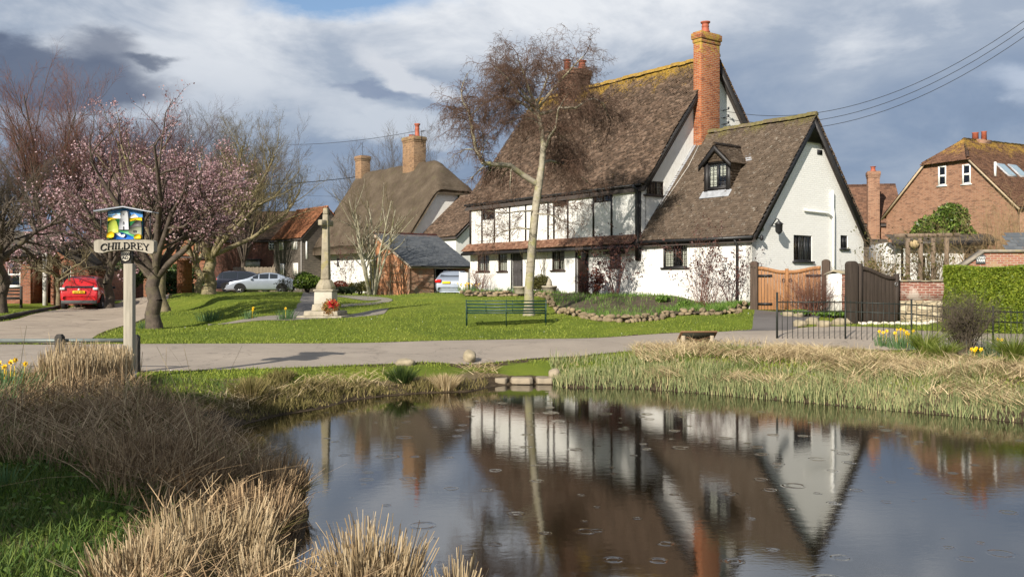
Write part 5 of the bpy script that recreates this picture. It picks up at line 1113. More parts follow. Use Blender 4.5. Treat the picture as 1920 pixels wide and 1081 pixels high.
# clipped hedge: a trimmed block of small leaves
def hedge(fr, L, Wd, zb, zt, label, n=60000, mats=None):
    h = empty('clipped_hedge', (0, 0, 0), 0, label, 'hedge'); h.matrix_world = fr.M; rg = np.random.default_rng(8)
    mb = MB(); mb.box((.08, .08, zb), (L-.08, Wd-.08, zt-.08)); mb.build('inner_growth', plain('hedge_core', (.025, .035, .01), .9), h)
    A = [L*(zt-zb), Wd*(zt-zb), L*Wd]; tot = sum(A); cs = []
    for k, a in enumerate(A):
        m_ = int(n*a/tot); u = rg.random(m_); v = rg.random(m_); d = np.abs(rg.normal(0, .035, m_)); d2 = rg.random(m_)*.03
        if k == 0: c_ = np.stack([u*L, d-.01, zb+v*(zt-zb)], 1)
        elif k == 1: c_ = np.stack([d-.01, u*Wd, zb+v*(zt-zb)], 1)
        else: c_ = np.stack([u*L, v*Wd, zt-d+.02], 1)
        c_ += .035*np.sin(c_[:, [1, 2, 0]]*3.1+1)+.02*np.sin(c_[:, [2, 0, 1]]*7.3); cs.append(c_)
    c_ = np.concatenate(cs); mb = MB(); leaves_at(mb, c_, .042, rg, 0, .4); mb.build('foliage', leafmat('hedge_leaves', [(.15, (.08, .12, .012)), (.5, (.16, .22, .02)), (.85, (.30, .34, .04))], .5, .25, 1.2), h); return h
HF, hl = frame2(1768, 25.4, 2080, 23.4)
zt = HF.front(1800, 502)[1]; hedge(HF, hl, 1.1, .5, zt, 'dense bright green clipped hedge with flat top below the POND FARM wall', 75000)

# iron railing fence round the pond
IRON = plain('green_black_iron', (.022, .026, .022), .5, .3, 10, .15, metal=.2)
fpts = [(1457, 23.9), (1585, 23.5), (1709, 22.9), (1862, 21.6), (1990, 20.5)]; FP = [gat(px, D) for px, D in fpts]
fen = empty('iron_railing_fence', FP[0], 0, 'low dark iron railing fence with thin upright bars along the pond side', 'fence')
def L_(p): return p-FP[0]
for i, p in enumerate(FP):
    mb = MB(); w_ = .035 if i else .045; H = 1.12 if i else 1.24; mb.box((p.x-w_/2-FP[0].x, p.y-w_/2-FP[0].y, p.z-.1-FP[0].z), (p.x+w_/2-FP[0].x, p.y+w_/2-FP[0].y, p.z+H-FP[0].z)); mb.build('post', IRON, fen)
bars = MB(); rails = MB()
for i in range(len(FP)-1):
    a, b_ = FP[i], FP[i+1]; L = (b_-a).length; n = int(L/.125)
    for k in range(1, n):
        p = a.lerp(b_, k/n); sgz = .02*math.sin(k/n*math.pi); z0_ = hz1(p.x, p.y); q = L_(Vector((p.x, p.y, z0_-.03))); zt_ = a.z+(b_.z-a.z)*k/n-FP[0].z+1.03
        bars.tube([(q.x, q.y, q.z), (q.x, q.y, zt_-.0)], .0085, 5)
    for hh_ in (.98, .74): rails.beam(L_(a)+Vector((0, 0, hh_)), L_(b_)+Vector((0, 0, hh_)), .012, .03)
bars.build('upright_bars', IRON, fen)
rails.build('rail', IRON, fen)

# pergola
PG, pgl = frame2(1694, 33, 1782, 32.5); RUST = woodmat('grey_pergola_timber', (.19, .14, .10), .85, .4, 2, 14)
pg = empty('pergola', (0, 0, 0), 0, 'weathered timber pergola with lattice standing before the white garden cottage', 'pergola'); pg.matrix_world = PG.M
ztp = PG.front(1740, 441)[1]
for px in (1702, 1726, 1750, 1775):
    a, _ = PG.front(px, 480); mb = MB(); mb.beam((a, 0, .6), (a, 0, ztp-.1), .15, .13, up=(0, 1, 0)); mb.build('post', RUST, pg)
mb = MB(); mb.beam((-.3, 0, ztp), (pgl+.3, 0, ztp), .1, .14); mb.build('beam', RUST, pg)
a0, _ = PG.front(1705, 480); a1_, _ = PG.front(1724, 480); mb = MB(); zl0 = PG.front(1715, 520)[1]; zl1 = ztp-.15; st = a1_-a0
z = zl0
while z < zl1-st: mb.beam((a0, 0, z), (a1_, 0, z+st), .02, .035, up=(0, 1, 0)); mb.beam((a1_, .015, z), (a0, .015, z+st), .02, .035, up=(0, 1, 0)); z += st*.5
mb.build('lattice', RUST, pg)
a, zl = PG.front(1714, 458); mb = MB(); mb.lathe([(.02, -.16), (.14, -.1), (.18, 0), (.14, .1), (.02, .16)], (a, -.12, zl), 12); mb.build('hanging_pot', plain('straw_pot', (.4, .3, .16), .8), pg)

# ------------------------------------------------------------------ bench, cross, signs, posts, stones
GRN = plain('dark_green_paint', (.014, .045, .032), .45, .25, 9, .15, stain=(.05, .09, .06), stain_amt=.4)
bp0 = grd(873, 613, 28); bp1 = grd(1025, 611, 28); bang = math.atan2(bp1.y-bp0.y, bp1.x-bp0.x)*.3
bl = (bp1.xy-bp0.xy).length; bc = (bp0+bp1)/2
ben = empty('metal_bench', bc, bang, 'long dark green metal slatted bench on the grass in front of the birch', 'bench')
# the back faces the camera: the seat looks at the houses
mb = MB(); mb.f and None
for k, y in enumerate((.10, .24, .38, .50)): mb.box((-bl/2, y, .42), (bl/2, y+.09, .435))
mb.box((-bl/2, .08, .40), (bl/2, .10, .44)); mb.build('seat', GRN, ben)
mb = MB()
for z in (.50, .60, .70, .80): mb.beam((-bl/2, .04-.12*(z-.45), z), (bl/2, .04-.12*(z-.45), z), .018, .055 if z < .79 else .035)
mb.build('backrest', GRN, ben)
for x in (-bl/2+.02, -bl/6, bl/6-.05 if False else 0.0, bl/2-.02):
    if x == -bl/6: continue
    mb = MB(); mb.beam((x, .08, .0), (x, -.01, .84), .045, .03, up=(1, 0, 0)); mb.beam((x, .06, .40), (x, .58, .40), .04, .03); mb.beam((x, .60, .0), (x, .56, .42), .04, .03, up=(1, 0, 0)); mb.build('leg_frame', GRN, ben)
for x in (-bl/2+.02, bl/2-.02):
    mb = MB(); mb.tube([(x, .0, .62), (x, .25, .64), (x, .5, .63), (x, .56, .58), (x, .57, .42)], .018, 6); mb.build('armrest', GRN, ben)
for x in (-bl/2+bl*.25, -bl/2+bl*.58): mb = MB(); mb.beam((x, .03, .46), (x, -.0, .82), .02, .02, up=(1, 0, 0)); mb.build('back_strut', GRN, ben)

STONE = plain('weathered_stone', (.33, .29, .22), .9, .3, 5, .8, 22, stain=(.16, .14, .09), stain_amt=.6, stain_scale=3)
STONEL = plain('lichened_stone', (.30, .26, .19), .9, .35, 6, .9, 20, stain=(.28, .24, .06), stain_amt=.7, stain_scale=2.5)
cb = grd(611, 594, 30.2); CS = cb.y/F
cr = empty('stone_cross', cb, math.radians(-6), 'tall weathered stone memorial cross on a stepped plinth on the green', 'memorial')
zz_ = lambda py: (594-py)*CS
def frustum(w0, d0, z0, w1, d1, z1, name, mat, bev=.02, cx=0, cy=0):
    mb = MB(); p = [(cx-w0/2, cy-d0/2, z0), (cx+w0/2, cy-d0/2, z0), (cx+w0/2, cy+d0/2, z0), (cx-w0/2, cy+d0/2, z0), (cx-w1/2, cy-d1/2, z1), (cx+w1/2, cy-d1/2, z1), (cx+w1/2, cy+d1/2, z1), (cx-w1/2, cy+d1/2, z1)]
    mb.faces(p, [(0,3,2,1),(4,5,6,7),(0,1,5,4),(1,2,6,5),(2,3,7,6),(3,0,4,7)]); return mb.build(name, mat, cr, bevel=bev)
frustum(1.5, 1.5, -.15, 1.5, 1.5, .06, 'lower_step', STONE); frustum(1.15, 1.15, .062, 1.12, 1.12, zz_(582), 'upper_step', STONE)
frustum(.75, .75, zz_(582)+.002, .70, .70, zz_(570), 'plinth_base', STONE); frustum(.62, .62, zz_(570), .60, .60, zz_(546), 'plinth_block', plain('pale_inscribed_stone', (.42, .39, .32), .85, .12, 3, .4)); frustum(.68, .68, zz_(546)+.002, .66, .66, zz_(542), 'plinth_cap', STONE)
mb = MB(); mb.lathe([(.34, zz_(542)), (.33, zz_(536)), (.25, zz_(528)), (.20, zz_(524))], (0, 0, 0), 8); mb.build('socket_stone', STONEL, cr, bevel=.01)
frustum(.28, .28, zz_(524), .18, .18, zz_(402), 'shaft', STONEL, .03)
# two short arms and a stub head, aligned in depth mostly
frustum(.17, .17, zz_(402)+.001, .16, .16, zz_(390), 'cross_head', STONEL, .03)
mb = MB(); ax = Vector((.30, .9, 0)).normalized(); mb.beam(tuple(-ax*.33+Vector((0, 0, zz_(418)))), tuple(ax*.33+Vector((0, 0, zz_(418)))), .17, .19); mb.build('cross_arm', STONEL, cr, bevel=.03)
rg = np.random.default_rng(4); wc = cb+Vector((.24, -.42, zz_(577)))
mb = MB(); th = rg.random(700)*6.28; rr = .20+.07*rg.normal(size=700)*.6; cs = np.stack([wc.x+rr*np.cos(th), wc.y+.06*rg.normal(size=700)-.02+.12*np.sin(th), wc.z+rr*np.sin(th)+.05], 1); leaves_at(mb, cs, .035, rg, 0)
cs = np.array(wc)+np.array([.05, -.08, .12])+rg.normal(size=(180, 3))*np.array([.09, .04, .07]); leaves_at(mb, cs, .03, rg, 1)
cs = np.array(wc)+np.array([-.05, -.06, .0])+rg.normal(size=(120, 3))*np.array([.12, .05, .1]); leaves_at(mb, cs, .03, rg, 2)
mb.build('wreath', [leafmat('orange_brown_leaves', [(.2, (.2, .10, .03)), (.8, (.36, .2, .05))]), leafmat('red_poppies', [(.2, (.5, .01, .02)), (.8, (.65, .03, .04))]), leafmat('yellow_leaves', [(.2, (.4, .34, .06)), (.8, (.3, .35, .08))])], label='wreath of orange leaves and red poppies leaning on the cross plinth', cat='wreath')
rr_ = random.Random(3)
def rock(name, c, r, mat, label=None, cat=None, group=None, parent=None, seed=0, flat=.7, kind=None):
    bm = bmesh.new(); bmesh.ops.create_icosphere(bm, subdivisions=3, radius=1); q = random.Random(seed); off = Vector((q.uniform(-9, 9), q.uniform(-9, 9), q.uniform(-9, 9)))
    from mathutils import noise as nz
    for v in bm.verts:
        k = 1+.28*nz.noise(v.co*1.1+off)+.12*nz.noise(v.co*3+off)+.05*nz.noise(v.co*8+off); v.co = Vector((v.co.x*r[0], v.co.y*r[1], v.co.z*r[2]))*k
        v.co.x = max(min(v.co.x, r[0]*.9), -r[0]*.9); v.co.z = max(v.co.z, -r[2]*.6)
    me = bpy.data.meshes.new(name); bm.to_mesh(me); bm.free(); me.materials.append(mat); o = bpy.data.objects.new(name, me); sc.collection.objects.link(o); o.location = c
    for p in me.polygons: p.use_smooth = True
    if parent: o.parent = parent
    return setp(o, label, cat, group, kind)
ROCKM = plain('limestone_boulder', (.30, .25, .17), .9, .35, 4, .9, 14, stain=(.2, .17, .1), stain_scale=3)
p = grd(760, 682, 20.5); rock('boulder', p+Vector((0, 0, .0)), (.23, .17, .11), ROCKM, 'low flat pale boulder on the grass by the road edge', 'rock', seed=2)
p = grd(880, 677, 20.5); rock('boulder', p+Vector((0, 0, .08)), (.155, .15, .155), ROCKM, 'rounded upright pale boulder on the grass right of the flat one', 'rock', seed=5)
def slabstone(c, w, d, h, seed, label, cat, group):
    q = random.Random(seed); n = 11; ring = []
    for k in range(n):
        a = 2*math.pi*k/n; kx = math.copysign(abs(math.cos(a))**.55, math.cos(a)); ky = math.copysign(abs(math.sin(a))**.55, math.sin(a)); ring.append((w/2*kx*q.uniform(.9, 1.02), d/2*ky*q.uniform(.85, 1.05)))
    mb = MB(); p = [(x, y, 0) for x, y in ring]+[(x*.98, y*.97, h+q.uniform(-.012, .012)) for x, y in ring]
    mb.faces(p, [tuple(range(n))[::-1], tuple(range(n, 2*n))]+[(i, (i+1) % n, (i+1) % n+n, i+n) for i in range(n)]); return mb.build('stone_slab', SLAB, label=label, cat=cat, group=group, loc=c, bevel=.015)
SLAB = plain('wet_stone_slab', (.27, .22, .155), .7, .25, 4, .6, 14)
for i, (px0, px1, py) in enumerate(((926, 952, 714), (955, 1002, 712), (1004, 1042, 711))):
    p = P3((px0+px1)/2, 0, 19.0); w_ = (px1-px0)*19.0/F; o = slabstone((p.x, 19.15+.04*i, .01), w_*.98, .5, .12, 20+i, ['small narrow stone slab at the water edge, left end of the row', 'long middle stone slab at the water edge', 'flat stone slab at the water edge touching the block'][i], 'stone slab', 'stone slabs at the water edge')
p = P3(1040, 0, 19.2); rock('stone_block', (p.x, 19.3, .18), (.14, .13, .13), SLAB, 'pale stone block standing at the right end of the slabs', 'stone', seed=31)

# village sign
sp = grd(243, 709, 17.9); SC = sp.y/F; SW = (709-388)*SC
vs = empty('village_sign', sp, math.radians(2), 'carved village sign reading CHILDREY with painted church scene on a pale oak post', 'sign')
def sx(px): return (px-242)*SC
def sz(py): return (709-py)*SC
OAKP = woodmat('pale_grey_oak', (.35, .315, .255), .85, .3, 2, 22)
mb = MB(); w_ = 17*SC/2; mb.box((-w_, -w_, -.3), (w_, w_, sz(494))); mb.build('post', OAKP, vs, bevel=.012)
mb = MB(); mb.box((-w_-.012, -w_-.012, 0), (w_+.012, w_+.012, sz(694))) if False else mb.box((-w_-.01, -w_-.01, -.2), (w_+.01, w_+.01, sz(696))); mb.build('post_foot', plain('pale_concrete', (.42, .40, .36), .9), vs)
def plate(name, pts, y0, y1, mat, par=vs, lab=None, bev=0):
    mb = MB(); n = len(pts); p = [(sx(a), y0, sz(b_)) for a, b_ in pts]+[(sx(a), y1, sz(b_)) for a, b_ in pts]
    tr = tessellate_polygon([[Vector((q[0], q[2], 0)) for q in p[:n]]]); mb.faces(p, [t_ for t_ in tr]+[tuple(i+n for i in t_)[::-1] for t_ in tr]+[(i, (i+1) % n, (i+1) % n+n, i+n) for i in range(n)]); return mb.build(name, mat, par, bevel=bev)
yF = -.085
def pc(n, c, **k): return plain('sign_'+n, c, .5, .12, 9, .02, **k)
nb = [(182, 451), (188, 449.5), (198, 449.5), (199, 451), (236, 450), (272, 449.5), (286, 450), (291, 453), (291, 471), (288, 475), (280, 475), (276, 473.5), (262, 470.5), (236, 468.5), (210, 470.5), (196, 474), (184, 473), (181, 470), (180.5, 455)]
board = plate('name_board', nb, -.11, .06, OAKP, bev=.008)
plate('hanger', [(229, 469), (247.5, 469), (247.5, 494), (229, 494.5)], -.075, .06, BLACKW)
shd = plate('date_shield', [(230.5, 471.5), (246, 471.5), (246, 482), (244, 487), (238, 489.5), (232, 487), (230.5, 482)], -.10, -.07, pc('cream', (.5, .46, .38)))
LT = plain('black_lettering', (.012, .012, .012), .5)
text('2000\nAD', .075, 'date_lettering', LT, shd, (sx(238.2), -.103, sz(480)), bold=.003)
# painted panel
panel = plate('painted_panel', [(204, 396), (236, 390.5), (268, 396), (268, 448.5), (204, 448.5)], -.05, .03, pc('sky', (.10, .30, .68)))
yl = [-.052]
def art(n, pts, col, dy=.007): yl[0] -= .004; plate(n, pts, yl[0]-dy, -.05, pc(n, col), panel)
def px_(a, b_): return (160+a/7.206, 370+b_/7.206)
def A(*l): return [px_(*q) for q in l]
art('pale_sky_band', A((322,210),(360,195),(420,205),(480,190),(540,185),(560,230),(500,240),(400,235),(322,245)), (.25, .48, .75), .001)
art('cloud', A((380,262),(392,240),(415,232),(430,222),(455,232),(480,240),(492,262),(492,288),(380,280)), (.82, .85, .88), .003)
art('cloud', A((610,262),(625,255),(640,235),(670,222),(690,232),(705,250),(722,262),(722,280),(610,285)), (.82, .85, .88), .003)
art('yellow_field', A((322,270),(380,275),(430,290),(480,295),(480,330),(322,325)), (.75, .50, .01))
art('yellow_field', A((610,285),(680,275),(775,272),(775,325),(610,330)), (.78, .52, .01))
art('green_hill', A((322,325),(400,300),(490,292),(610,330),(690,300),(775,320),(775,568),(322,568)), (.04, .27, .09), .003)
art('pond_painting', A((400,568),(420,490),(470,470),(520,475),(600,505),(680,545),(660,568)), (.02, .13, .48))
art('tree_painting', A((335,490),(330,440),(340,400),(335,370),(360,330),(375,302),(420,302),(445,330),(455,370),(468,410),(470,480),(400,485)), (.36, .42, .07), .010)
art('cottage_wall_painting', A((605,480),(608,410),(680,380),(775,395),(775,540),(720,520),(660,500)), (.26, .27, .20), .010)
art('thatch_painting', A((612,412),(680,340),(705,318),(770,315),(778,400),(720,398),(660,408)), (.09, .085, .085), .013)
art('cottage_window_painting', A((672,450),(712,450),(712,480),(672,475)), (.05, .05, .06), .012)
art('church_tower_painting', A((478,440),(490,300),(500,290),(500,190),(592,190),(592,205),(598,215),(605,290),(612,440)), (.42, .43, .45), .014)
art('tower_door_painting', A((538,438),(538,402),(547,395),(556,402),(556,438)), (.04, .04, .05), .013)
art('tower_window_painting', A((536,375),(536,345),(547,330),(558,345),(558,375)), (.10, .11, .13), .010)
art('tower_slit_painting', A((540,248),(540,228),(552,228),(552,248)), (.12, .12, .14), .007)
art('swan_painting', A((440,495),(485,478),(505,490),(515,515),(560,498),(565,520),(548,540),(510,535),(480,520)), (.8, .8, .8), .006)
art('daffodil_painting', A((325,545),(328,490),(350,478),(380,462),(410,478),(425,510),(415,540),(380,550),(350,548)), (.80, .50, .01), .014)
art('daffodil_painting', A((685,560),(690,520),(715,500),(745,495),(775,510),(776,560),(730,562)), (.80, .50, .01), .014)
GRY = plain('lead_grey_roof', (.36, .38, .42), .5)
rfp = plate('sign_roof', [(182, 395), (236, 387.2), (290, 397.5), (290, 399.5), (236, 389.6), (183, 398)], -.17, .15, GRY)
for a in (190, 203, 269, 281):
    mb = MB(); mb.tube([(sx(a), -.02, sz(451)), (sx(a), -.02, sz(396))], .010 if a in (190, 281) else .014, 6); mb.build('support_rod', METALB, vs)
# letters, built stroke by stroke on a gentle arch
lets = MB()
def stroke(T, pts, w, y=-.125):
    for (x0, z0), (x1, z1) in zip(pts[:-1], pts[1:]):
        p0, p1 = Vector(T(x0, z0)), Vector(T(x1, z1)); d = (p1-p0); d = d.normalized() if d.length else Vector((1, 0)); n = Vector((-d.y, d.x))*w/2; e = d*w*.12
        q = [p0-e-n, p1+e-n, p1+e+n, p0-e+n]; lets.faces([(v.x, y, v.y) for v in q]+[(v.x, -.10, v.y) for v in q], [(0,1,2,3),(0,4,5,1),(1,5,6,2),(2,6,7,3),(3,7,4,0)])
def arc(cx, cz, rx, rz, a0, a1, n=10): return [(cx+rx*math.cos(math.radians(a0+(a1-a0)*i/n)), cz+rz*math.sin(math.radians(a0+(a1-a0)*i/n))) for i in range(n+1)]
LETS = {'C': (.95, [(arc(.52, .5, .42, .48, 40, 320), .17), ([(.84, .66), (.84, .92)], .06), ([(.84, .1), (.86, .28)], .05)]),
 'H': (1.0, [([(.18, 0), (.18, 1)], .16), ([(.80, 0), (.80, 1)], .16), ([(.18, .5), (.8, .5)], .07), ([(.02, .02), (.36, .02)], .05), ([(.02, .98), (.36, .98)], .05), ([(.64, .02), (.98, .02)], .05), ([(.64, .98), (.98, .98)], .05)]),
 'I': (.42, [([(.2, 0), (.2, 1)], .16), ([(.03, .02), (.38, .02)], .05), ([(.03, .98), (.38, .98)], .05)]),
 'L': (.78, [([(.2, 0), (.2, 1)], .16), ([(.03, .98), (.38, .98)], .05), ([(.03, .02), (.7, .02)], .06), ([(.70, .02), (.74, .26)], .06)]),
 'D': (.98, [([(.2, 0), (.2, 1)], .16), ([(.03, .98), (.42, .97)], .06), ([(.03, .02), (.42, .03)], .06), (arc(.38, .5, .48, .47, 88, -88), .15)]),
 'R': (.92, [([(.2, 0), (.2, 1)], .16), ([(.03, .02), (.38, .02)], .05), ([(.03, .98), (.42, .97)], .06), (arc(.38, .74, .32, .23, 88, -88), .13), ([(.4, .51), (.86, .02)], .14), ([(.76, .02), (.95, .02)], .05)]),
 'E': (.82, [([(.2, 0), (.2, 1)], .16), ([(.03, .98), (.72, .98)], .06), ([(.03, .02), (.76, .02)], .06), ([(.2, .52), (.55, .52)], .06), ([(.72, .98), (.72, .76)], .06), ([(.76, .02), (.78, .25)], .06), ([(.56, .62), (.56, .42)], .05)]),
 'Y': (.95, [([(.48, 0), (.48, .45)], .15), ([(.15, .98), (.5, .42)], .15), ([(.84, .98), (.48, .42)], .07), ([(.0, .98), (.3, .98)], .05), ([(.7, .98), (.96, .98)], .05), ([(.32, .02), (.64, .02)], .05)])}
wd_ = [LETS[c][0] for c in 'CHILDREY']; hl_ = 12.6; tot = sum(wd_)*hl_*.94; x = 192.0; kx = (284.0-192.0)/ (sum(wd_))
for ch_, w_ in zip('CHILDREY', wd_):
    xc_ = x+w_*kx/2; u_ = (xc_-238)/46; zb0 = 467.2+3.0*u_*u_+(.6 if ch_ == 'C' else 0); rot = -.10*u_*1.6
    def T(a, b_, x=x, xc_=xc_, zb0=zb0, rot=rot):
        dx = (a-LETS[ch_][0]/2)*kx*.96; dz = b_*hl_; return (sx(xc_+dx*math.cos(rot)-dz*math.sin(-rot)*.9), sz(zb0-dz*math.cos(rot)-dx*math.sin(rot)))
    for pts, w2 in LETS[ch_][1]: stroke(T, pts, w2*11.5*SC)
    x += w_*kx
lets.build('lettering', LT, board)

# wooden bollards and the rail
BOLM = woodmat('grey_bollard_wood', (.05, .045, .04), .8, .4, 2, 20)
def bollard(px, ytop, D, lab):
    p = gat(px, D); H = CAMZ-(ytop-HZ)*D/F-p.z; mb = MB(); w_ = .068; mb.box((-w_, -w_, -.3), (w_, w_, H-.05)); mb.faces([(-w_, -w_, H-.05), (w_, -w_, H-.05), (w_, w_, H-.05), (-w_, w_, H-.05), (-w_*.6, -w_*.6, H), (w_*.6, -w_*.6, H), (w_*.6, w_*.6, H), (-w_*.6, w_*.6, H)], [(4,5,6,7),(0,1,5,4),(1,2,6,5),(2,3,7,6),(3,0,4,7)])
    o = mb.build('wooden_post', BOLM, label=lab, cat='post', group='posts of the low roadside barrier', bevel=.006); o.location = p; return o
bollard(112, 626, 17.0, 'square dark timber post rising behind the pale reeds'); bollard(254, 627, 17.0, 'square dark timber post just behind the village sign post'); bollard(-60, 626, 18.8, 'square dark timber post beyond the left end of the rail') if False else None
mb = MB(); a = P3(-40, 638.5, 17.15); b_ = P3(104, 638.2, 17.12); c_ = P3(248, 637.5, 17.1); mb.tube([a, b_, c_], .038, 8); mb.build('barrier_rail', plain('galvanised_rail', (.16, .18, .17), .5, .2, 6, .1, metal=.3), label='grey tubular rail running between the low timber posts', cat='rail', smooth=True)

# information lectern by the pond, seen from behind
ip = gat(1309, 22.4); il = empty('information_lectern', ip, math.radians(4), 'low wooden information lectern with sloping board by the reeds', 'information board')
WDB = woodmat('brown_board_wood', (.20, .11, .06), .7, .3, 0, 14)
zt = CAMZ-(619-HZ)*22.4/F-ip.z; mb = MB(); mb.beam((0, -.10, zt-.02-.0), (0, .35, zt-.30), .92, .035, up=(0, 0, 1)); mb.build('board', WDB, il, bevel=.006)
mb = MB(); mb.beam((0, -.07, zt-.06), (0, .31, zt-.30), .80, .012); mb.build('board_back', plain('dark_board_back', (.03, .03, .02), .7), il)
for x in (-.36, .36): mb = MB(); mb.box((x-.045, .02, -.2), (x+.045, .11, zt-.13)); mb.build('leg', plain('pale_leg', (.38, .31, .22), .8), il)
for s_ in (1, -1): mb = MB(); mb.beam((-.3*s_, .0+.01*s_, .12), (.3*s_, .01*s_, zt-.16), .015, .03, up=(0, 1, 0)); mb.build('cross_brace', WDB, il)

# ------------------------------------------------------------------ cars
def car(prof, Wd, name, label, paint, glass_st, loc, rz, wheels, wr=.33, zb=.2, detail=None, group=None, cat='car'):
    """prof: stations (x, z_belt, z_top, belt halfwidth factor); the greenhouse lies where z_top > z_belt"""
    c = empty(name, loc, rz, label, cat, group); W2 = Wd/2; n = len(prof); rings = []
    for x, zbelt, ztop, wf in prof:
        w = W2*wf; t_ = max(0.0, ztop-zbelt); tf = min(1, t_/.45)
        rings.append([(x, 0, zb), (x, w*.86, zb), (x, w*.96, zb+.10), (x, w*1.0, (zb+zbelt)*.52), (x, w*.99, zbelt-.08), (x, w*.955, zbelt), (x, w*(.955-.18*tf), zbelt+t_*.88), (x, w*(.90-.26*tf), zbelt+t_*.97), (x, w*.4, ztop+.02*tf), (x, 0, ztop+.03*tf)])
    k = len(rings[0]); full = [r+[(x, -y, z) for x, y, z in r[::-1][1:-1]] for r in rings]; m_ = len(full[0])
    mb = MB()
    for r in full: mb.v.extend(r)
    mb.n = len(mb.v)
    for i in range(n-1):
        for j in range(m_): mb.f.append((i*m_+j, i*m_+(j+1) % m_, (i+1)*m_+(j+1) % m_, (i+1)*m_+j)); mb.m.append(0)
    mb.f.append(tuple(range(m_))); mb.m.append(0); mb.f.append(tuple((n-1)*m_+j for j in range(m_))[::-1]); mb.m.append(0)
    body = mb.build('body', paint, c, smooth=True); md = body.modifiers.new('sub', 'SUBSURF'); md.levels = 1; md.render_levels = 2
    GL = plain('car_glass', (.015, .018, .022), .05, .05, 3, 0, spec=.8)
    def quad_in(p, inset, off, name='window', mat=GL):
        p = [Vector(q) for q in p]; cen = sum(p, Vector())/4; nn = (p[1]-p[0]).cross(p[3]-p[0]).normalized()
        if nn.dot(cen-Vector((cen.x*.7, 0, .6))) < 0: nn = -nn
        q = [a+(cen-a).normalized()*min(inset, (cen-a).length*.4)+nn*off for a in p]; mb = MB(); mb.poly(q); return mb.build(name, mat, c)
    for i0, i1 in glass_st['side']:
        for s in (1, -1):
            a, b_ = rings[i0], rings[i1]; f = lambda q: (q[0], q[1]*s, q[2])
            quad_in([f(a[5]), f(b_[5]), f(b_[6]), f(a[6])], .05, .012)
    for i0, i1 in glass_st['ends']:
        a, b_ = rings[i0], rings[i1]; lo, hi = (a, b_) if a[9][2] < b_[9][2] else (b_, a)
        yl_ = lo[5][1]*.84; yh = hi[6][1]*.86; p = [(lo[5][0], yl_, lo[9][2]+.01), (lo[5][0], -yl_, lo[9][2]+.01), (hi[5][0], -yh, hi[9][2]-.03), (hi[5][0], yh, hi[9][2]-.03)]; quad_in(p, .04, .03)
    for wx in wheels:
        for s in (1, -1):
            y1 = s*(W2+.005); y0 = s*(W2-.20)
            mb = MB(); nn = 24; prf = [(wr-.13, 0), (wr-.02, 0), (wr, .25), (wr, .75), (wr-.02, 1), (wr-.13, 1)]
            for rr, f in prf:
                for q in range(nn): t_ = 2*math.pi*q/nn; mb.v.append((wx+rr*math.cos(t_), y0+(y1-y0)*f, wr+rr*math.sin(t_)))
            mb.n = len(mb.v)
            for i in range(len(prf)-1):
                for q in range(nn): mb.f.append((i*nn+q, i*nn+(q+1) % nn, (i+1)*nn+(q+1) % nn, (i+1)*nn+q)); mb.m.append(0)
            wh = mb.build('wheel', plain('tyre_rubber', (.018, .018, .018), .85), c, smooth=True)
            mb = MB(); yo = y1-s*.03
            for q in range(5):
                t_ = 2*math.pi*q/5; mb.beam((wx, yo, wr), (wx+(wr-.13)*math.cos(t_), yo, wr+(wr-.13)*math.sin(t_)), .05, .02, up=(0, 1, 0))
            mb.tube([(wx+(wr-.12)*math.cos(t_), yo, wr+(wr-.12)*math.sin(t_)) for t_ in np.linspace(0, 2*math.pi, 21)], .018, 5); mb.build('rim', plain('alloy', (.55, .56, .58), .3, .05, 3, 0, metal=.8), wh)
            mb = MB(); yo2 = s*(W2-.0-.0); pts = []
            for q in range(13): t_ = math.pi*q/12-.0; pts.append((wx+(wr+.06)*math.cos(t_), wr+(wr+.06)*math.sin(t_)))
            P_ = [(x, y1-s*.19, z) for x, z in pts]+[(x, y1+s*.004, z) for x, z in pts]
            mb.poly([(x, y1-s*.012+s*.014, z) for x, z in pts]); mb.build('wheel_arch', plain('arch_black', (.01, .01, .01), .9), c)
    return c, rings, quad_in
def slab(c, name, a, b_, mat, par=None, bev=.01): mb = MB(); mb.box(a, b_); return mb.build(name, mat, par or c, bevel=bev)
RED = plain('red_car_paint', (.42, .008, .012), .28, .05, 2, 0, spec=.6, coat=.6); SIL = plain('silver_car_paint', (.33, .37, .43), .3, .05, 2, 0, spec=.6, metal=.45, coat=.5); NAVY = plain('dark_car_paint', (.012, .014, .025), .25, .05, 2, 0, spec=.6, coat=.6)
TL_ = plain('red_lamp', (.5, .01, .01), .2, .1, 5, 0, spec=.6); CLR = plain('clear_lamp', (.6, .6, .62), .15, .1, 5, 0, spec=.8); YPL = plain('yellow_plate', (.75, .48, .01), .5, .05); PLK = plain('plate_characters', (.02, .02, .02), .5)
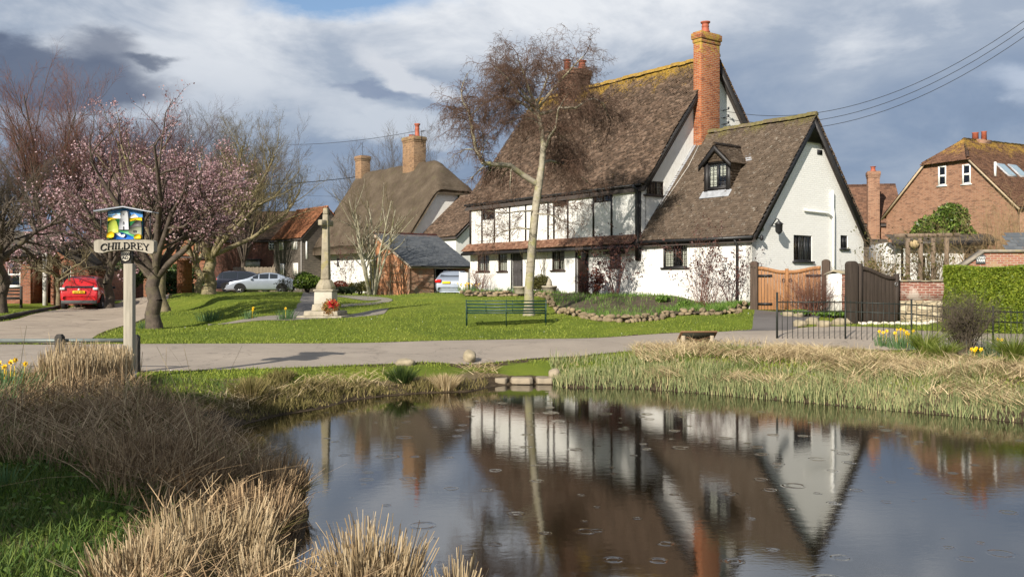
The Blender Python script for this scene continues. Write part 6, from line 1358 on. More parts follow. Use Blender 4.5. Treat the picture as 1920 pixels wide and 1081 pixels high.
# hatch: x = 0 at the rear bumper, nose towards +x
hatch = [(0, .62, .62, .80), (.02, .80, .80, .90), (.10, .98, .98, .95), (.32, 1.03, 1.40, .97), (.62, 1.02, 1.56, .99), (1.3, .99, 1.60, 1.0), (2.2, .96, 1.56, 1.0), (2.65, .95, 1.42, 1.0), (3.15, .98, 1.02, .99), (3.7, .90, .90, .95), (4.0, .75, .75, .86), (4.12, .55, .55, .72)]
rp = grd(148, 580, 43); RH = math.radians(103)
rcar, rings, qi = car(hatch, 1.78, 'parked_car', 'bright red hatchback seen from behind, parked at the kerb of the left lane', RED, {'side': [(3, 4), (4, 5), (5, 6), (6, 7)], 'ends': [(2, 4), (8, 7)]}, rp, RH, (.78, 3.3), wr=.34, zb=.26)
for s in (1, -1):
    mb = MB(); mb.cbox((.08, s*.72, .98), (.22, .22, .12)); mb.build('tail_lamp', CLR, rcar, bevel=.03)
    mb = MB(); mb.cbox((-.005, s*.68, .45), (.03, .10, .06)); mb.build('reflector', TL_, rcar, bevel=.01)
slab(rcar, 'rear_bumper', (-.03, -.78, .27), (.12, .78, .44), plain('grey_plastic', (.06, .06, .06), .6), bev=.03)
pl = slab(rcar, 'number_plate', (-.045, -.27, .76), (.02, .27, .88), YPL)
text('WG67 FJX', .10, 'plate_lettering', PLK, pl, (-.05, 0, .82), Matrix.Rotation(-math.pi/2, 4, 'Z') @ Matrix.Rotation(math.pi/2, 4, 'X'), bold=.003, sx=1.0) if False else None
mb = MB()
for k, y in enumerate((.2, .14, .08, .02, -.06, -.12, -.18)): mb.cbox((-.047, y, .82), (.004, .032, .07)); 
mb.build('plate_characters', PLK, pl)
mb = MB(); mb.lathe([(.05, 0), (.05, .01)], (0, 0, 0), 12); o = mb.build('badge', CLR, rcar); o.location = (-.02, 0, .94); o.rotation_euler = (0, math.pi/2, 0)
for s in (1, -1): mb = MB(); mb.cbox((2.75, s*1.0, 1.02), (.14, .18, .12)); mb.build('door_mirror', METALB, rcar, bevel=.02)
mb = MB(); mb.cbox((.2, 0, 1.36), (.04, .03, .12)); mb.build('rear_wiper', METALB, rcar)
estate = [(0, .55, .55, .82), (.02, .8, .8, .92), (.10, 1.0, 1.0, .96), (.30, 1.02, 1.38, .98), (.55, 1.0, 1.52, 1.0), (1.6, .97, 1.58, 1.0), (2.5, .94, 1.52, 1.0), (2.95, .93, 1.35, 1.0), (3.5, .96, .98, .99), (4.1, .88, .88, .95), (4.4, .75, .75, .86), (4.55, .5, .5, .72)]
sp_ = gat(404, 66); sp_.z = CAMZ-(548-HZ)*66/F
dcar, _, _ = car(estate, 1.84, 'parked_car', 'dark blue estate car with red tail lamps half hidden behind the silver saloon', NAVY, {'side': [(3, 4), (4, 5), (5, 6), (6, 7)], 'ends': [(2, 4), (8, 7)]}, sp_+Vector((0, 0, 0)), math.radians(12), (.85, 3.55), wr=.35, zb=.25)
for s in (1, -1): mb = MB(); mb.cbox((.1, s*.74, .92), (.24, .26, .16)); mb.build('tail_lamp', TL_, dcar, bevel=.03)
sal = [(0, .5, .5, .72), (.08, .72, .72, .86), (.45, .84, .84, .95), (1.25, .98, .98, .99), (1.75, 1.0, 1.2, 1.0), (2.2, .99, 1.40, 1.0), (2.9, 1.0, 1.46, 1.0), (3.5, 1.02, 1.38, .99), (4.1, 1.06, 1.14, .96), (4.5, 1.02, 1.02, .9), (4.62, .7, .7, .8)]
s2 = gat(426, 63); s2.z = CAMZ-(550-HZ)*63/F
scar, _, _ = car(sal, 1.86, 'parked_car', 'silver saloon car seen side-on beyond the crest of the green', SIL, {'side': [(4, 5), (5, 6), (6, 7)], 'ends': [(3, 5), (8, 7)]}, s2, math.radians(10), (.95, 3.75), wr=.34, zb=.22)
for s in (1, -1): mb = MB(); mb.cbox((.22, s*.72, .68), (.3, .2, .1)); mb.build('headlight', METALB, scar, bevel=.02); mb = MB(); mb.cbox((1.7, s*1.0, 1.02), (.14, .16, .1)); mb.build('door_mirror', SIL, scar, bevel=.02)
slab(scar, 'bumper', (-.02, -.6, .25), (.10, .6, .42), CLR, bev=.03)
rr2 = [(0, .5, .5, .80), (.03, .8, .8, .92), (.12, 1.0, 1.0, .96), (.55, 1.04, 1.06, .98), (1.1, 1.0, 1.32, 1.0), (1.6, .98, 1.42, 1.0), (2.5, .96, 1.44, 1.0), (3.2, .94, .98, 1.0), (4.2, .8, .8, .9), (4.5, .5, .5, .72)]
p = gat(846, 49.6)
tcar, _, _ = car(rr2, 1.84, 'parked_car', 'silver car with red tail lamp parked between the shed and the white house', SIL, {'side': [(4, 5), (5, 6)], 'ends': [(3, 5)]}, p, math.radians(88), (.9, 3.6), wr=.33, zb=.24)
for s in (1, -1): mb = MB(); mb.cbox((.1, s*.72, .86), (.26, .34, .18)); mb.build('tail_lamp', TL_, tcar, bevel=.03)
slab(tcar, 'number_plate', (-.03, .05, .72), (.03, .5, .84), YPL)

mb = MB(); p = gat(870, 43.6); w_ = 15*43.6/F; mb.box((-w_/2, -.03, -.1), (w_/2, .03, CAMZ-(511-HZ)*43.6/F-p.z)); mb.box((-w_/2-.04, -.05, -.1), (-w_/2, .05, CAMZ-(509-HZ)*43.6/F-p.z)); mb.build('boarded_fence', WHITEP, loc=p, label='short white boarded fence beside the silver car in the shed bay', cat='fence')
# ------------------------------------------------------------------ trees: trunk, limbs and twigs grown branch by branch
BARK_B = plain('pale_lichened_bark', (.36, .33, .24), .9, .45, 4, .9, 16, stain=(.22, .22, .06), stain_amt=.7, stain_scale=2)
BARK_Y = plain('yellow_green_bark', (.21, .175, .10), .9, .45, 4, .9, 16, stain=(.24, .21, .06), stain_amt=.7, stain_scale=2)
BARK_D = plain('dark_bark', (.085, .065, .05), .9, .45, 5, .9, 18, stain=(.12, .11, .05), stain_amt=.5, stain_scale=2)
BARKM, t, b = newmat('birch_bark'); ob = t.new('ShaderNodeTexCoord').outputs['Object']
n = t.noise(ob, 5, 6, .65); c = t.ramp(n, [(.3, (.19, .165, .115)), (.7, (.38, .34, .26))])
c = t.mix(t.math('MULTIPLY', t.smooth(t.noise(t.vm('MULTIPLY', ob, (4, 4, 22)), 1.0, 5, .7), .55, .66), .8), c, (.09, .07, .05)); c = t.mix(t.math('MULTIPLY', t.smooth(t.noise(t.vm('ADD', ob, (3, 1, 5)), 2.2, 6, .7), .5, .64), .65), c, (.23, .22, .07))
t.l.new(c, b.inputs['Base Color']); b.inputs['Roughness'].default_value = .9; t.l.new(t.new('ShaderNodeBump', i={'Height': n, 'Strength': .9, 'Distance': .03}).outputs[0], b.inputs['Normal'])
BARK_G = plain('grey_green_bark', (.17, .14, .085), .9, .45, 5, .9, 16, stain=(.20, .18, .06), stain_amt=.6, stain_scale=2)
TW_B = plain('brown_twigs', (.12, .07, .048), .85, .4, 3, 0); TW_R = plain('reddish_twigs', (.17, .078, .055), .85, .4, 2, 0)
TW_G = plain('olive_twigs', (.125, .10, .05), .85, .4, 2, 0); TW_K = plain('grey_brown_twigs', (.10, .078, .055), .85, .4, 2, 0); TW_P = plain('plum_twigs', (.085, .04, .038), .85, .4, 3, 0)
BLOS = leafmat('pink_blossom', [(.1, (.24, .12, .14)), (.5, (.40, .25, .265)), (.9, (.60, .45, .455))], .7, .3)
class Wood:
    def __init__(s, seed): s.rg = random.Random(seed); s.thick = []; s.thin = []; s.tips = []; s.rmin = .003
    def path(s, pts, rs):                      # a limb given as a polyline
        for i in range(len(pts)-1): s.thick.append((pts[i], pts[i+1], rs[i], rs[i+1], 7))
    def grow(s, p, d, L, r, lvl, P):
        """P: list of per-level dicts (seg, wand, trop, kids, ang, lr, rr, start)"""
        g = s.rg; q = P[min(lvl, len(P)-1)]; n = q['seg']; cur = p.copy(); dd = d.normalized(); pts = [cur.copy()]; rs = [r]
        for i in range(n):
            w = q['wand']; dd = dd+Vector((g.gauss(0, w), g.gauss(0, w), g.gauss(0, w)+q['trop'])); dd.normalize(); cur = cur+dd*(L/n); pts.append(cur.copy()); rs.append(r*(1-(i+1)/n*.75))
        lst = s.thick if r > .02 else s.thin; sides = 6 if r > .05 else (4 if r > .012 else 3)
        for i in range(n): lst.append((pts[i], pts[i+1], rs[i], rs[i+1], sides))
        if lvl >= len(P)-1: s.tips.append((pts[-1], pts[max(0, n-2)])); return
        for k in range(q['kids']):
            t_ = q['start']+(1-q['start'])*(k+g.random())/q['kids']; i = min(n-1, int(t_*n)); f = t_*n-i; c = pts[i].lerp(pts[i+1], f)
            base = (pts[i+1]-pts[i]).normalized(); a = math.radians(q['ang']*(.7+.6*g.random())); az = g.uniform(0, 2*math.pi); o = base.orthogonal().normalized(); o = Matrix.Rotation(az, 3, base) @ o
            nd = base*math.cos(a)+o*math.sin(a); s.grow(c, nd, L*q['lr']*(.6+.7*g.random())*(1.1-.45*t_), max(s.rmin, rs[i]*q['rr']), lvl+1, P)
def segs_mesh(mb, S, mi=0):
    for sides in set(x[4] for x in S):
        T_ = [x for x in S if x[4] == sides]; A = np.array([tuple(x[0]) for x in T_]); B = np.array([tuple(x[1]) for x in T_]); ra = np.array([x[2] for x in T_]); rb = np.array([x[3] for x in T_])
        d = B-A; L = np.linalg.norm(d, axis=1); L[L == 0] = 1; d /= L[:, None]; ref = np.where(np.abs(d[:, 2:3]) > .9, [[1, 0, 0]], [[0, 0, 1]]); u = np.cross(d, ref); u /= np.linalg.norm(u, axis=1)[:, None]; v = np.cross(d, u)
        t_ = np.arange(sides)*2*np.pi/sides; cs, sn = np.cos(t_), np.sin(t_); off = u[:, None, :]*cs[None, :, None]+v[:, None, :]*sn[None, :, None]
        V0 = A[:, None]+off*ra[:, None, None]; V1 = (B+d*rb[:, None]*.3)[:, None]+off*rb[:, None, None]; V = np.concatenate([V0, V1], 1).reshape(-1, 3)
        b_ = (np.arange(len(T_))*2*sides)[:, None]; Q = [b_+np.array([[k, (k+1) % sides, (k+1) % sides+sides, k+sides]]) for k in range(sides)]; mb.arrays(V, np.concatenate(Q), mi)
def finish_tree(w, name, loc, label, bark, twig, group=None, blossom=None, cat='tree', extra=None):
    loc = Vector(loc); o = empty(name, loc, 0, label, cat, group); sh = lambda S: [(a-loc, b_-loc, r0, r1, n) for a, b_, r0, r1, n in S]
    mb = MB(); segs_mesh(mb, sh(w.thick)); mb.build('trunk', bark, o, smooth=True)
    if w.thin: mb = MB(); segs_mesh(mb, sh(w.thin)); mb.build('crown', twig, o)
    if blossom:
        n, size, mat, spread, nm = blossom; rg = np.random.default_rng(w.rg.randrange(9999)); T_ = [x for x in w.thin]; idx = rg.integers(0, len(T_), n); f = rg.random(n)
        A = np.array([tuple(T_[i][0]) for i in idx]); B = np.array([tuple(T_[i][1]) for i in idx]); c = A+(B-A)*f[:, None]+rg.normal(size=(n, 3))*spread-np.array(tuple(loc)); keep = (np.sin(c[:, 0]*1.3+w.rg.random()*6)+np.sin(c[:, 2]*1.7+1)+np.sin(c[:, 1]*1.1)+rg.normal(size=n)*.8) > -.5
        mb = MB(); leaves_at(mb, c[keep], size, rg, 0, .8); mb.build(nm, mat, o)
    return o
def lv(seg, wand, trop, kids, ang, lr, rr, start=.25): return dict(seg=seg, wand=wand, trop=trop, kids=kids, ang=ang, lr=lr, rr=rr, start=start)

# ---- the birch in front of the white house, its limbs read off the photo
w = Wood(7); w.rmin = .0045; DB = 30.5
def bp(px, py, dd=0.0): return P3(px, py, DB)+Vector((0, dd, 0))
base_b = gat(992, DB); trunk = [base_b+Vector((0, 0, -.2)), base_b+Vector((0, 0, .25)), bp(992, 540), bp(997, 470), bp(1003, 400), bp(1010, 350), bp(1016, 310), bp(1019, 270), bp(1014, 235), bp(1007, 205), bp(1000, 185)]
trs = [.25, .175, .155, .145, .14, .13, .105, .09, .08, .07, .06]; w.path(trunk, trs)
PB = [lv(4, .14, -.05, 7, 50, .50, .5), lv(5, .2, -.07, 8, 50, .55, .6, .12), lv(4, .22, -.12, 6, 48, .66, .7, .1), lv(4, .24, -.20, 2, 45, .6, .8, .1), lv(3, .24, -.25, 0, 40, .5, .6)]
limbs = [([(1007,345,0),(978,328,-.2),(957,314,-.5),(930,314,-.8),(907,313,-1.0),(895,288,-1.1),(889,258,-1.2),(883,224,-1.2),(872,205,-1.2)], .105),
 ([(1008,215,0),(985,192,.4),(960,178,.7),(930,170,1.0),(905,180,1.3),(880,200,1.5)], .065), ([(1000,190,0),(990,165,-.3),(980,140,-.5),(972,120,-.6)], .06),
 ([(1007,205,0),(1030,180,-.4),(1050,160,-.8),(1072,138,-1.1),(1090,122,-1.3)], .06), ([(1012,215,0),(1050,200,.3),(1081,197,.5),(1102,182,.7),(1118,176,.8),(1136,184,.9),(1150,215,1.0)], .06),
 ([(1019,285,0),(1030,258,-.3),(1040,246,-.6),(1044,215,-.9),(1060,190,-1.1)], .055), ([(1017,305,0),(1032,298,.4),(1060,300,1.0),(1085,310,1.5),(1110,330,1.8)], .055),
 ([(1003,200,0),(975,185,-.6),(950,160,-1.2),(930,145,-1.5)], .05), ([(1010,230,0),(1000,215,.8),(975,205,1.5),(945,215,2.0)], .045), ([(1015,250,0),(1045,235,1.2),(1075,250,2.0)], .045),
 ([(1003,395,0),(975,398,-.5),(945,404,-.9),(915,400,-1.2)], .035), ([(1003,400,0),(1030,405,-.6),(1055,418,-1.0)], .03), ([(1000,430,0),(970,425,.6),(940,432,1.0),(920,445,1.2)], .03), ([(1006,380,0),(1035,375,.7),(1065,385,1.2)], .03), ([(1005,200,0),(1020,160,.6),(1030,130,1.0),(1028,112,1.1)], .05), ([(1000,195,0),(965,150,.3),(955,130,.4)], .05)]
for pts, r0 in limbs:
    pp = [bp(a, b_, d) for a, b_, d in pts]; n = len(pp); rs = [r0*(1-.72*i/(n-1)) for i in range(n)]; w.path(pp, rs); L_all = sum((pp[i+1]-pp[i]).length for i in range(n-1))
    for k in range(int(7+L_all*7.5)):
        t_ = w.rg.uniform(.22, 1)*(n-1); i = min(n-2, int(t_)); c = pp[i].lerp(pp[i+1], t_-i); base = (pp[i+1]-pp[i]).normalized(); o = Matrix.Rotation(w.rg.uniform(0, 6.28), 3, base) @ base.orthogonal().normalized(); a = math.radians(w.rg.uniform(30, 80)); low = pts[0][1] > 370
        w.grow(c, base*math.cos(a)+o*math.sin(a), w.rg.uniform(.6, 1.35)*(.75 if low else 1), max(.008, rs[i]*.32), 1, PB if not low else [PB[0], lv(4, .2, -.04, 7, 50, .55, .6, .1), lv(3, .2, -.06, 5, 45, .6, .7, .1), lv(3, .2, -.1, 0, 40, .5, .6)])
    w.grow(pp[-1], (pp[-1]-pp[-2]), 1.0, rs[-1], 1, PB)
finish_tree(w, 'birch_tree', base_b, 'leafless birch with pale trunk and drooping brown twigs on the green before the white house', BARKM, TW_B)

# ---- pink cherry trees
PC = [lv(5, .08, .03, 8, 42, .62, .6, .35), lv(5, .13, .04, 7, 42, .55, .55, .2), lv(5, .17, .04, 7, 42, .5, .55, .15), lv(4, .2, .02, 5, 45, .5, .6, .15), lv(3, .2, .0, 0, 40, .5, .6)]
def forked(seed, loc, hfork, r, nl, L, P, spread=38, lean=(0, 0), rl=.6, rmin=.003):
    w = Wood(seed); w.rmin = rmin; g = w.rg; loc = Vector(loc); d = Vector((lean[0], lean[1], 1)).normalized(); pts = [loc-Vector((0, 0, .2)), loc+Vector((0, 0, .12))]; rs = [r*1.45, r*1.12]
    for i in range(1, 5): pts.append(loc+d*hfork*i/4+Vector((g.gauss(0, .06), g.gauss(0, .06), 0))*hfork*.5); rs.append(r*(1.05-.05*i))
    w.path(pts, rs); top = pts[-1]
    for k in range(nl):
        az = 2*math.pi*(k+g.random()*.7)/nl; a = math.radians(spread*(.55+.75*g.random())); nd = Vector((math.cos(az)*math.sin(a), math.sin(az)*math.sin(a), math.cos(a)))+d*.15
        w.grow(top-d*g.random()*hfork*.22, nd, L*(.8+.4*g.random()), r*rl*(.75+.4*g.random()), 1, P)
    return w
c1 = gat(289, 28.6); w = forked(11, c1, 1.75, .23, 10, 3.9, PC, 42)
finish_tree(w, 'cherry_tree', c1, 'nearest pink blossoming cherry with thick dark forked trunk behind the village sign', BARK_D, TW_P, 'trees along the lane', (15000, .030, BLOS, .05, 'blossom'))
c2 = gat(308, 36); w = forked(12, c2, 2.2, .22, 9, 4.5, PC, 42, (-.12, 0))
finish_tree(w, 'cherry_tree', c2, 'pink cherry with pale leaning trunk just right of and behind the nearest cherry', BARK_G, TW_P, 'trees along the lane', (10000, .036, BLOS, .05, 'blossom'))
c3 = gat(205, 41); w = forked(13, c3, 2.2, .2, 8, 4.4, PC, 50)
finish_tree(w, 'cherry_tree', c3, 'pink-flowered cherry farther off, behind the red car', BARK_D, TW_P, 'trees along the lane', (10000, .045, BLOS, .06, 'blossom'))
c4 = gat(150, 47); w = forked(14, c4, 1.7, .18, 6, 3.4, PC, 55)
finish_tree(w, 'cherry_tree', c4, 'thin pink-flowered cherry above the brick garage roof', BARK_D, TW_K, 'trees along the lane', (6500, .05, BLOS, .06, 'blossom'))
# ---- lopped trees with yellow-green limbs
PL_ = [lv(6, .12, .05, 7, 40, .6, .6, .3), lv(6, .16, .07, 7, 42, .5, .5, .25), lv(5, .16, .08, 7, 40, .5, .5, .15), lv(4, .16, .06, 5, 40, .5, .55, .1), lv(3, .18, .03, 0, 40, .5, .6)]
c5 = gat(392, 44.5); w = forked(21, c5, 2.1, .30, 7, 4.4, PL_, 44, (.02, 0), .62)
for pts in ([(400,480,0),(430,455,-1),(470,420,-1.5),(500,395,-2),(540,378,-2.5)], [(395,470,0),(450,400,.5),(490,330,.5),(510,290,.5)], [(398,475,0),(420,400,.3),(440,320,.5),(448,270,.6)], [(400,478,0),(460,445,1),(520,400,1.5),(545,350,2)]):
    pp = [P3(a, b_, 44.5)+Vector((0, d, 0)) for a, b_, d in pts]; n = len(pp); rs = [.13*(1-.7*i/(n-1)) for i in range(n)]; w.path(pp, rs)
    for k in range(24):
        t_ = w.rg.uniform(.2, 1)*(n-1); i = min(n-2, int(t_)); c = pp[i].lerp(pp[i+1], t_-i); base = (pp[i+1]-pp[i]).normalized(); o = Matrix.Rotation(w.rg.uniform(0, 6.28), 3, base) @ base.orthogonal().normalized()
        w.grow(c, base*.6+o*.8+Vector((0, 0, .7)), w.rg.uniform(1.0, 2.4), rs[i]*.35, 1, PL_)
finish_tree(w, 'bare_tree', c5, 'wide lopped bare tree with pale yellow-green limbs and stout pale trunk right of the cherries', BARK_Y, TW_G, 'trees along the lane')
c6 = gat(371, 52); w = forked(22, c6, 2.2, .2, 6, 3.2, PL_, 45, (-.05, 0)); finish_tree(w, 'bare_tree', c6, 'slimmer bare tree with pale trunk close behind and left of the wide lopped one', BARK_Y, TW_G, 'trees along the lane')
# ---- tall rounded bare trees far off on the left
PR = [lv(6, .05, .06, 9, 26, .75, .55, .1), lv(6, .06, .06, 9, 26, .55, .5, .15), lv(5, .08, .05, 10, 30, .5, .55, .12), lv(4, .1, .04, 10, 32, .5, .7, .1), lv(3, .12, .02, 0, 30, .5, .8)]
def roundtree(seed, px, D, H, label, tw=TW_R, r=.3, L=None, spread=30):
    c = gat(px, D); w = forked(seed, c, H*.18, r, 15, L or H*.52, PR, spread, rl=.42, rmin=.0065); return finish_tree(w, 'bare_tree', c, label, BARK_D, tw, 'tall bare trees beyond the houses')
roundtree(31, 88, 70, 19.5, 'tall round-headed bare tree with russet twig ends, far left'); roundtree(32, 192, 78, 19, 'round-headed bare tree behind the cherries, right of the tallest one', TW_R, .26)
roundtree(33, 285, 74, 16.5, 'bare purple-brown tree behind the nearest cherry crown', TW_P, .24); roundtree(34, 455, 74, 15.5, 'thin upright bare tree behind the lopped tree', TW_K, .2, None, 26)
roundtree(35, -40, 60, 13.5, 'bare tree half outside the left edge of the picture', TW_K, .25)
roundtree(36, 738, 100, 20, 'small bare treetop showing above the thatch left of its tall chimney', TW_K, .2, None, 34)
roundtree(37, 345, 85, 17.5, 'distant bare tree filling the gap behind the pale leaning cherry', TW_K, .24)
# ---- dark spreading tree at the left edge
PD = [lv(6, .14, .02, 7, 50, .6, .6, .2), lv(6, .2, .0, 8, 50, .55, .55, .15), lv(5, .24, -.03, 7, 50, .5, .55, .1), lv(4, .25, -.05, 6, 50, .5, .6, .1), lv(3, .25, -.08, 0, 40, .5, .6)]
c7 = gat(2, 37); w = forked(41, c7, 2.6, .22, 7, 3.4, PD, 68, (0, 0)); finish_tree(w, 'spreading_tree', c7, 'dark spreading bare tree in front of the brick garage at the left edge', BARK_D, TW_K, 'trees along the lane')
c8 = gat(110, 44); w = forked(42, c8, 1.6, .12, 6, 2.4, PD, 70); finish_tree(w, 'spreading_tree', c8, 'tangled olive-brown bare tree hanging over the garage porch', BARK_G, TW_G, 'trees along the lane')
# ---- many-stemmed small tree before the thatched cottage
c9 = gat(697, 49.5); w = Wood(51)
PM = [lv(6, .08, .06, 7, 35, .5, .6, .3), lv(5, .12, .07, 6, 38, .45, .5, .2), lv(4, .15, .06, 5, 40, .5, .5, .2), lv(3, .15, .04, 0, 35, .5, .6)]
for k in range(8): a = k*.8; w.grow(c9+Vector((.12*math.cos(a), .12*math.sin(a), -.1)), Vector((.34*math.cos(a)-.10, .25*math.sin(a), 1)), 5.0+.6*math.sin(k*2), .085, 0, PM)
finish_tree(w, 'multi_stemmed_tree', c9, 'bare many-stemmed pale tree between the stone cross and the brick shed', BARK_B, TW_G)
# ---- dense evergreen trees standing behind the viewpoint on the left; they shade the near bank
EVG = leafmat('evergreen_leaves', [(.2, (.02, .035, .012)), (.8, (.05, .08, .02))], .5, .15)
def evergreen(name, loc, H, rad, label, n=9000, size=.14, cz=None, group=None, cat='tree', mat=None, bark=None, seed=1, lumps=9):
    loc = Vector(loc); o = empty(name, loc, 0, label, cat, group); rg = np.random.default_rng(seed); mb = MB(); mb.tube([(0, 0, -.2), (.05, 0, H*.35), (0, .04, H*.75)], [rad*.09+.02, rad*.07+.015, .03], 7); 
    for k in range(6): a = k*1.05; mb.tube([(0, 0, H*.35+k*H*.05), (rad*.5*math.cos(a), rad*.5*math.sin(a), H*.5+k*H*.05)], [rad*.035+.01, .01], 5)
    mb.build('trunk', bark or BARK_D, o); mb = MB(); c0 = np.array([0, 0, cz if cz else H-rad]); rz = H-c0[2]
    for k in range(lumps):
        u = rg.normal(size=3); u /= np.linalg.norm(u); cc = c0+u*np.array([rad, rad, rz])*.55; leafcloud(mb, cc, np.array([rad, rad, rz])*rg.uniform(.38, .6), n//lumps, size, rg, shell=.45)
    mb.build('crown', mat or EVG, o); return o
evergreen('evergreen_tree', (-12.3, -.7, .7), 9.2, 2.5, 'dense evergreen tree standing left of the viewpoint, shading the brown reeds', cz=6.9, seed=3, n=10000)
evergreen('evergreen_tree', (-11.2, -3.6, .8), 9.4, 2.6, 'dense evergreen tree behind the viewpoint, shading the grass in the lower left corner', cz=6.9, seed=4, n=9000)
# ------------------------------------------------------------------ shrubs, borders and garden things
G_SHINY = leafmat('glossy_green_leaves', [(.15, (.03, .055, .01)), (.5, (.08, .13, .02)), (.85, (.20, .26, .05))], .35, .2)
G_DARK = leafmat('dark_green_leaves', [(.15, (.018, .035, .01)), (.85, (.07, .11, .025))], .5, .2); G_YEL = leafmat('variegated_leaves', [(.15, (.16, .17, .05)), (.5, (.32, .31, .12)), (.85, (.5, .45, .16))], .5, .25)
G_GOLD = leafmat('gold_leaves', [(.15, (.3, .22, .01)), (.85, (.55, .42, .02))], .5, .25); G_RED = leafmat('dark_red_leaves', [(.15, (.09, .02, .015)), (.85, (.2, .06, .03))], .5, .2)
G_GREY = leafmat('grey_green_leaves', [(.15, (.06, .085, .04)), (.85, (.15, .18, .09))], .6, .2); G_PURP = leafmat('purple_leaves', [(.15, (.05, .02, .022)), (.85, (.17, .08, .06))], .5, .25); G_OLIVE = leafmat('olive_leaves', [(.15, (.05, .05, .012)), (.85, (.12, .11, .03))], .5, .2)
G_SPR = leafmat('spring_green_leaves', [(.15, (.06, .12, .02)), (.5, (.11, .2, .03)), (.85, (.2, .3, .06))], .5, .3)
def bush(name, loc, rx, ry, rz, mat, label, n=4000, size=.05, seed=1, twigs=None, group=None, cat='shrub', lumps=8, asp=.5, tall=False):
    loc = Vector(loc); o = empty(name, loc, 0, label, cat, group); rg = np.random.default_rng(seed); mb = MB()
    for k in range(7): a = k*.9; mb.tube([(0, 0, -.1), (rx*.45*math.cos(a), ry*.45*math.sin(a), rz*1.1)], [.02+.02*rx, .006], 4)
    mb.build('stems', twigs or BARK_D, o); mb = MB()
    for k in range(lumps):
        u = rg.normal(size=3); u /= np.linalg.norm(u); u[2] = abs(u[2])*.9 if not tall else u[2]; cc = np.array([0, 0, rz*(.75 if not tall else 1)])+u*np.array([rx, ry, rz])*.5; leafcloud(mb, cc, np.array([rx, ry, rz])*rg.uniform(.42, .6), n//lumps, size, rg, shell=.5, asp=asp)
    for V_, Q_, m_ in mb.chunks: V_[:, 2] = np.maximum(V_[:, 2], -.02)
    mb.build('foliage', mat, o); return o
def twiggy(name, loc, H, spread, label, twig, nst=10, seed=1, P=None, leaves=None, r=.014, group=None, cat='shrub', flat=1.0, lean=(0, 0)):
    loc = Vector(loc); w = Wood(seed); P = P or [lv(6, .10, .03, 6, 38, .5, .6, .2), lv(4, .16, .03, 5, 40, .5, .6, .15), lv(3, .18, .02, 0, 35, .5, .6)]
    for k in range(nst):
        a = w.rg.uniform(0, 6.28); q = w.rg.random()**.6*spread; d = Vector((math.cos(a)*q+lean[0], math.sin(a)*q*flat+lean[1], 1)); w.grow(loc+Vector((math.cos(a)*q*.25, math.sin(a)*q*.2*flat, -.05)), d, H*w.rg.uniform(.7, 1.1), r, 0, P)
    o = empty(name, loc, 0, label, cat, group); mb = MB(); segs_mesh(mb, [(a-loc, b_-loc, r0, r1, n) for a, b_, r0, r1, n in w.thick+w.thin]); mb.build('stems', twig, o)
    if leaves:
        n, size, mat = leaves; rg = np.random.default_rng(seed); T_ = w.thin or w.thick; idx = rg.integers(0, len(T_), n); c = np.array([tuple(T_[i][1]) for i in idx])+rg.normal(size=(n, 3))*.03-np.array(tuple(loc)); mb = MB(); leaves_at(mb, c, size, rg); mb.build('foliage', mat, o)
    return o
def blades_mesh(mb, P0, H, Wd, lean, bend=.5, seed=1, mi=0, tipk=.15, segs=3):
    """P0 (n,3) feet, H heights, Wd widths, lean (n,2) sideways travel of the tip as a share of the height"""
    n = len(P0); rg = np.random.default_rng(seed); a = rg.random(n)*2*np.pi; s = np.stack([np.cos(a), np.sin(a), np.zeros(n)], 1); V = []; L = np.concatenate([lean, np.zeros((n, 1))], 1)
    for k in range(segs+1):
        t_ = k/segs; zc = H*(t_-bend*.35*t_*t_*np.minimum(1.6, np.linalg.norm(lean, axis=1))); c = P0+L*H[:, None]*((1-bend)*t_+bend*t_*t_)[..., None] if False else P0+L*(H*((1-bend)*t_+bend*t_*t_))[:, None]; c = c+np.stack([np.zeros(n), np.zeros(n), zc], 1)
        w = (Wd*(1-(1-tipk)*t_**1.5)/2)[:, None]; V += [c-s*w, c+s*w]
    m_ = 2*(segs+1); V = np.stack(V, 1).reshape(-1, 3); b_ = (np.arange(n)*m_)[:, None]
    mb.arrays(V, np.concatenate([b_+np.array([[2*k, 2*k+1, 2*k+3, 2*k+2]]) for k in range(segs)]), mi)
def lean_rand(n, s, rg, bias=(0, 0)): return rg.normal(size=(n, 2))*s+np.array(bias)
YFL = plain('daffodil_yellow', (.85, .55, .01), .5, .1); DAFL = leafmat('daffodil_leaves', [(.1, (.05, .11, .04)), (.9, (.14, .23, .09))], .5, .25)
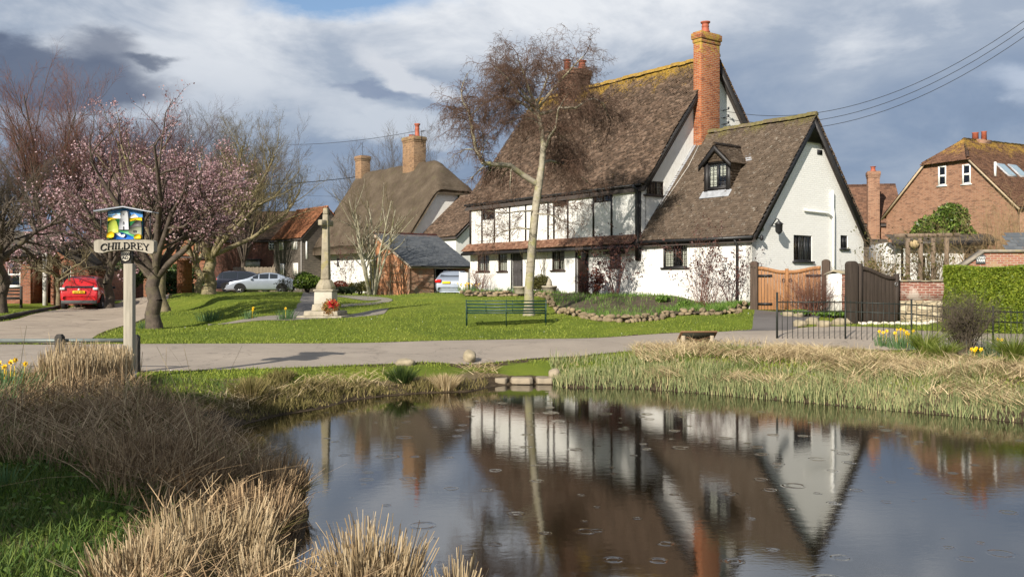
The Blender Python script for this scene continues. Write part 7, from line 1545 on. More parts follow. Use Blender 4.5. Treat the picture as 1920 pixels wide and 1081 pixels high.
def daffodils(loc, n, H, rad, label, nf=0, seed=1, pale=False, name='daffodil_clump', mat=None, group='daffodil clumps'):
    loc = Vector(loc); o = empty(name, loc, 0, label, 'flowers', group); rg = np.random.default_rng(seed); P0 = rg.normal(size=(n, 3))*np.array([rad*.4, rad*.4, 0]); H_ = H*(.6+.5*rg.random(n)); ln = P0[:, :2]/rad*.5+rg.normal(size=(n, 2))*.12
    mb = MB(); blades_mesh(mb, P0, H_, np.full(n, .018), ln, .6, seed); mb.build('leaves', mat or DAFL, o)
    for k in range(nf):
        q = Vector((rg.normal()*rad*.45, rg.normal()*rad*.4, H*(.85+.35*rg.random()))); mb = MB()
        d = Vector((rg.normal()*.5, -1+rg.normal()*.3, .1)).normalized(); u = d.orthogonal().normalized(); v = d.cross(u)
        for j in range(6): a = j*math.pi/3; e = u*math.cos(a)+v*math.sin(a); f = u*math.cos(a+.5)+v*math.sin(a+.5); g_ = u*math.cos(a-.5)+v*math.sin(a-.5); mb.poly([q, q+f*.028+d*.004, q+e*.05, q+g_*.028+d*.004])
        mb.tube([q, q+d*.035], [.014, .02], 6, cap=False); mb.tube([q-d*.005, Vector((q.x*.8, q.y*.8, 0))], .004, 3); mb.build('flower', YFL, o)
    return o
# around the green and cottages
bush('laurel_bush', gat(576, 47), .85, .7, .62, G_SHINY, 'glossy bright green laurel bush left of the stone cross', 5500, .07, 2)
bush('red_leaved_shrub', gat(640, 56), .85, .5, .5, G_RED, 'low dark red shrub at the foot of the white thatched cottage', 2500, .05, 3); bush('ground_shrub', gat(645, 52), .8, .5, .33, G_GREY, 'low grey-green mounded shrub right of the stone cross', 2500, .05, 4)
bush('variegated_shrub', gat(675, 53), .72, .5, .55, G_YEL, 'pale cream-green rounded shrub at the left end of the brick shed', 3500, .04, 5); bush('golden_shrub', gat(697, 51.6), .3, .25, .55, G_GOLD, 'small golden-yellow shrub touching the brick shed corner', 1300, .04, 6); bush('golden_shrub', gat(659, 53), .26, .25, .45, G_GOLD, 'small golden-yellow shrub at the left side of the cream rounded shrub', 1000, .04, 7)
bush('climbing_ivy', gat(699, 54.6), .25, .15, 1.4, G_YEL, 'pale variegated climber growing up the back edge of the brick shed', 1800, .05, 8, cat='climber', tall=True)
twiggy('bare_shrub', gat(541, 50), .95, .8, 'brown twiggy hedge plant between the silver saloon and the laurel', TW_K, 16, 9, leaves=(700, .04, G_OLIVE)); twiggy('wall_shrub', gat(648, 60), 3.2, .35, 'dark-leaved climbing shrub on the white thatched cottage wall', TW_P, 8, 10, leaves=(600, .05, G_PURP)); twiggy('wall_shrub', gat(683, 60), 2.3, .4, 'twiggy bare shrub low against the thatched cottage wall', TW_K, 8, 11)
# espalier on the shed gable
w = Wood(61); eo = SH.w((-.12, 1.85, hz1(*SH.w((-.12, 1.85, 0)).xy))); ey = (SH.w((0, 1, 0))-SH.w((0, 0, 0))); w.path([eo, eo+Vector((0, 0, 1.0)), eo+Vector((0, 0, 1.9))], [.05, .04, .02])
for z in (.8, 1.3, 1.75):
    for s in (1, -1): pp = [eo+Vector((0, 0, z))+ey*s*k*.3+Vector((0, 0, .03*math.sin(k*2+z))) for k in range(6)]; w.path(pp, [.022-.003*k for k in range(6)]); [w.grow(q_, Vector((0, 0, 1))+ey*w.rg.gauss(0, .3), .28, .008, 2, [lv(3, .1, 0, 3, 40, .5, .6)]*2+[lv(3, .15, .02, 0, 30, .5, .6)]) for q_ in pp[1:]]
finish_tree(w, 'espalier_tree', eo, 'trained fruit tree with level arms on the orange gable of the brick shed', BARK_G, TW_K)
daffodils(gat(392, 30.8), 160, .42, .42, 'leafy daffodil clump without open flowers near the nearest cherry', 0, 21); daffodils(gat(466, 30.2), 70, .32, .25, 'daffodil clump with two yellow flowers left of the cross path', 2, 22); daffodils(gat(536, 28.6), 110, .36, .3, 'daffodil clump with pale tips on the grass in front of the cross', 1, 23); daffodils(gat(274, 28.7), 90, .3, .3, 'short green clump at the foot of the nearest cherry trunk', 0, 24)
# borders along the white house
def edge_pts(pxs): return [grd(a, b_, d) for a, b_, d in pxs]
EW = edge_pts([(868, 553, 40), (930, 556, 38), (1000, 563, 36), (1060, 571, 33), (1120, 579, 31), (1180, 583, 31), (1260, 592, 30), (1340, 599, 29.5), (1372, 603, 29), (1392, 596, 31)])
rw = empty('stone_edging_wall', EW[3], 0, 'low rough wall of pale stones edging the flower border of the white house', 'wall'); rr3 = random.Random(8)
bmw = bmesh.new()
from mathutils import noise as nz3
def stone_into(bm, c, r, seed):
    q = random.Random(seed); off = Vector((q.uniform(-9, 9), q.uniform(-9, 9), q.uniform(-9, 9))); M = Matrix.Translation(c) @ Matrix.Rotation(q.uniform(0, 3), 4, 'Z'); g_ = bmesh.ops.create_icosphere(bm, subdivisions=2, radius=1)
    for v in g_['verts']: k = 1+.3*nz3.noise(v.co*1.4+off)+.12*nz3.noise(v.co*4+off); v.co = M @ Vector((v.co.x*r[0]*k, v.co.y*r[1]*k, v.co.z*r[2]*k))
for i in range(len(EW)-1):
    a, b_ = EW[i], EW[i+1]; L = (b_-a).length; n = max(2, int(L/.17))
    for k in range(n):
        for row in range(2):
            p = a.lerp(b_, (k+rr3.random()*.6)/n); p.z = hz1(p.x, p.y)+.04+row*rr3.uniform(.06, .16); p += Vector((rr3.gauss(0, .08), row*.14+rr3.gauss(0, .08), 0)); stone_into(bmw, p-EW[3], (rr3.uniform(.05, .17), rr3.uniform(.06, .11), rr3.uniform(.04, .10)), i*100+k*3+row)
me = bpy.data.meshes.new('stones'); bmw.to_mesh(me); bmw.free(); me.materials.append(plain('border_stones', (.23, .175, .105), .9, .45, 2.2, .8, 14, stain=(.16, .13, .08), stain_amt=.6, stain_scale=2)); o = bpy.data.objects.new('stones', me); sc.collection.objects.link(o); o.parent = rw
for p_ in me.polygons: p_.use_smooth = True
SOIL = plain('border_soil', (.075, .055, .035), .95, .4, 4, .8, 20)
nB = 40; A = []; B_ = []
for k in range(nB+1):
    q_ = k/nB*(len(EW)-1.001); i = int(q_); a = EW[i].lerp(EW[i+1], q_-i); A.append(a)
    x_ = -12.1+(k/nB)*17.4; B_.append(MF.w((x_, .0, 0)))
V = []
for a, b_ in zip(A, B_):
    for j in range(6): f = j/5; p = a.lerp(b_, f); V.append((p.x, p.y, hz1(p.x, p.y)+.06+.10*min(1, f*6)))
mb = MB(); q = np.array([(i*6+j, i*6+j+1, i*6+j+7, i*6+j+6) for i in range(nB) for j in range(5)]); mb.arrays(np.array(V), q); mb.build('flower_bed', SOIL, smooth=True, kind='structure', label='soil of the border between the stone edging and the white house', cat='flower bed')
rg = np.random.default_rng(77); n = 14000; f1 = rg.random(n); f2 = rg.random(n)**1.2; k_i = f1*nB; i0 = np.minimum(nB-1, k_i.astype(int)); fr_ = (k_i-i0)[:, None]; AA = np.array([tuple(a) for a in A]); BB_ = np.array([tuple(a) for a in B_]); pa = AA[i0]*(1-fr_)+AA[i0+1]*fr_; pb = BB_[i0]*(1-fr_)+BB_[i0+1]*fr_; pp = pa+(pb-pa)*(.05+.85*f2)[:, None]; keep = (.5+np.sin(pp[:, 0]*2.1)+np.sin(pp[:, 1]*1.7)+rg.normal(size=n)*.6 > -.3) & (f1 > .28) | (rg.random(n) < .12); pp = pp[keep]; pp[:, 2] = hgt(pp[:, 0], pp[:, 1])+.12; n = len(pp)
mb = MB(); blades_mesh(mb, pp, .07+.15*rg.random(n)**1.5, np.full(n, .02), lean_rand(n, .25, rg), .5, 5); mb.build('border_greenery', leafmat('border_leaves', [(.1, (.05, .10, .02)), (.5, (.10, .19, .03)), (.9, (.22, .32, .06))], .5, .3), kind='stuff', label='fresh green spring leaves filling the border along the white house', cat='border plants')
def wall_pt(px, off=.35): p = MF.hit(px, 545, 1, -off); q_ = MF.w((p.x, -off, 0)); return Vector((q_.x, q_.y, hz1(q_.x, q_.y)+.1))
twiggy('red_stemmed_shrub', wall_pt(900, .7), 1.15, .7, 'reddish bare shrub under the leftmost window of the white house', TW_R, 22, 31, r=.012); twiggy('climbing_rose', wall_pt(1012, .25), 2.6, .2, 'thin bare climber on the white wall right of the birch trunk', TW_G, 5, 32, flat=.3)
bush('clipped_ball', wall_pt(1014, 1.1), .48, .42, .5, G_OLIVE, 'rounded olive-green clipped bush behind the birch trunk', 5000, .03, 33, lumps=14)
twiggy('purple_shrub', wall_pt(1150, .8)+Vector((0, -.6, 0)), 2.25, .42, 'purple-leaved bare shrub between the front door and the wing window', TW_P, 12, 34, leaves=(800, .05, G_PURP), lean=(-.12, 0)); twiggy('dark_red_shrub', wall_pt(1112, .9), .95, .5, 'low dark red shrub right of the front door', TW_P, 14, 35, leaves=(700, .05, G_RED))
twiggy('rose_bush', wall_pt(1312, .5), 2.5, .38, 'tall loose rose bush in front of the wing window with a few leaves', TW_R, 12, 36, leaves=(700, .045, G_PURP), r=.012); twiggy('rose_bush', wall_pt(1370, .45), 2.0, .35, 'tall rose bush beside the wing drainpipe', TW_P, 9, 37, leaves=(450, .045, G_PURP), r=.012); twiggy('twiggy_shrub', wall_pt(1330, .9), 1.05, .6, 'low pinkish twiggy shrub at the foot of the tall roses', TW_R, 18, 38, r=.01)
bush('green_mound', wall_pt(1245, 1.3), .34, .3, .18, G_SPR, 'small bright green mound in the border left of the roses', 900, .04, 39); bush('green_mound', wall_pt(1283, 1.3), .3, .28, .16, G_SPR, 'small bright green mound directly before the tall roses', 800, .04, 40)
daffodils(wall_pt(872, .8), 130, .34, .5, 'yellow daffodil patch by the left corner of the white house', 14, 41); daffodils(wall_pt(890, .9), 80, .34, .4, 'yellow daffodils just right of the corner patch', 6, 42); daffodils(wall_pt(958, 1.0), 50, .4, .22, 'spiky green clump left of the narrow grey door', 0, 43, name='leafy_clump', group=None); daffodils(wall_pt(934, .6), 60, .3, .2, 'short fresh green clump below the second window', 0, 44, name='leafy_clump', group=None)
def pot(loc, r, h, label, fin=False, kind='stone_planter'):
    o = empty(kind, loc, 0, label, 'planter'); mb = MB(); mb.lathe([(r*.8, 0), (r*.85, h*.1), (r, h*.8), (r*1.08, h*.82), (r*1.08, h), (r*.95, h), (r*.9, h*.9)], (0, 0, 0), 16); mb.build('pot', STONE, o)
    mb = MB(); mb.lathe([(r*.9, h*.88), (r*.3, h*.95)], (0, 0, 0), 12); mb.build('soil', SOIL, o)
    if fin: mb = MB(); mb.lathe([(r*.45, h*.9), (r*.42, h*1.2), (r*.2, h*1.7), (r*.08, h*1.9)], (0, 0, 0), 10); mb.build('finial', STONE, o)
pot(wall_pt(976, 1.3), .30, .33, 'round stone planter left of the birch trunk'); pot(wall_pt(1030, 1.3), .30, .36, 'round stone planter with a pointed stone finial right of the birch', True)
# bed with stones in front of the pillar
for k, (px, py) in enumerate(((1478, 606), (1500, 611), (1522, 607), (1496, 600), (1545, 612), (1572, 609), (1588, 607))):
    p = grd(px, py, 28); rock('border_rock', p+Vector((0, 0, .05)), (.22, .16, .12+.02*(k % 3)), ROCKM, ['pale rock at the left end of the bed before the gates', 'largest pale rock low in the bed before the gates', 'pale rock in the middle of the bed before the gates', 'pale rock at the back of the bed before the gates', 'pale rock below the white pillar', 'pale rock left of the tall dark post', 'small pale rock touching the tall dark post'][k], 'rock', 'rocks of the bed before the gates', seed=50+k)
bush('green_mound', grd(1495, 596, 29), .5, .35, .12, G_SPR, 'fresh green ground plant among the rocks left of the brown shrub', 1200, .05, 45); bush('green_mound', grd(1560, 600, 29), .7, .35, .12, G_SPR, 'fresh green ground plant among the rocks under the pillar', 1500, .05, 46)
twiggy('fuchsia_shrub', grd(1522, 597, 29.5), 1.35, .75, 'dense chestnut-brown bare shrub in front of the orange gates', TW_R, 46, 47, r=.012)
twiggy('bare_shrub', grd(1568, 592, 30.5), 1.4, .45, 'thin bare shrub against the white pillar', TW_P, 12, 48, r=.01)
for k in range(14):
    p = grd(1606+k*13, 607+(k % 2), 27.5); rock('kerb_stone', p+Vector((0, 0, .01)), (.13, .09, .07), plain('white_kerb_stone', (.55, .5, .42), .85, .2, 5, .4), 'one of the small whitish stones lining the far verge below the dark gate', 'stone', 'whitish stones lining the verge', seed=70+k)
# behind the walls on the right
evergreen('evergreen_tree', gat(1772, 40), 4.5, 1.5, 'rounded bright evergreen tree above the pergola', 15000, .075, cz=3.1, seed=12, mat=G_SHINY, cat='tree')
bush('yellow_ivy', gat(1822, 39.5)+Vector((0, 0, 2.0)), .6, .5, .7, leafmat('yellow_green_leaves', [(.1, (.16, .14, .02)), (.9, (.42, .36, .03))], .5, .3), 'yellow-green bush at the right side of the rounded evergreen', 1800, .08, 13, tall=True)
TAN = plain('tan_twigs', (.30, .21, .11), .85, .35, 2, 0)
twiggy('tan_shrub', gat(1890, 37), 4.3, .42, 'large pale tan bare shrub in front of the brick farmhouse, right edge', TAN, 40, 14, r=.022); twiggy('tan_shrub', gat(1835, 37.5), 3.2, .5, 'smaller pale tan bare shrub right of the evergreen', TAN, 26, 15, r=.018)
twiggy('pergola_climber', gat(1745, 32.8)+Vector((0, 0, 0)), 2.8, .33, 'tangle of bare climbing stems over the pergola', TW_G, 26, 16, r=.018, flat=.4, leaves=(500, .06, G_OLIVE)); twiggy('pergola_climber', gat(1780, 32.7), 2.7, .35, 'tangle of pale bare stems at the right-hand pergola post', TAN, 18, 17, r=.016)
twiggy('garden_shrub', gat(1655, 32), 2.3, .38, 'tall sparse tan shrub between the white gable and the pergola', TAN, 20, 18, r=.016, leaves=(500, .06, G_OLIVE)); twiggy('garden_shrub', gat(1675, 32.5), 2.4, .3, 'brown twiggy shrub just left of the pergola', TW_K, 14, 19, r=.014)
bush('garden_bush', gat(1716, 34.5), .5, .4, .55, G_DARK, 'dark green bush seen through the pergola lattice', 1200, .06, 20)
# fence-side planting
p = gat(1808, 20.9); twiggy('dark_bare_shrub', p, 1.3, .42, 'dense dark brown bare shrub growing through the iron railings', TW_K, 60, 21, P=[lv(6, .10, .03, 8, 40, .42, .6, .35), lv(4, .2, .02, 7, 50, .5, .6, .1), lv(3, .22, .0, 0, 35, .5, .6)], r=.014, leaves=(900, .018, G_OLIVE))
daffodils(gat(1690, 22.3), 130, .42, .32, 'daffodil clump with bright yellow flowers at the railing foot', 8, 51); daffodils(gat(1652, 22.6), 60, .36, .2, 'small daffodil clump with few flowers left of the bright one', 3, 52); daffodils(gat(1872, 20.6), 150, .44, .35, 'blue-green daffodil clump right of the dark shrub', 2, 53, mat=G_GREY); daffodils(gat(1826, 19.4), 60, .25, .25, 'low yellow primrose patch at the foot of the dark shrub', 5, 54, name='primrose_patch')
for k, (px, D, s_, lab) in enumerate(((1735, 20.6, 1.0, 'arching green sedge clump left of the dark shrub'), (1770, 19.6, .7, 'smaller arching green sedge clump under the dark shrub'), (1900, 18.6, 1.0, 'arching green sedge clump at the right edge of the bank'))):
    o = empty('sedge_clump', gat(px, D), 0, lab, 'sedge', 'sedge clumps by the railings'); rg = np.random.default_rng(60+k); n = 420; a = rg.random(n)*6.28; P0 = np.stack([np.cos(a)*.12, np.sin(a)*.12, np.zeros(n)], 1)*rg.random(n)[:, None]; mb = MB(); blades_mesh(mb, P0, (.5+.3*rg.random(n))*s_, np.full(n, .016), np.stack([np.cos(a), np.sin(a)], 1)*(.3+.7*rg.random(n))[:, None], .7, 7, segs=5); mb.build('leaves', leafmat('sedge_green_%d' % k, [(.1, (.08, .12, .015)), (.6, (.17, .22, .03)), (.9, (.36, .33, .12))], .5, .3), o)
daffodils(gat(8, 13.3), 220, .5, .5, 'tall yellow daffodils at the left edge by the pale reeds', 11, 55); daffodils(gat(-30, 12.6), 150, .5, .5, 'daffodil clump cut by the left edge of the picture', 5, 56)
daffodils(gat(8, 7.6), 40, .22, .12, 'small pale green shoots in the shaded grass, lower left', 0, 57, name='leafy_clump', group=None)
# left side bits
evergreen('dark_shrub', gat(222, 56), 3.0, 1.5, 'dark evergreen shrub behind the red car by the lane bend', 4000, .12, cz=1.5, seed=31, mat=G_DARK, cat='shrub'); evergreen('bright_shrub', gat(205, 60), 3.4, 1.2, 'yellow-green shrub above the dark one by the lane bend', 2500, .13, cz=2.2, seed=32, mat=G_SPR, cat='shrub')
evergreen('garden_hedge', gat(330, 62), 2.4, 2.2, 'rounded green hedge plant behind the pale cherry trunks', 4000, .12, cz=1.1, seed=33, mat=G_DARK, cat='shrub')
pf = Frame(*gat(437, 70).xy, 0, math.radians(3)); zt = pf.front(475, 501)[1]; mb = MB(); L = pf.front(516, 505)[0]; n = 30
for k in range(n): mb.box((L*k/n+.01, 0, .3), (L*(k+1)/n-.01, .03, zt+.02*(k % 3)))
o = mb.build('board_fence', woodmat('silvered_fence_wood', (.22, .18, .13), .85, .35, 2, 12), label='silvered board fence behind the silver saloon', cat='fence'); o.matrix_world = pf.M
bo = empty('slatted_bench', gat(10, 43.5), math.radians(5), 'dark wooden slatted seat below the garage window', 'bench')
for z in (.45, .62, .78, .92): mb = MB(); mb.box((-.9, 0, z), (.72, .03, z+.08)); mb.build('slat', BOLM, bo)
for x in (-.9, .72): mb = MB(); mb.box((x-.05, -.03, 0), (x+.05, .06, 1.05)); mb.build('leg', BOLM, bo)
mb = MB(); mb.box((-.85, -.42, .42), (.67, -.02, .46)); mb.build('seat', BOLM, bo)
kb = [grd(a, b_, 32) for a, b_ in ((-70, 614), (0, 600), (30, 593), (60, 587), (92, 581), (122, 576))]; mb = MB()
for a, b_ in zip(kb[:-1], kb[1:]): mb.beam(a+Vector((0, .1, .05)), b_+Vector((0, .1, .05)), .14, .17)
mb.build('kerb', plain('dark_kerb', (.07, .06, .05), .9, .35, 5, .5), kind='structure', label='raised dark kerb along the left lawn', cat='kerb')
# overhead wires
def wire(a, b_, sag, label, r=.012, name='overhead_wire'):
    pts = []
    for k in range(25): t_ = k/24; p = a.lerp(b_, t_); p.z -= sag*4*t_*(1-t_); pts.append(p)
    mb = MB(); mb.tube(pts, r, 5); return mb.build(name, METALB, label=label, cat='wire', group='overhead wires', smooth=True)
for k, (pa, pb, lab) in enumerate((((1352, 207), (1990, -12), 'uppermost of the three wires sweeping up to the right from the chimney gable'), ((1352, 221), (1990, 2), 'middle one of the three wires sweeping up to the right'), ((1352, 233), (1990, 18), 'lowest of the three wires sweeping up to the right'))):
    wire(MF.w(Vector((.3, MF.side(pa[0], pa[1], .3)[0], MF.side(pa[0], pa[1], .3)[1]))), P3(pb[0], pb[1], 30), 1.55, lab, .011)
wire(P3(540, 271, 95), P3(786, 245, 74.5), .3, 'thin wire running to the tall chimney of the thatched cottage', .02); wire(P3(300, 345, 62), P3(672, 331, 80), .35, 'thick wire passing left of the thatched cottage', .03); wire(P3(520, 364, 96), P3(900, 364, 96), .3, 'faint thin wire crossing behind the thatched roof', .012)

# ------------------------------------------------------------------ reeds, rushes, straw and grass
def area(n, x0, x1, y0, y1, fn, seed):
    rg = np.random.default_rng(seed); x = rg.uniform(x0, x1, n); y = rg.uniform(y0, y1, n); s = sdist(SHORE, x, y); k = fn(x, y, s, rg); x, y = x[k], y[k]; return np.stack([x, y, hgt(x, y)], 1), s[k]
def inroad(x, y, m_=0.0):
    r = np.zeros(x.shape, bool)
    for p in ROADS: r |= sdist(p, x, y) < m_
    return r
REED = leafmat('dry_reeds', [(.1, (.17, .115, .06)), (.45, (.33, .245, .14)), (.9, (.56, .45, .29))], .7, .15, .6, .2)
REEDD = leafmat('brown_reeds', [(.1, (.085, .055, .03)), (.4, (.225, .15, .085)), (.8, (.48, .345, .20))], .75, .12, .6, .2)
RUSH = leafmat('green_rushes', [(.1, (.10, .13, .05)), (.4, (.20, .235, .10)), (.65, (.30, .31, .14)), (.85, (.48, .39, .21))], .6, .25, .8, .2)
STRAW = leafmat('straw', [(.1, (.20, .14, .07)), (.5, (.42, .32, .175)), (.9, (.68, .55, .34))], .75, .15, 1.0, .2)
OLRU = leafmat('olive_rushes', [(.1, (.07, .06, .018)), (.5, (.16, .14, .045)), (.9, (.34, .26, .12))], .65, .2, 1.0, .2)
GREENSH = leafmat('green_shoot_blades', [(.1, (.05, .08, .015)), (.5, (.11, .16, .03)), (.9, (.22, .25, .07))], .6, .25, .8, .2)
# the left bank: where the land is, in plan
LB = [(-8.2, 15.4), (-6.6, 14.6), (-5.7, 13.7), (-4.7, 13.3), (-3.4, 12.9), (-3.2, 11), (-2.0, 9), (-1.6, 6), (-.5, 5.5), (-.5, 4.4), (-1.75, 4.4), (-1.97, 5.3), (-2.72, 7.0), (-3.75, 8.4), (-5.0, 8.9), (-6.4, 11), (-8.2, 12.5)]
def inLB(x, y, m_=0.0): return sdist(LB, x, y) < m_
def clumpy(x, y, f=2.3, ph=0.0): return np.sin(x*f+ph+1.3*np.sin(y*f*.7))+np.sin(y*f*1.3+ph*2+np.sin(x*f))
# tall pale stand left of the sign
P_, s_ = area(8000, -7.8, -5.9, 13.4, 15.6, lambda x, y, s, rg: (s > .4) & (((x+6.8)/.6)**2+((y-14.5)/.95)**2 < 1), 101); n = len(P_); rg = np.random.default_rng(1)
mb = MB(); blades_mesh(mb, P_, .42+.26*rg.random(n)+.06*clumpy(P_[:, 0], P_[:, 1], 4), .009+.009*rg.random(n), lean_rand(n, .09, rg), .4, 2, tipk=.45); mb.build('tall_reeds', REED, kind='stuff', label='tall pale upright reed stand left of the village sign', cat='reeds')
# brown reed mass on the left bank
P_, s_ = area(95000, -8.4, -.4, 4.3, 15.9, lambda x, y, s, rg: (s > -.05) & inLB(x, y, .25) & (rg.random(x.shape) < np.clip((17-y)/12, .3, 1)) & (clumpy(x, y, 2.1)+rg.normal(size=x.shape)*.8 > -.9), 102); n = len(P_); rg = np.random.default_rng(2)
cl = clumpy(P_[:, 0], P_[:, 1], 1.7, 1.0); H_ = (.10+.25*rg.random(n)**1.3)*(1+.4*cl)*(np.clip(s_/.8, .55, 1)); out = np.stack([.25+.0*cl, .0*cl-.08], 1)*(s_ < 1.2)[:, None]
lay = rg.random(n) < .22; ln = lean_rand(n, .27, rg)+out; ln[lay] += rg.normal(size=(lay.sum(), 2))*.9
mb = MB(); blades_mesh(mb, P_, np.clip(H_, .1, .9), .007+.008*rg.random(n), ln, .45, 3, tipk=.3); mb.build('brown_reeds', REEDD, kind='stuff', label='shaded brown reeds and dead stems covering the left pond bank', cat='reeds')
P_, s_ = area(9000, -8.4, -.6, 4.6, 15.9, lambda x, y, s, rg: (s > .15) & inLB(x, y, .1) & (clumpy(x, y, 3.2, 4)+rg.normal(size=x.shape)*.5 > .5), 121); n = len(P_); rg = np.random.default_rng(27)
mb = MB(); blades_mesh(mb, P_, .18+.26*rg.random(n), .006+.006*rg.random(n), lean_rand(n, .22, rg), .4, 3, tipk=.4); mb.build('tan_reeds', REED, kind='stuff', label='loose upright tan stems rising through the brown reeds on the left bank', cat='reeds')
P_, s_ = area(26000, -8.4, -.8, 4.4, 15.5, lambda x, y, s, rg: (s > .35) & inLB(x, y, .1) & (clumpy(x, y, 2.2, 6)+rg.normal(size=x.shape)*.4 > .9), 122); n = len(P_); rg = np.random.default_rng(28)
mb = MB(); blades_mesh(mb, P_, .10+.20*rg.random(n), .008+.008*rg.random(n), lean_rand(n, .45, rg), .6, 3); mb.build('green_shoots', GREENSH, kind='stuff', label='green grass shoots showing between the brown reeds', cat='grass')
# fallen stems
P_, s_ = area(22000, -8.4, -.4, 4.3, 15.9, lambda x, y, s, rg: (s > .05) & inLB(x, y, .1), 103); n = len(P_); rg = np.random.default_rng(3); a = rg.random(n)*6.28; P_[:, 2] += .05+.2*rg.random(n)
mb = MB(); blades_mesh(mb, P_, np.full(n, .08)+.1*rg.random(n), .007+.007*rg.random(n), np.stack([np.cos(a), np.sin(a)], 1)*(.8+2.2*rg.random(n))[:, None], .1, 4, tipk=.4); mb.build('fallen_stems', REEDD, kind='stuff', label='pale fallen stems lying among the brown reeds', cat='reeds')
# nearer clumps catching the sun: each its own tussock
TUS = [(-2.05, 6.05, .40, .50, 'large sunlit pale reed tussock at the bottom, left of the water'), (-1.45, 5.45, .26, .48, 'sunlit pale reed tussock right of the largest one, at the bottom edge'), (-.88, 5.65, .26, .58, 'separate sunlit reed tussock at the bottom left of centre, before the water'), (-2.1, 5.2, .26, .42, 'ragged reed tussock at the very bottom, left of the largest one'), (-.33, 5.45, .08, .46, 'small sparse reed tuft at the very bottom near the centre'),
       (-2.3, 8.5, .36, .42, 'dense reed tussock standing at the tip of the bank beside the water'), (-2.85, 7.9, .32, .40, 'brown-green reed tussock behind the largest sunlit one'), (-3.4, 8.6, .28, .36, 'upright brown tussock in the middle of the shaded bank'), (-2.1, 7.2, .32, .42, 'reed tussock at the water edge behind the largest sunlit one')]
for k, (x, y, r_, h_, lab) in enumerate(TUS):
    o = empty('reed_tussock', (x, y, max(.05, hz1(x, y))), 0, lab, 'reeds', 'reed tussocks on the near bank'); rg = np.random.default_rng(200+k); n = int(2600*r_/.4); a = rg.random(n)*6.28; q_ = np.sqrt(rg.random(n)); P0 = np.stack([np.cos(a)*r_*q_, np.sin(a)*r_*q_, np.full(n, -.05)], 1); mb = MB()
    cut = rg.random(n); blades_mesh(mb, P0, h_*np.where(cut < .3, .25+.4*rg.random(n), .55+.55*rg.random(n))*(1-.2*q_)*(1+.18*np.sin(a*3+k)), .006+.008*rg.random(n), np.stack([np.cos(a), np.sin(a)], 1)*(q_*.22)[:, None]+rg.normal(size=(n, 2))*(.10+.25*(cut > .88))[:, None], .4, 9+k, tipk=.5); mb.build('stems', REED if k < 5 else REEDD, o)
    m_ = n//6; mb = MB(); a = rg.random(m_)*6.28; P0 = np.stack([np.cos(a)*r_*.8, np.sin(a)*r_*.8, np.full(m_, -.02)], 1); blades_mesh(mb, P0, .10+.16*rg.random(m_), .008+.008*rg.random(m_), np.stack([np.cos(a), np.sin(a)], 1)*(.5+rg.random(m_))[:, None], .6, 19+k); mb.build('bent_stems', OLRU, o)
# stray tall stems
P_, s_ = area(45, -7, -2, 5.5, 13.5, lambda x, y, s, rg: (s > .2) & inLB(x, y, .6), 104); n = len(P_); rg = np.random.default_rng(5); mb = MB(); blades_mesh(mb, P_, .9+.5*rg.random(n), np.full(n, .008), lean_rand(n, .35, rg), .5, 4, tipk=.6, segs=5); mb.build('stray_stems', STRAW, kind='stuff', label='single tall pale stems leaning out of the reeds', cat='reeds')
# far left bank sedges
P_, s_ = area(60000, -6.5, -.4, 13.8, 20.2, lambda x, y, s, rg: (s > -.05) & (s < .42+.22*clumpy(x, y, 1.2)+.5*(x < -4)) & ~inroad(x, y, .3) & (clumpy(x, y, 2.6)+rg.normal(size=x.shape) > -1.0) & (x < -.5), 105); n = len(P_); rg = np.random.default_rng(6); cl = clumpy(P_[:, 0], P_[:, 1], 3.0)
mb = MB(); blades_mesh(mb, P_, (.06+.11*rg.random(n))*(1+.4*cl), .009+.01*rg.random(n), lean_rand(n, .4, rg), .6, 3); mb.build('bank_sedge', OLRU, kind='stuff', label='olive and brown sedge fringing the far left pond bank', cat='sedge')
P_, s_ = area(16000, -6.5, -.3, 13.8, 20.2, lambda x, y, s, rg: (s > .2) & (s < .75) & ~inroad(x, y, .3) & (clumpy(x, y, 1.9, 2)+rg.normal(size=x.shape)*.5 > .1), 106); n = len(P_); a = rg.random(n)*6.28; P_[:, 2] += .03+.06*rg.random(n)
mb = MB(); blades_mesh(mb, P_, .06+.1*rg.random(n), .01+.008*rg.random(n), np.stack([np.cos(a), np.sin(a)], 1)*(1+2*rg.random(n))[:, None], .2, 4); mb.build('bank_straw', STRAW, kind='stuff', label='dry straw litter on the far left pond bank', cat='straw')
for k, (px, py, h_, lab) in enumerate(((468, 748, .42, 'spiky olive rush tuft on the far bank left of the boulders'), (752, 728, .36, 'dark green rush tuft on the far bank below the flat boulder'), (835, 712, .34, 'dry straw tuft on the far bank below the upright boulder'))):
    o = empty('rush_tuft', grd(px, py, 18), 0, lab, 'rushes', 'rush tufts on the far bank'); rg = np.random.default_rng(300+k); n = 600; a = rg.random(n)*6.28; q_ = rg.random(n); P0 = np.stack([np.cos(a)*.2*q_, np.sin(a)*.15*q_, np.zeros(n)-.03], 1); mb = MB(); blades_mesh(mb, P0, h_*(.5+.6*rg.random(n)), np.full(n, .012), np.stack([np.cos(a), np.sin(a)], 1)*(q_*.8)[:, None], .5, 3); mb.build('leaves', [OLRU, G_DARK, STRAW][k], o)
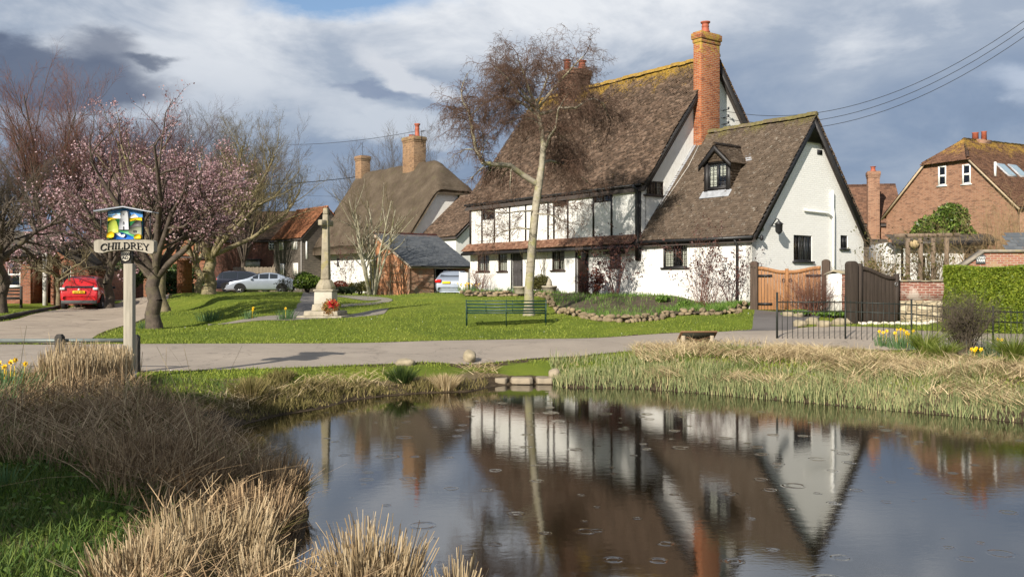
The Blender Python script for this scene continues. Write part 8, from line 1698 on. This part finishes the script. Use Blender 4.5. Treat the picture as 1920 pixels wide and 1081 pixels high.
# right bank: green rushes at the water, straw behind
P_, s_ = area(135000, .85, 14, 11, 22.4, lambda x, y, s, rg: (s > -.12) & (s < 1.9+.45*clumpy(x, y, 1.1, 4)) & ~inroad(x, y, .25) & (rg.random(x.shape) < 1-.34*np.clip(s, 0, 2.6)) & (clumpy(x, y, 3.1)+rg.normal(size=x.shape) > -1.5), 107); n = len(P_); rg = np.random.default_rng(7); cl = clumpy(P_[:, 0], P_[:, 1], 2.4)
mb = MB(); blades_mesh(mb, P_, (.09+.16*rg.random(n)**1.3)*(1+.25*cl), .010+.011*rg.random(n), lean_rand(n, .22, rg), .5, 5); mb.build('green_rushes', RUSH, kind='stuff', label='dense grey-green rushes along the right pond edge', cat='rushes')
P_, s_ = area(68000, 2.8, 14.5, 11.5, 23.0, lambda x, y, s, rg: (s > .25) & (s < 5.2) & ~inroad(x, y, .15) & (clumpy(x, y, 1.5, 3)+clumpy(x, y, 4.1, 1)*.7+rg.normal(size=x.shape)*.6+.5*np.clip(s, 0, 2) > .7), 108); n = len(P_); a = 3*np.sin(P_[:, 0]*1.9+2*np.sin(P_[:, 1]*1.3))+rg.normal(size=n)*.9; P_[:, 2] += .04+.10*rg.random(n)
mb = MB(); blades_mesh(mb, P_, .08+.13*rg.random(n), .010+.01*rg.random(n), np.stack([np.cos(a), np.sin(a)], 1)*(1+2*rg.random(n))[:, None], .3, 6); mb.build('straw_litter', STRAW, kind='stuff', label='pale flattened straw behind the green rushes, right bank', cat='straw')
P_, s_ = area(15000, 2.8, 12.5, 13.4, 23.0, lambda x, y, s, rg: (s > 1.6) & (s < 5.4) & ~inroad(x, y, .1) & (clumpy(x, y, 3.3, 1)+rg.normal(size=x.shape)*.6 > .5), 109); n = len(P_)
mb = MB(); blades_mesh(mb, P_, .12+.34*rg.random(n)**2, .008+.008*rg.random(n), lean_rand(n, .4, rg), .5, 7); mb.build('tall_straw_grass', STRAW, kind='stuff', label='upright pale dry grass tufts between straw and iron railings', cat='grass')
P_, s_ = area(40000, 2.8, 12.5, 13.4, 23.0, lambda x, y, s, rg: (s > .9) & (s < 5.2) & ~inroad(x, y, .2) & (clumpy(x, y, 2.0, 5)+clumpy(x, y, 5.0, 2)*.6+rg.normal(size=x.shape)*.5 > .8), 119); n = len(P_); rg = np.random.default_rng(17)
mb = MB(); blades_mesh(mb, P_, .08+.2*rg.random(n)**1.5, .009+.01*rg.random(n), lean_rand(n, .45, rg), .6, 7); mb.build('bank_grass', leafmat('bank_grass_blades', [(.1, (.08, .12, .025)), (.5, (.16, .21, .05)), (.9, (.34, .33, .13))], .6, .25, .8, .2), kind='stuff', label='green grass tufts growing between the straw on the right bank', cat='grass')
# near grass at the lower left and turf fringes
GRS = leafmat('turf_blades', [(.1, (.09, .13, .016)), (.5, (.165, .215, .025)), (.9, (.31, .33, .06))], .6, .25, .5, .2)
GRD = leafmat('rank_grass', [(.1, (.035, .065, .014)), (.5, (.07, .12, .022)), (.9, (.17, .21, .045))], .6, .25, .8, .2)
P_, s_ = area(120000, -11, -1.6, 3.4, 15.5, lambda x, y, s, rg: (s > .6) & ~inLB(x, y, -.35) & (x > -.70*y-2) & (rg.random(x.shape) < np.clip((15-y)/8, .25, 1)), 110); n = len(P_); rg = np.random.default_rng(8)
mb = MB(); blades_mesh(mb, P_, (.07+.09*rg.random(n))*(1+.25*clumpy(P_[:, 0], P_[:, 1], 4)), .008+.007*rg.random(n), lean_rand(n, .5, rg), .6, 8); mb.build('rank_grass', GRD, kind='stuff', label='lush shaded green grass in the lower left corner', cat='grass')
P_, s_ = area(9000, -8.6, -1.6, 3.9, 12.0, lambda x, y, s, rg: (s > .6) & ~inLB(x, y, -.2) & (x > -.60*y-.6) & (clumpy(x, y, 3.3, 2)+rg.normal(size=x.shape)*.5 > .2), 130); P_[:, 2] += .05+.07*np.random.default_rng(4).random(len(P_)); mb = MB(); leaves_at(mb, P_, .028, np.random.default_rng(5), 0, .45); mb.build('low_herbs', leafmat('herb_leaves', [(.1, (.04, .08, .012)), (.6, (.10, .17, .025)), (.95, (.22, .28, .06))], .5, .3), kind='stuff', label='feathery low green herbs in the grass at lower left', cat='herbs')
def lawnfn(x, y, s, rg):
    k = (s > .9) & ~inroad(x, y, -.02) & (np.abs(x) < .68*y+2.0) & ((y < 19) | (x < 12.5))
    for p in PATHS: k &= sdist(p, x, y) > .05
    return k & (rg.random(x.shape) < np.clip((18/y)**2.2, .12, 1))
P_, s_ = area(520000, -22, 16, 12.0, 46, lawnfn, 111); li = MF.I; lx = (P_[:, 0]-MF.o.x)*math.cos(-ANG)-(P_[:, 1]-MF.o.y)*math.sin(-ANG); ly = (P_[:, 0]-MF.o.x)*math.sin(-ANG)+(P_[:, 1]-MF.o.y)*math.cos(-ANG); P_ = P_[~((ly > -1.3) & (lx > -13) & (lx < 6))]; n = len(P_); rg = np.random.default_rng(9)
mb = MB(); blades_mesh(mb, P_, (.025+.035*rg.random(n))*(1+.2*clumpy(P_[:, 0], P_[:, 1], 1.1)), .012+.012*rg.random(n), lean_rand(n, .5, rg), .5, 9, segs=2); mb.build('lawn_grass', GRS, kind='stuff', label='short mown grass blades over the village green', cat='grass')
# daisies and fallen petals on the grass
P_, s_ = area(350, -13, 8, 15, 30, lambda x, y, s, rg: (s > 1) & ~inroad(x, y, .1) & (rg.random(x.shape) < .35), 112); n = len(P_); P_[:, 2] += .05; mb = MB(); leaves_at(mb, P_, .012, np.random.default_rng(2), 0, .9); mb.build('daisies', plain('daisy_white', (.75, .75, .72), .7), kind='stuff', label='tiny white daisies scattered over the grass', cat='flowers')
# far hedge and wood closing the view between the houses
P_ = []; rg = np.random.default_rng(12); mb = MB()
for k in range(46):
    x = -95+k*4.2+rg.normal()*1.0; y = 118+rg.normal()*6; r_ = 3.0+1.2*rg.random(); leafcloud(mb, (x, y, 2.2), (r_*1.2, r_, 2.6+1.0*rg.random()), 420, .5, rg, shell=.4)
mb.build('distant_wood', leafmat('distant_brush', [(.1, (.045, .035, .025)), (.6, (.08, .062, .042)), (.9, (.09, .10, .04))], .8, .1), kind='stuff', label='low brown-green wood far behind the houses', cat='wood')
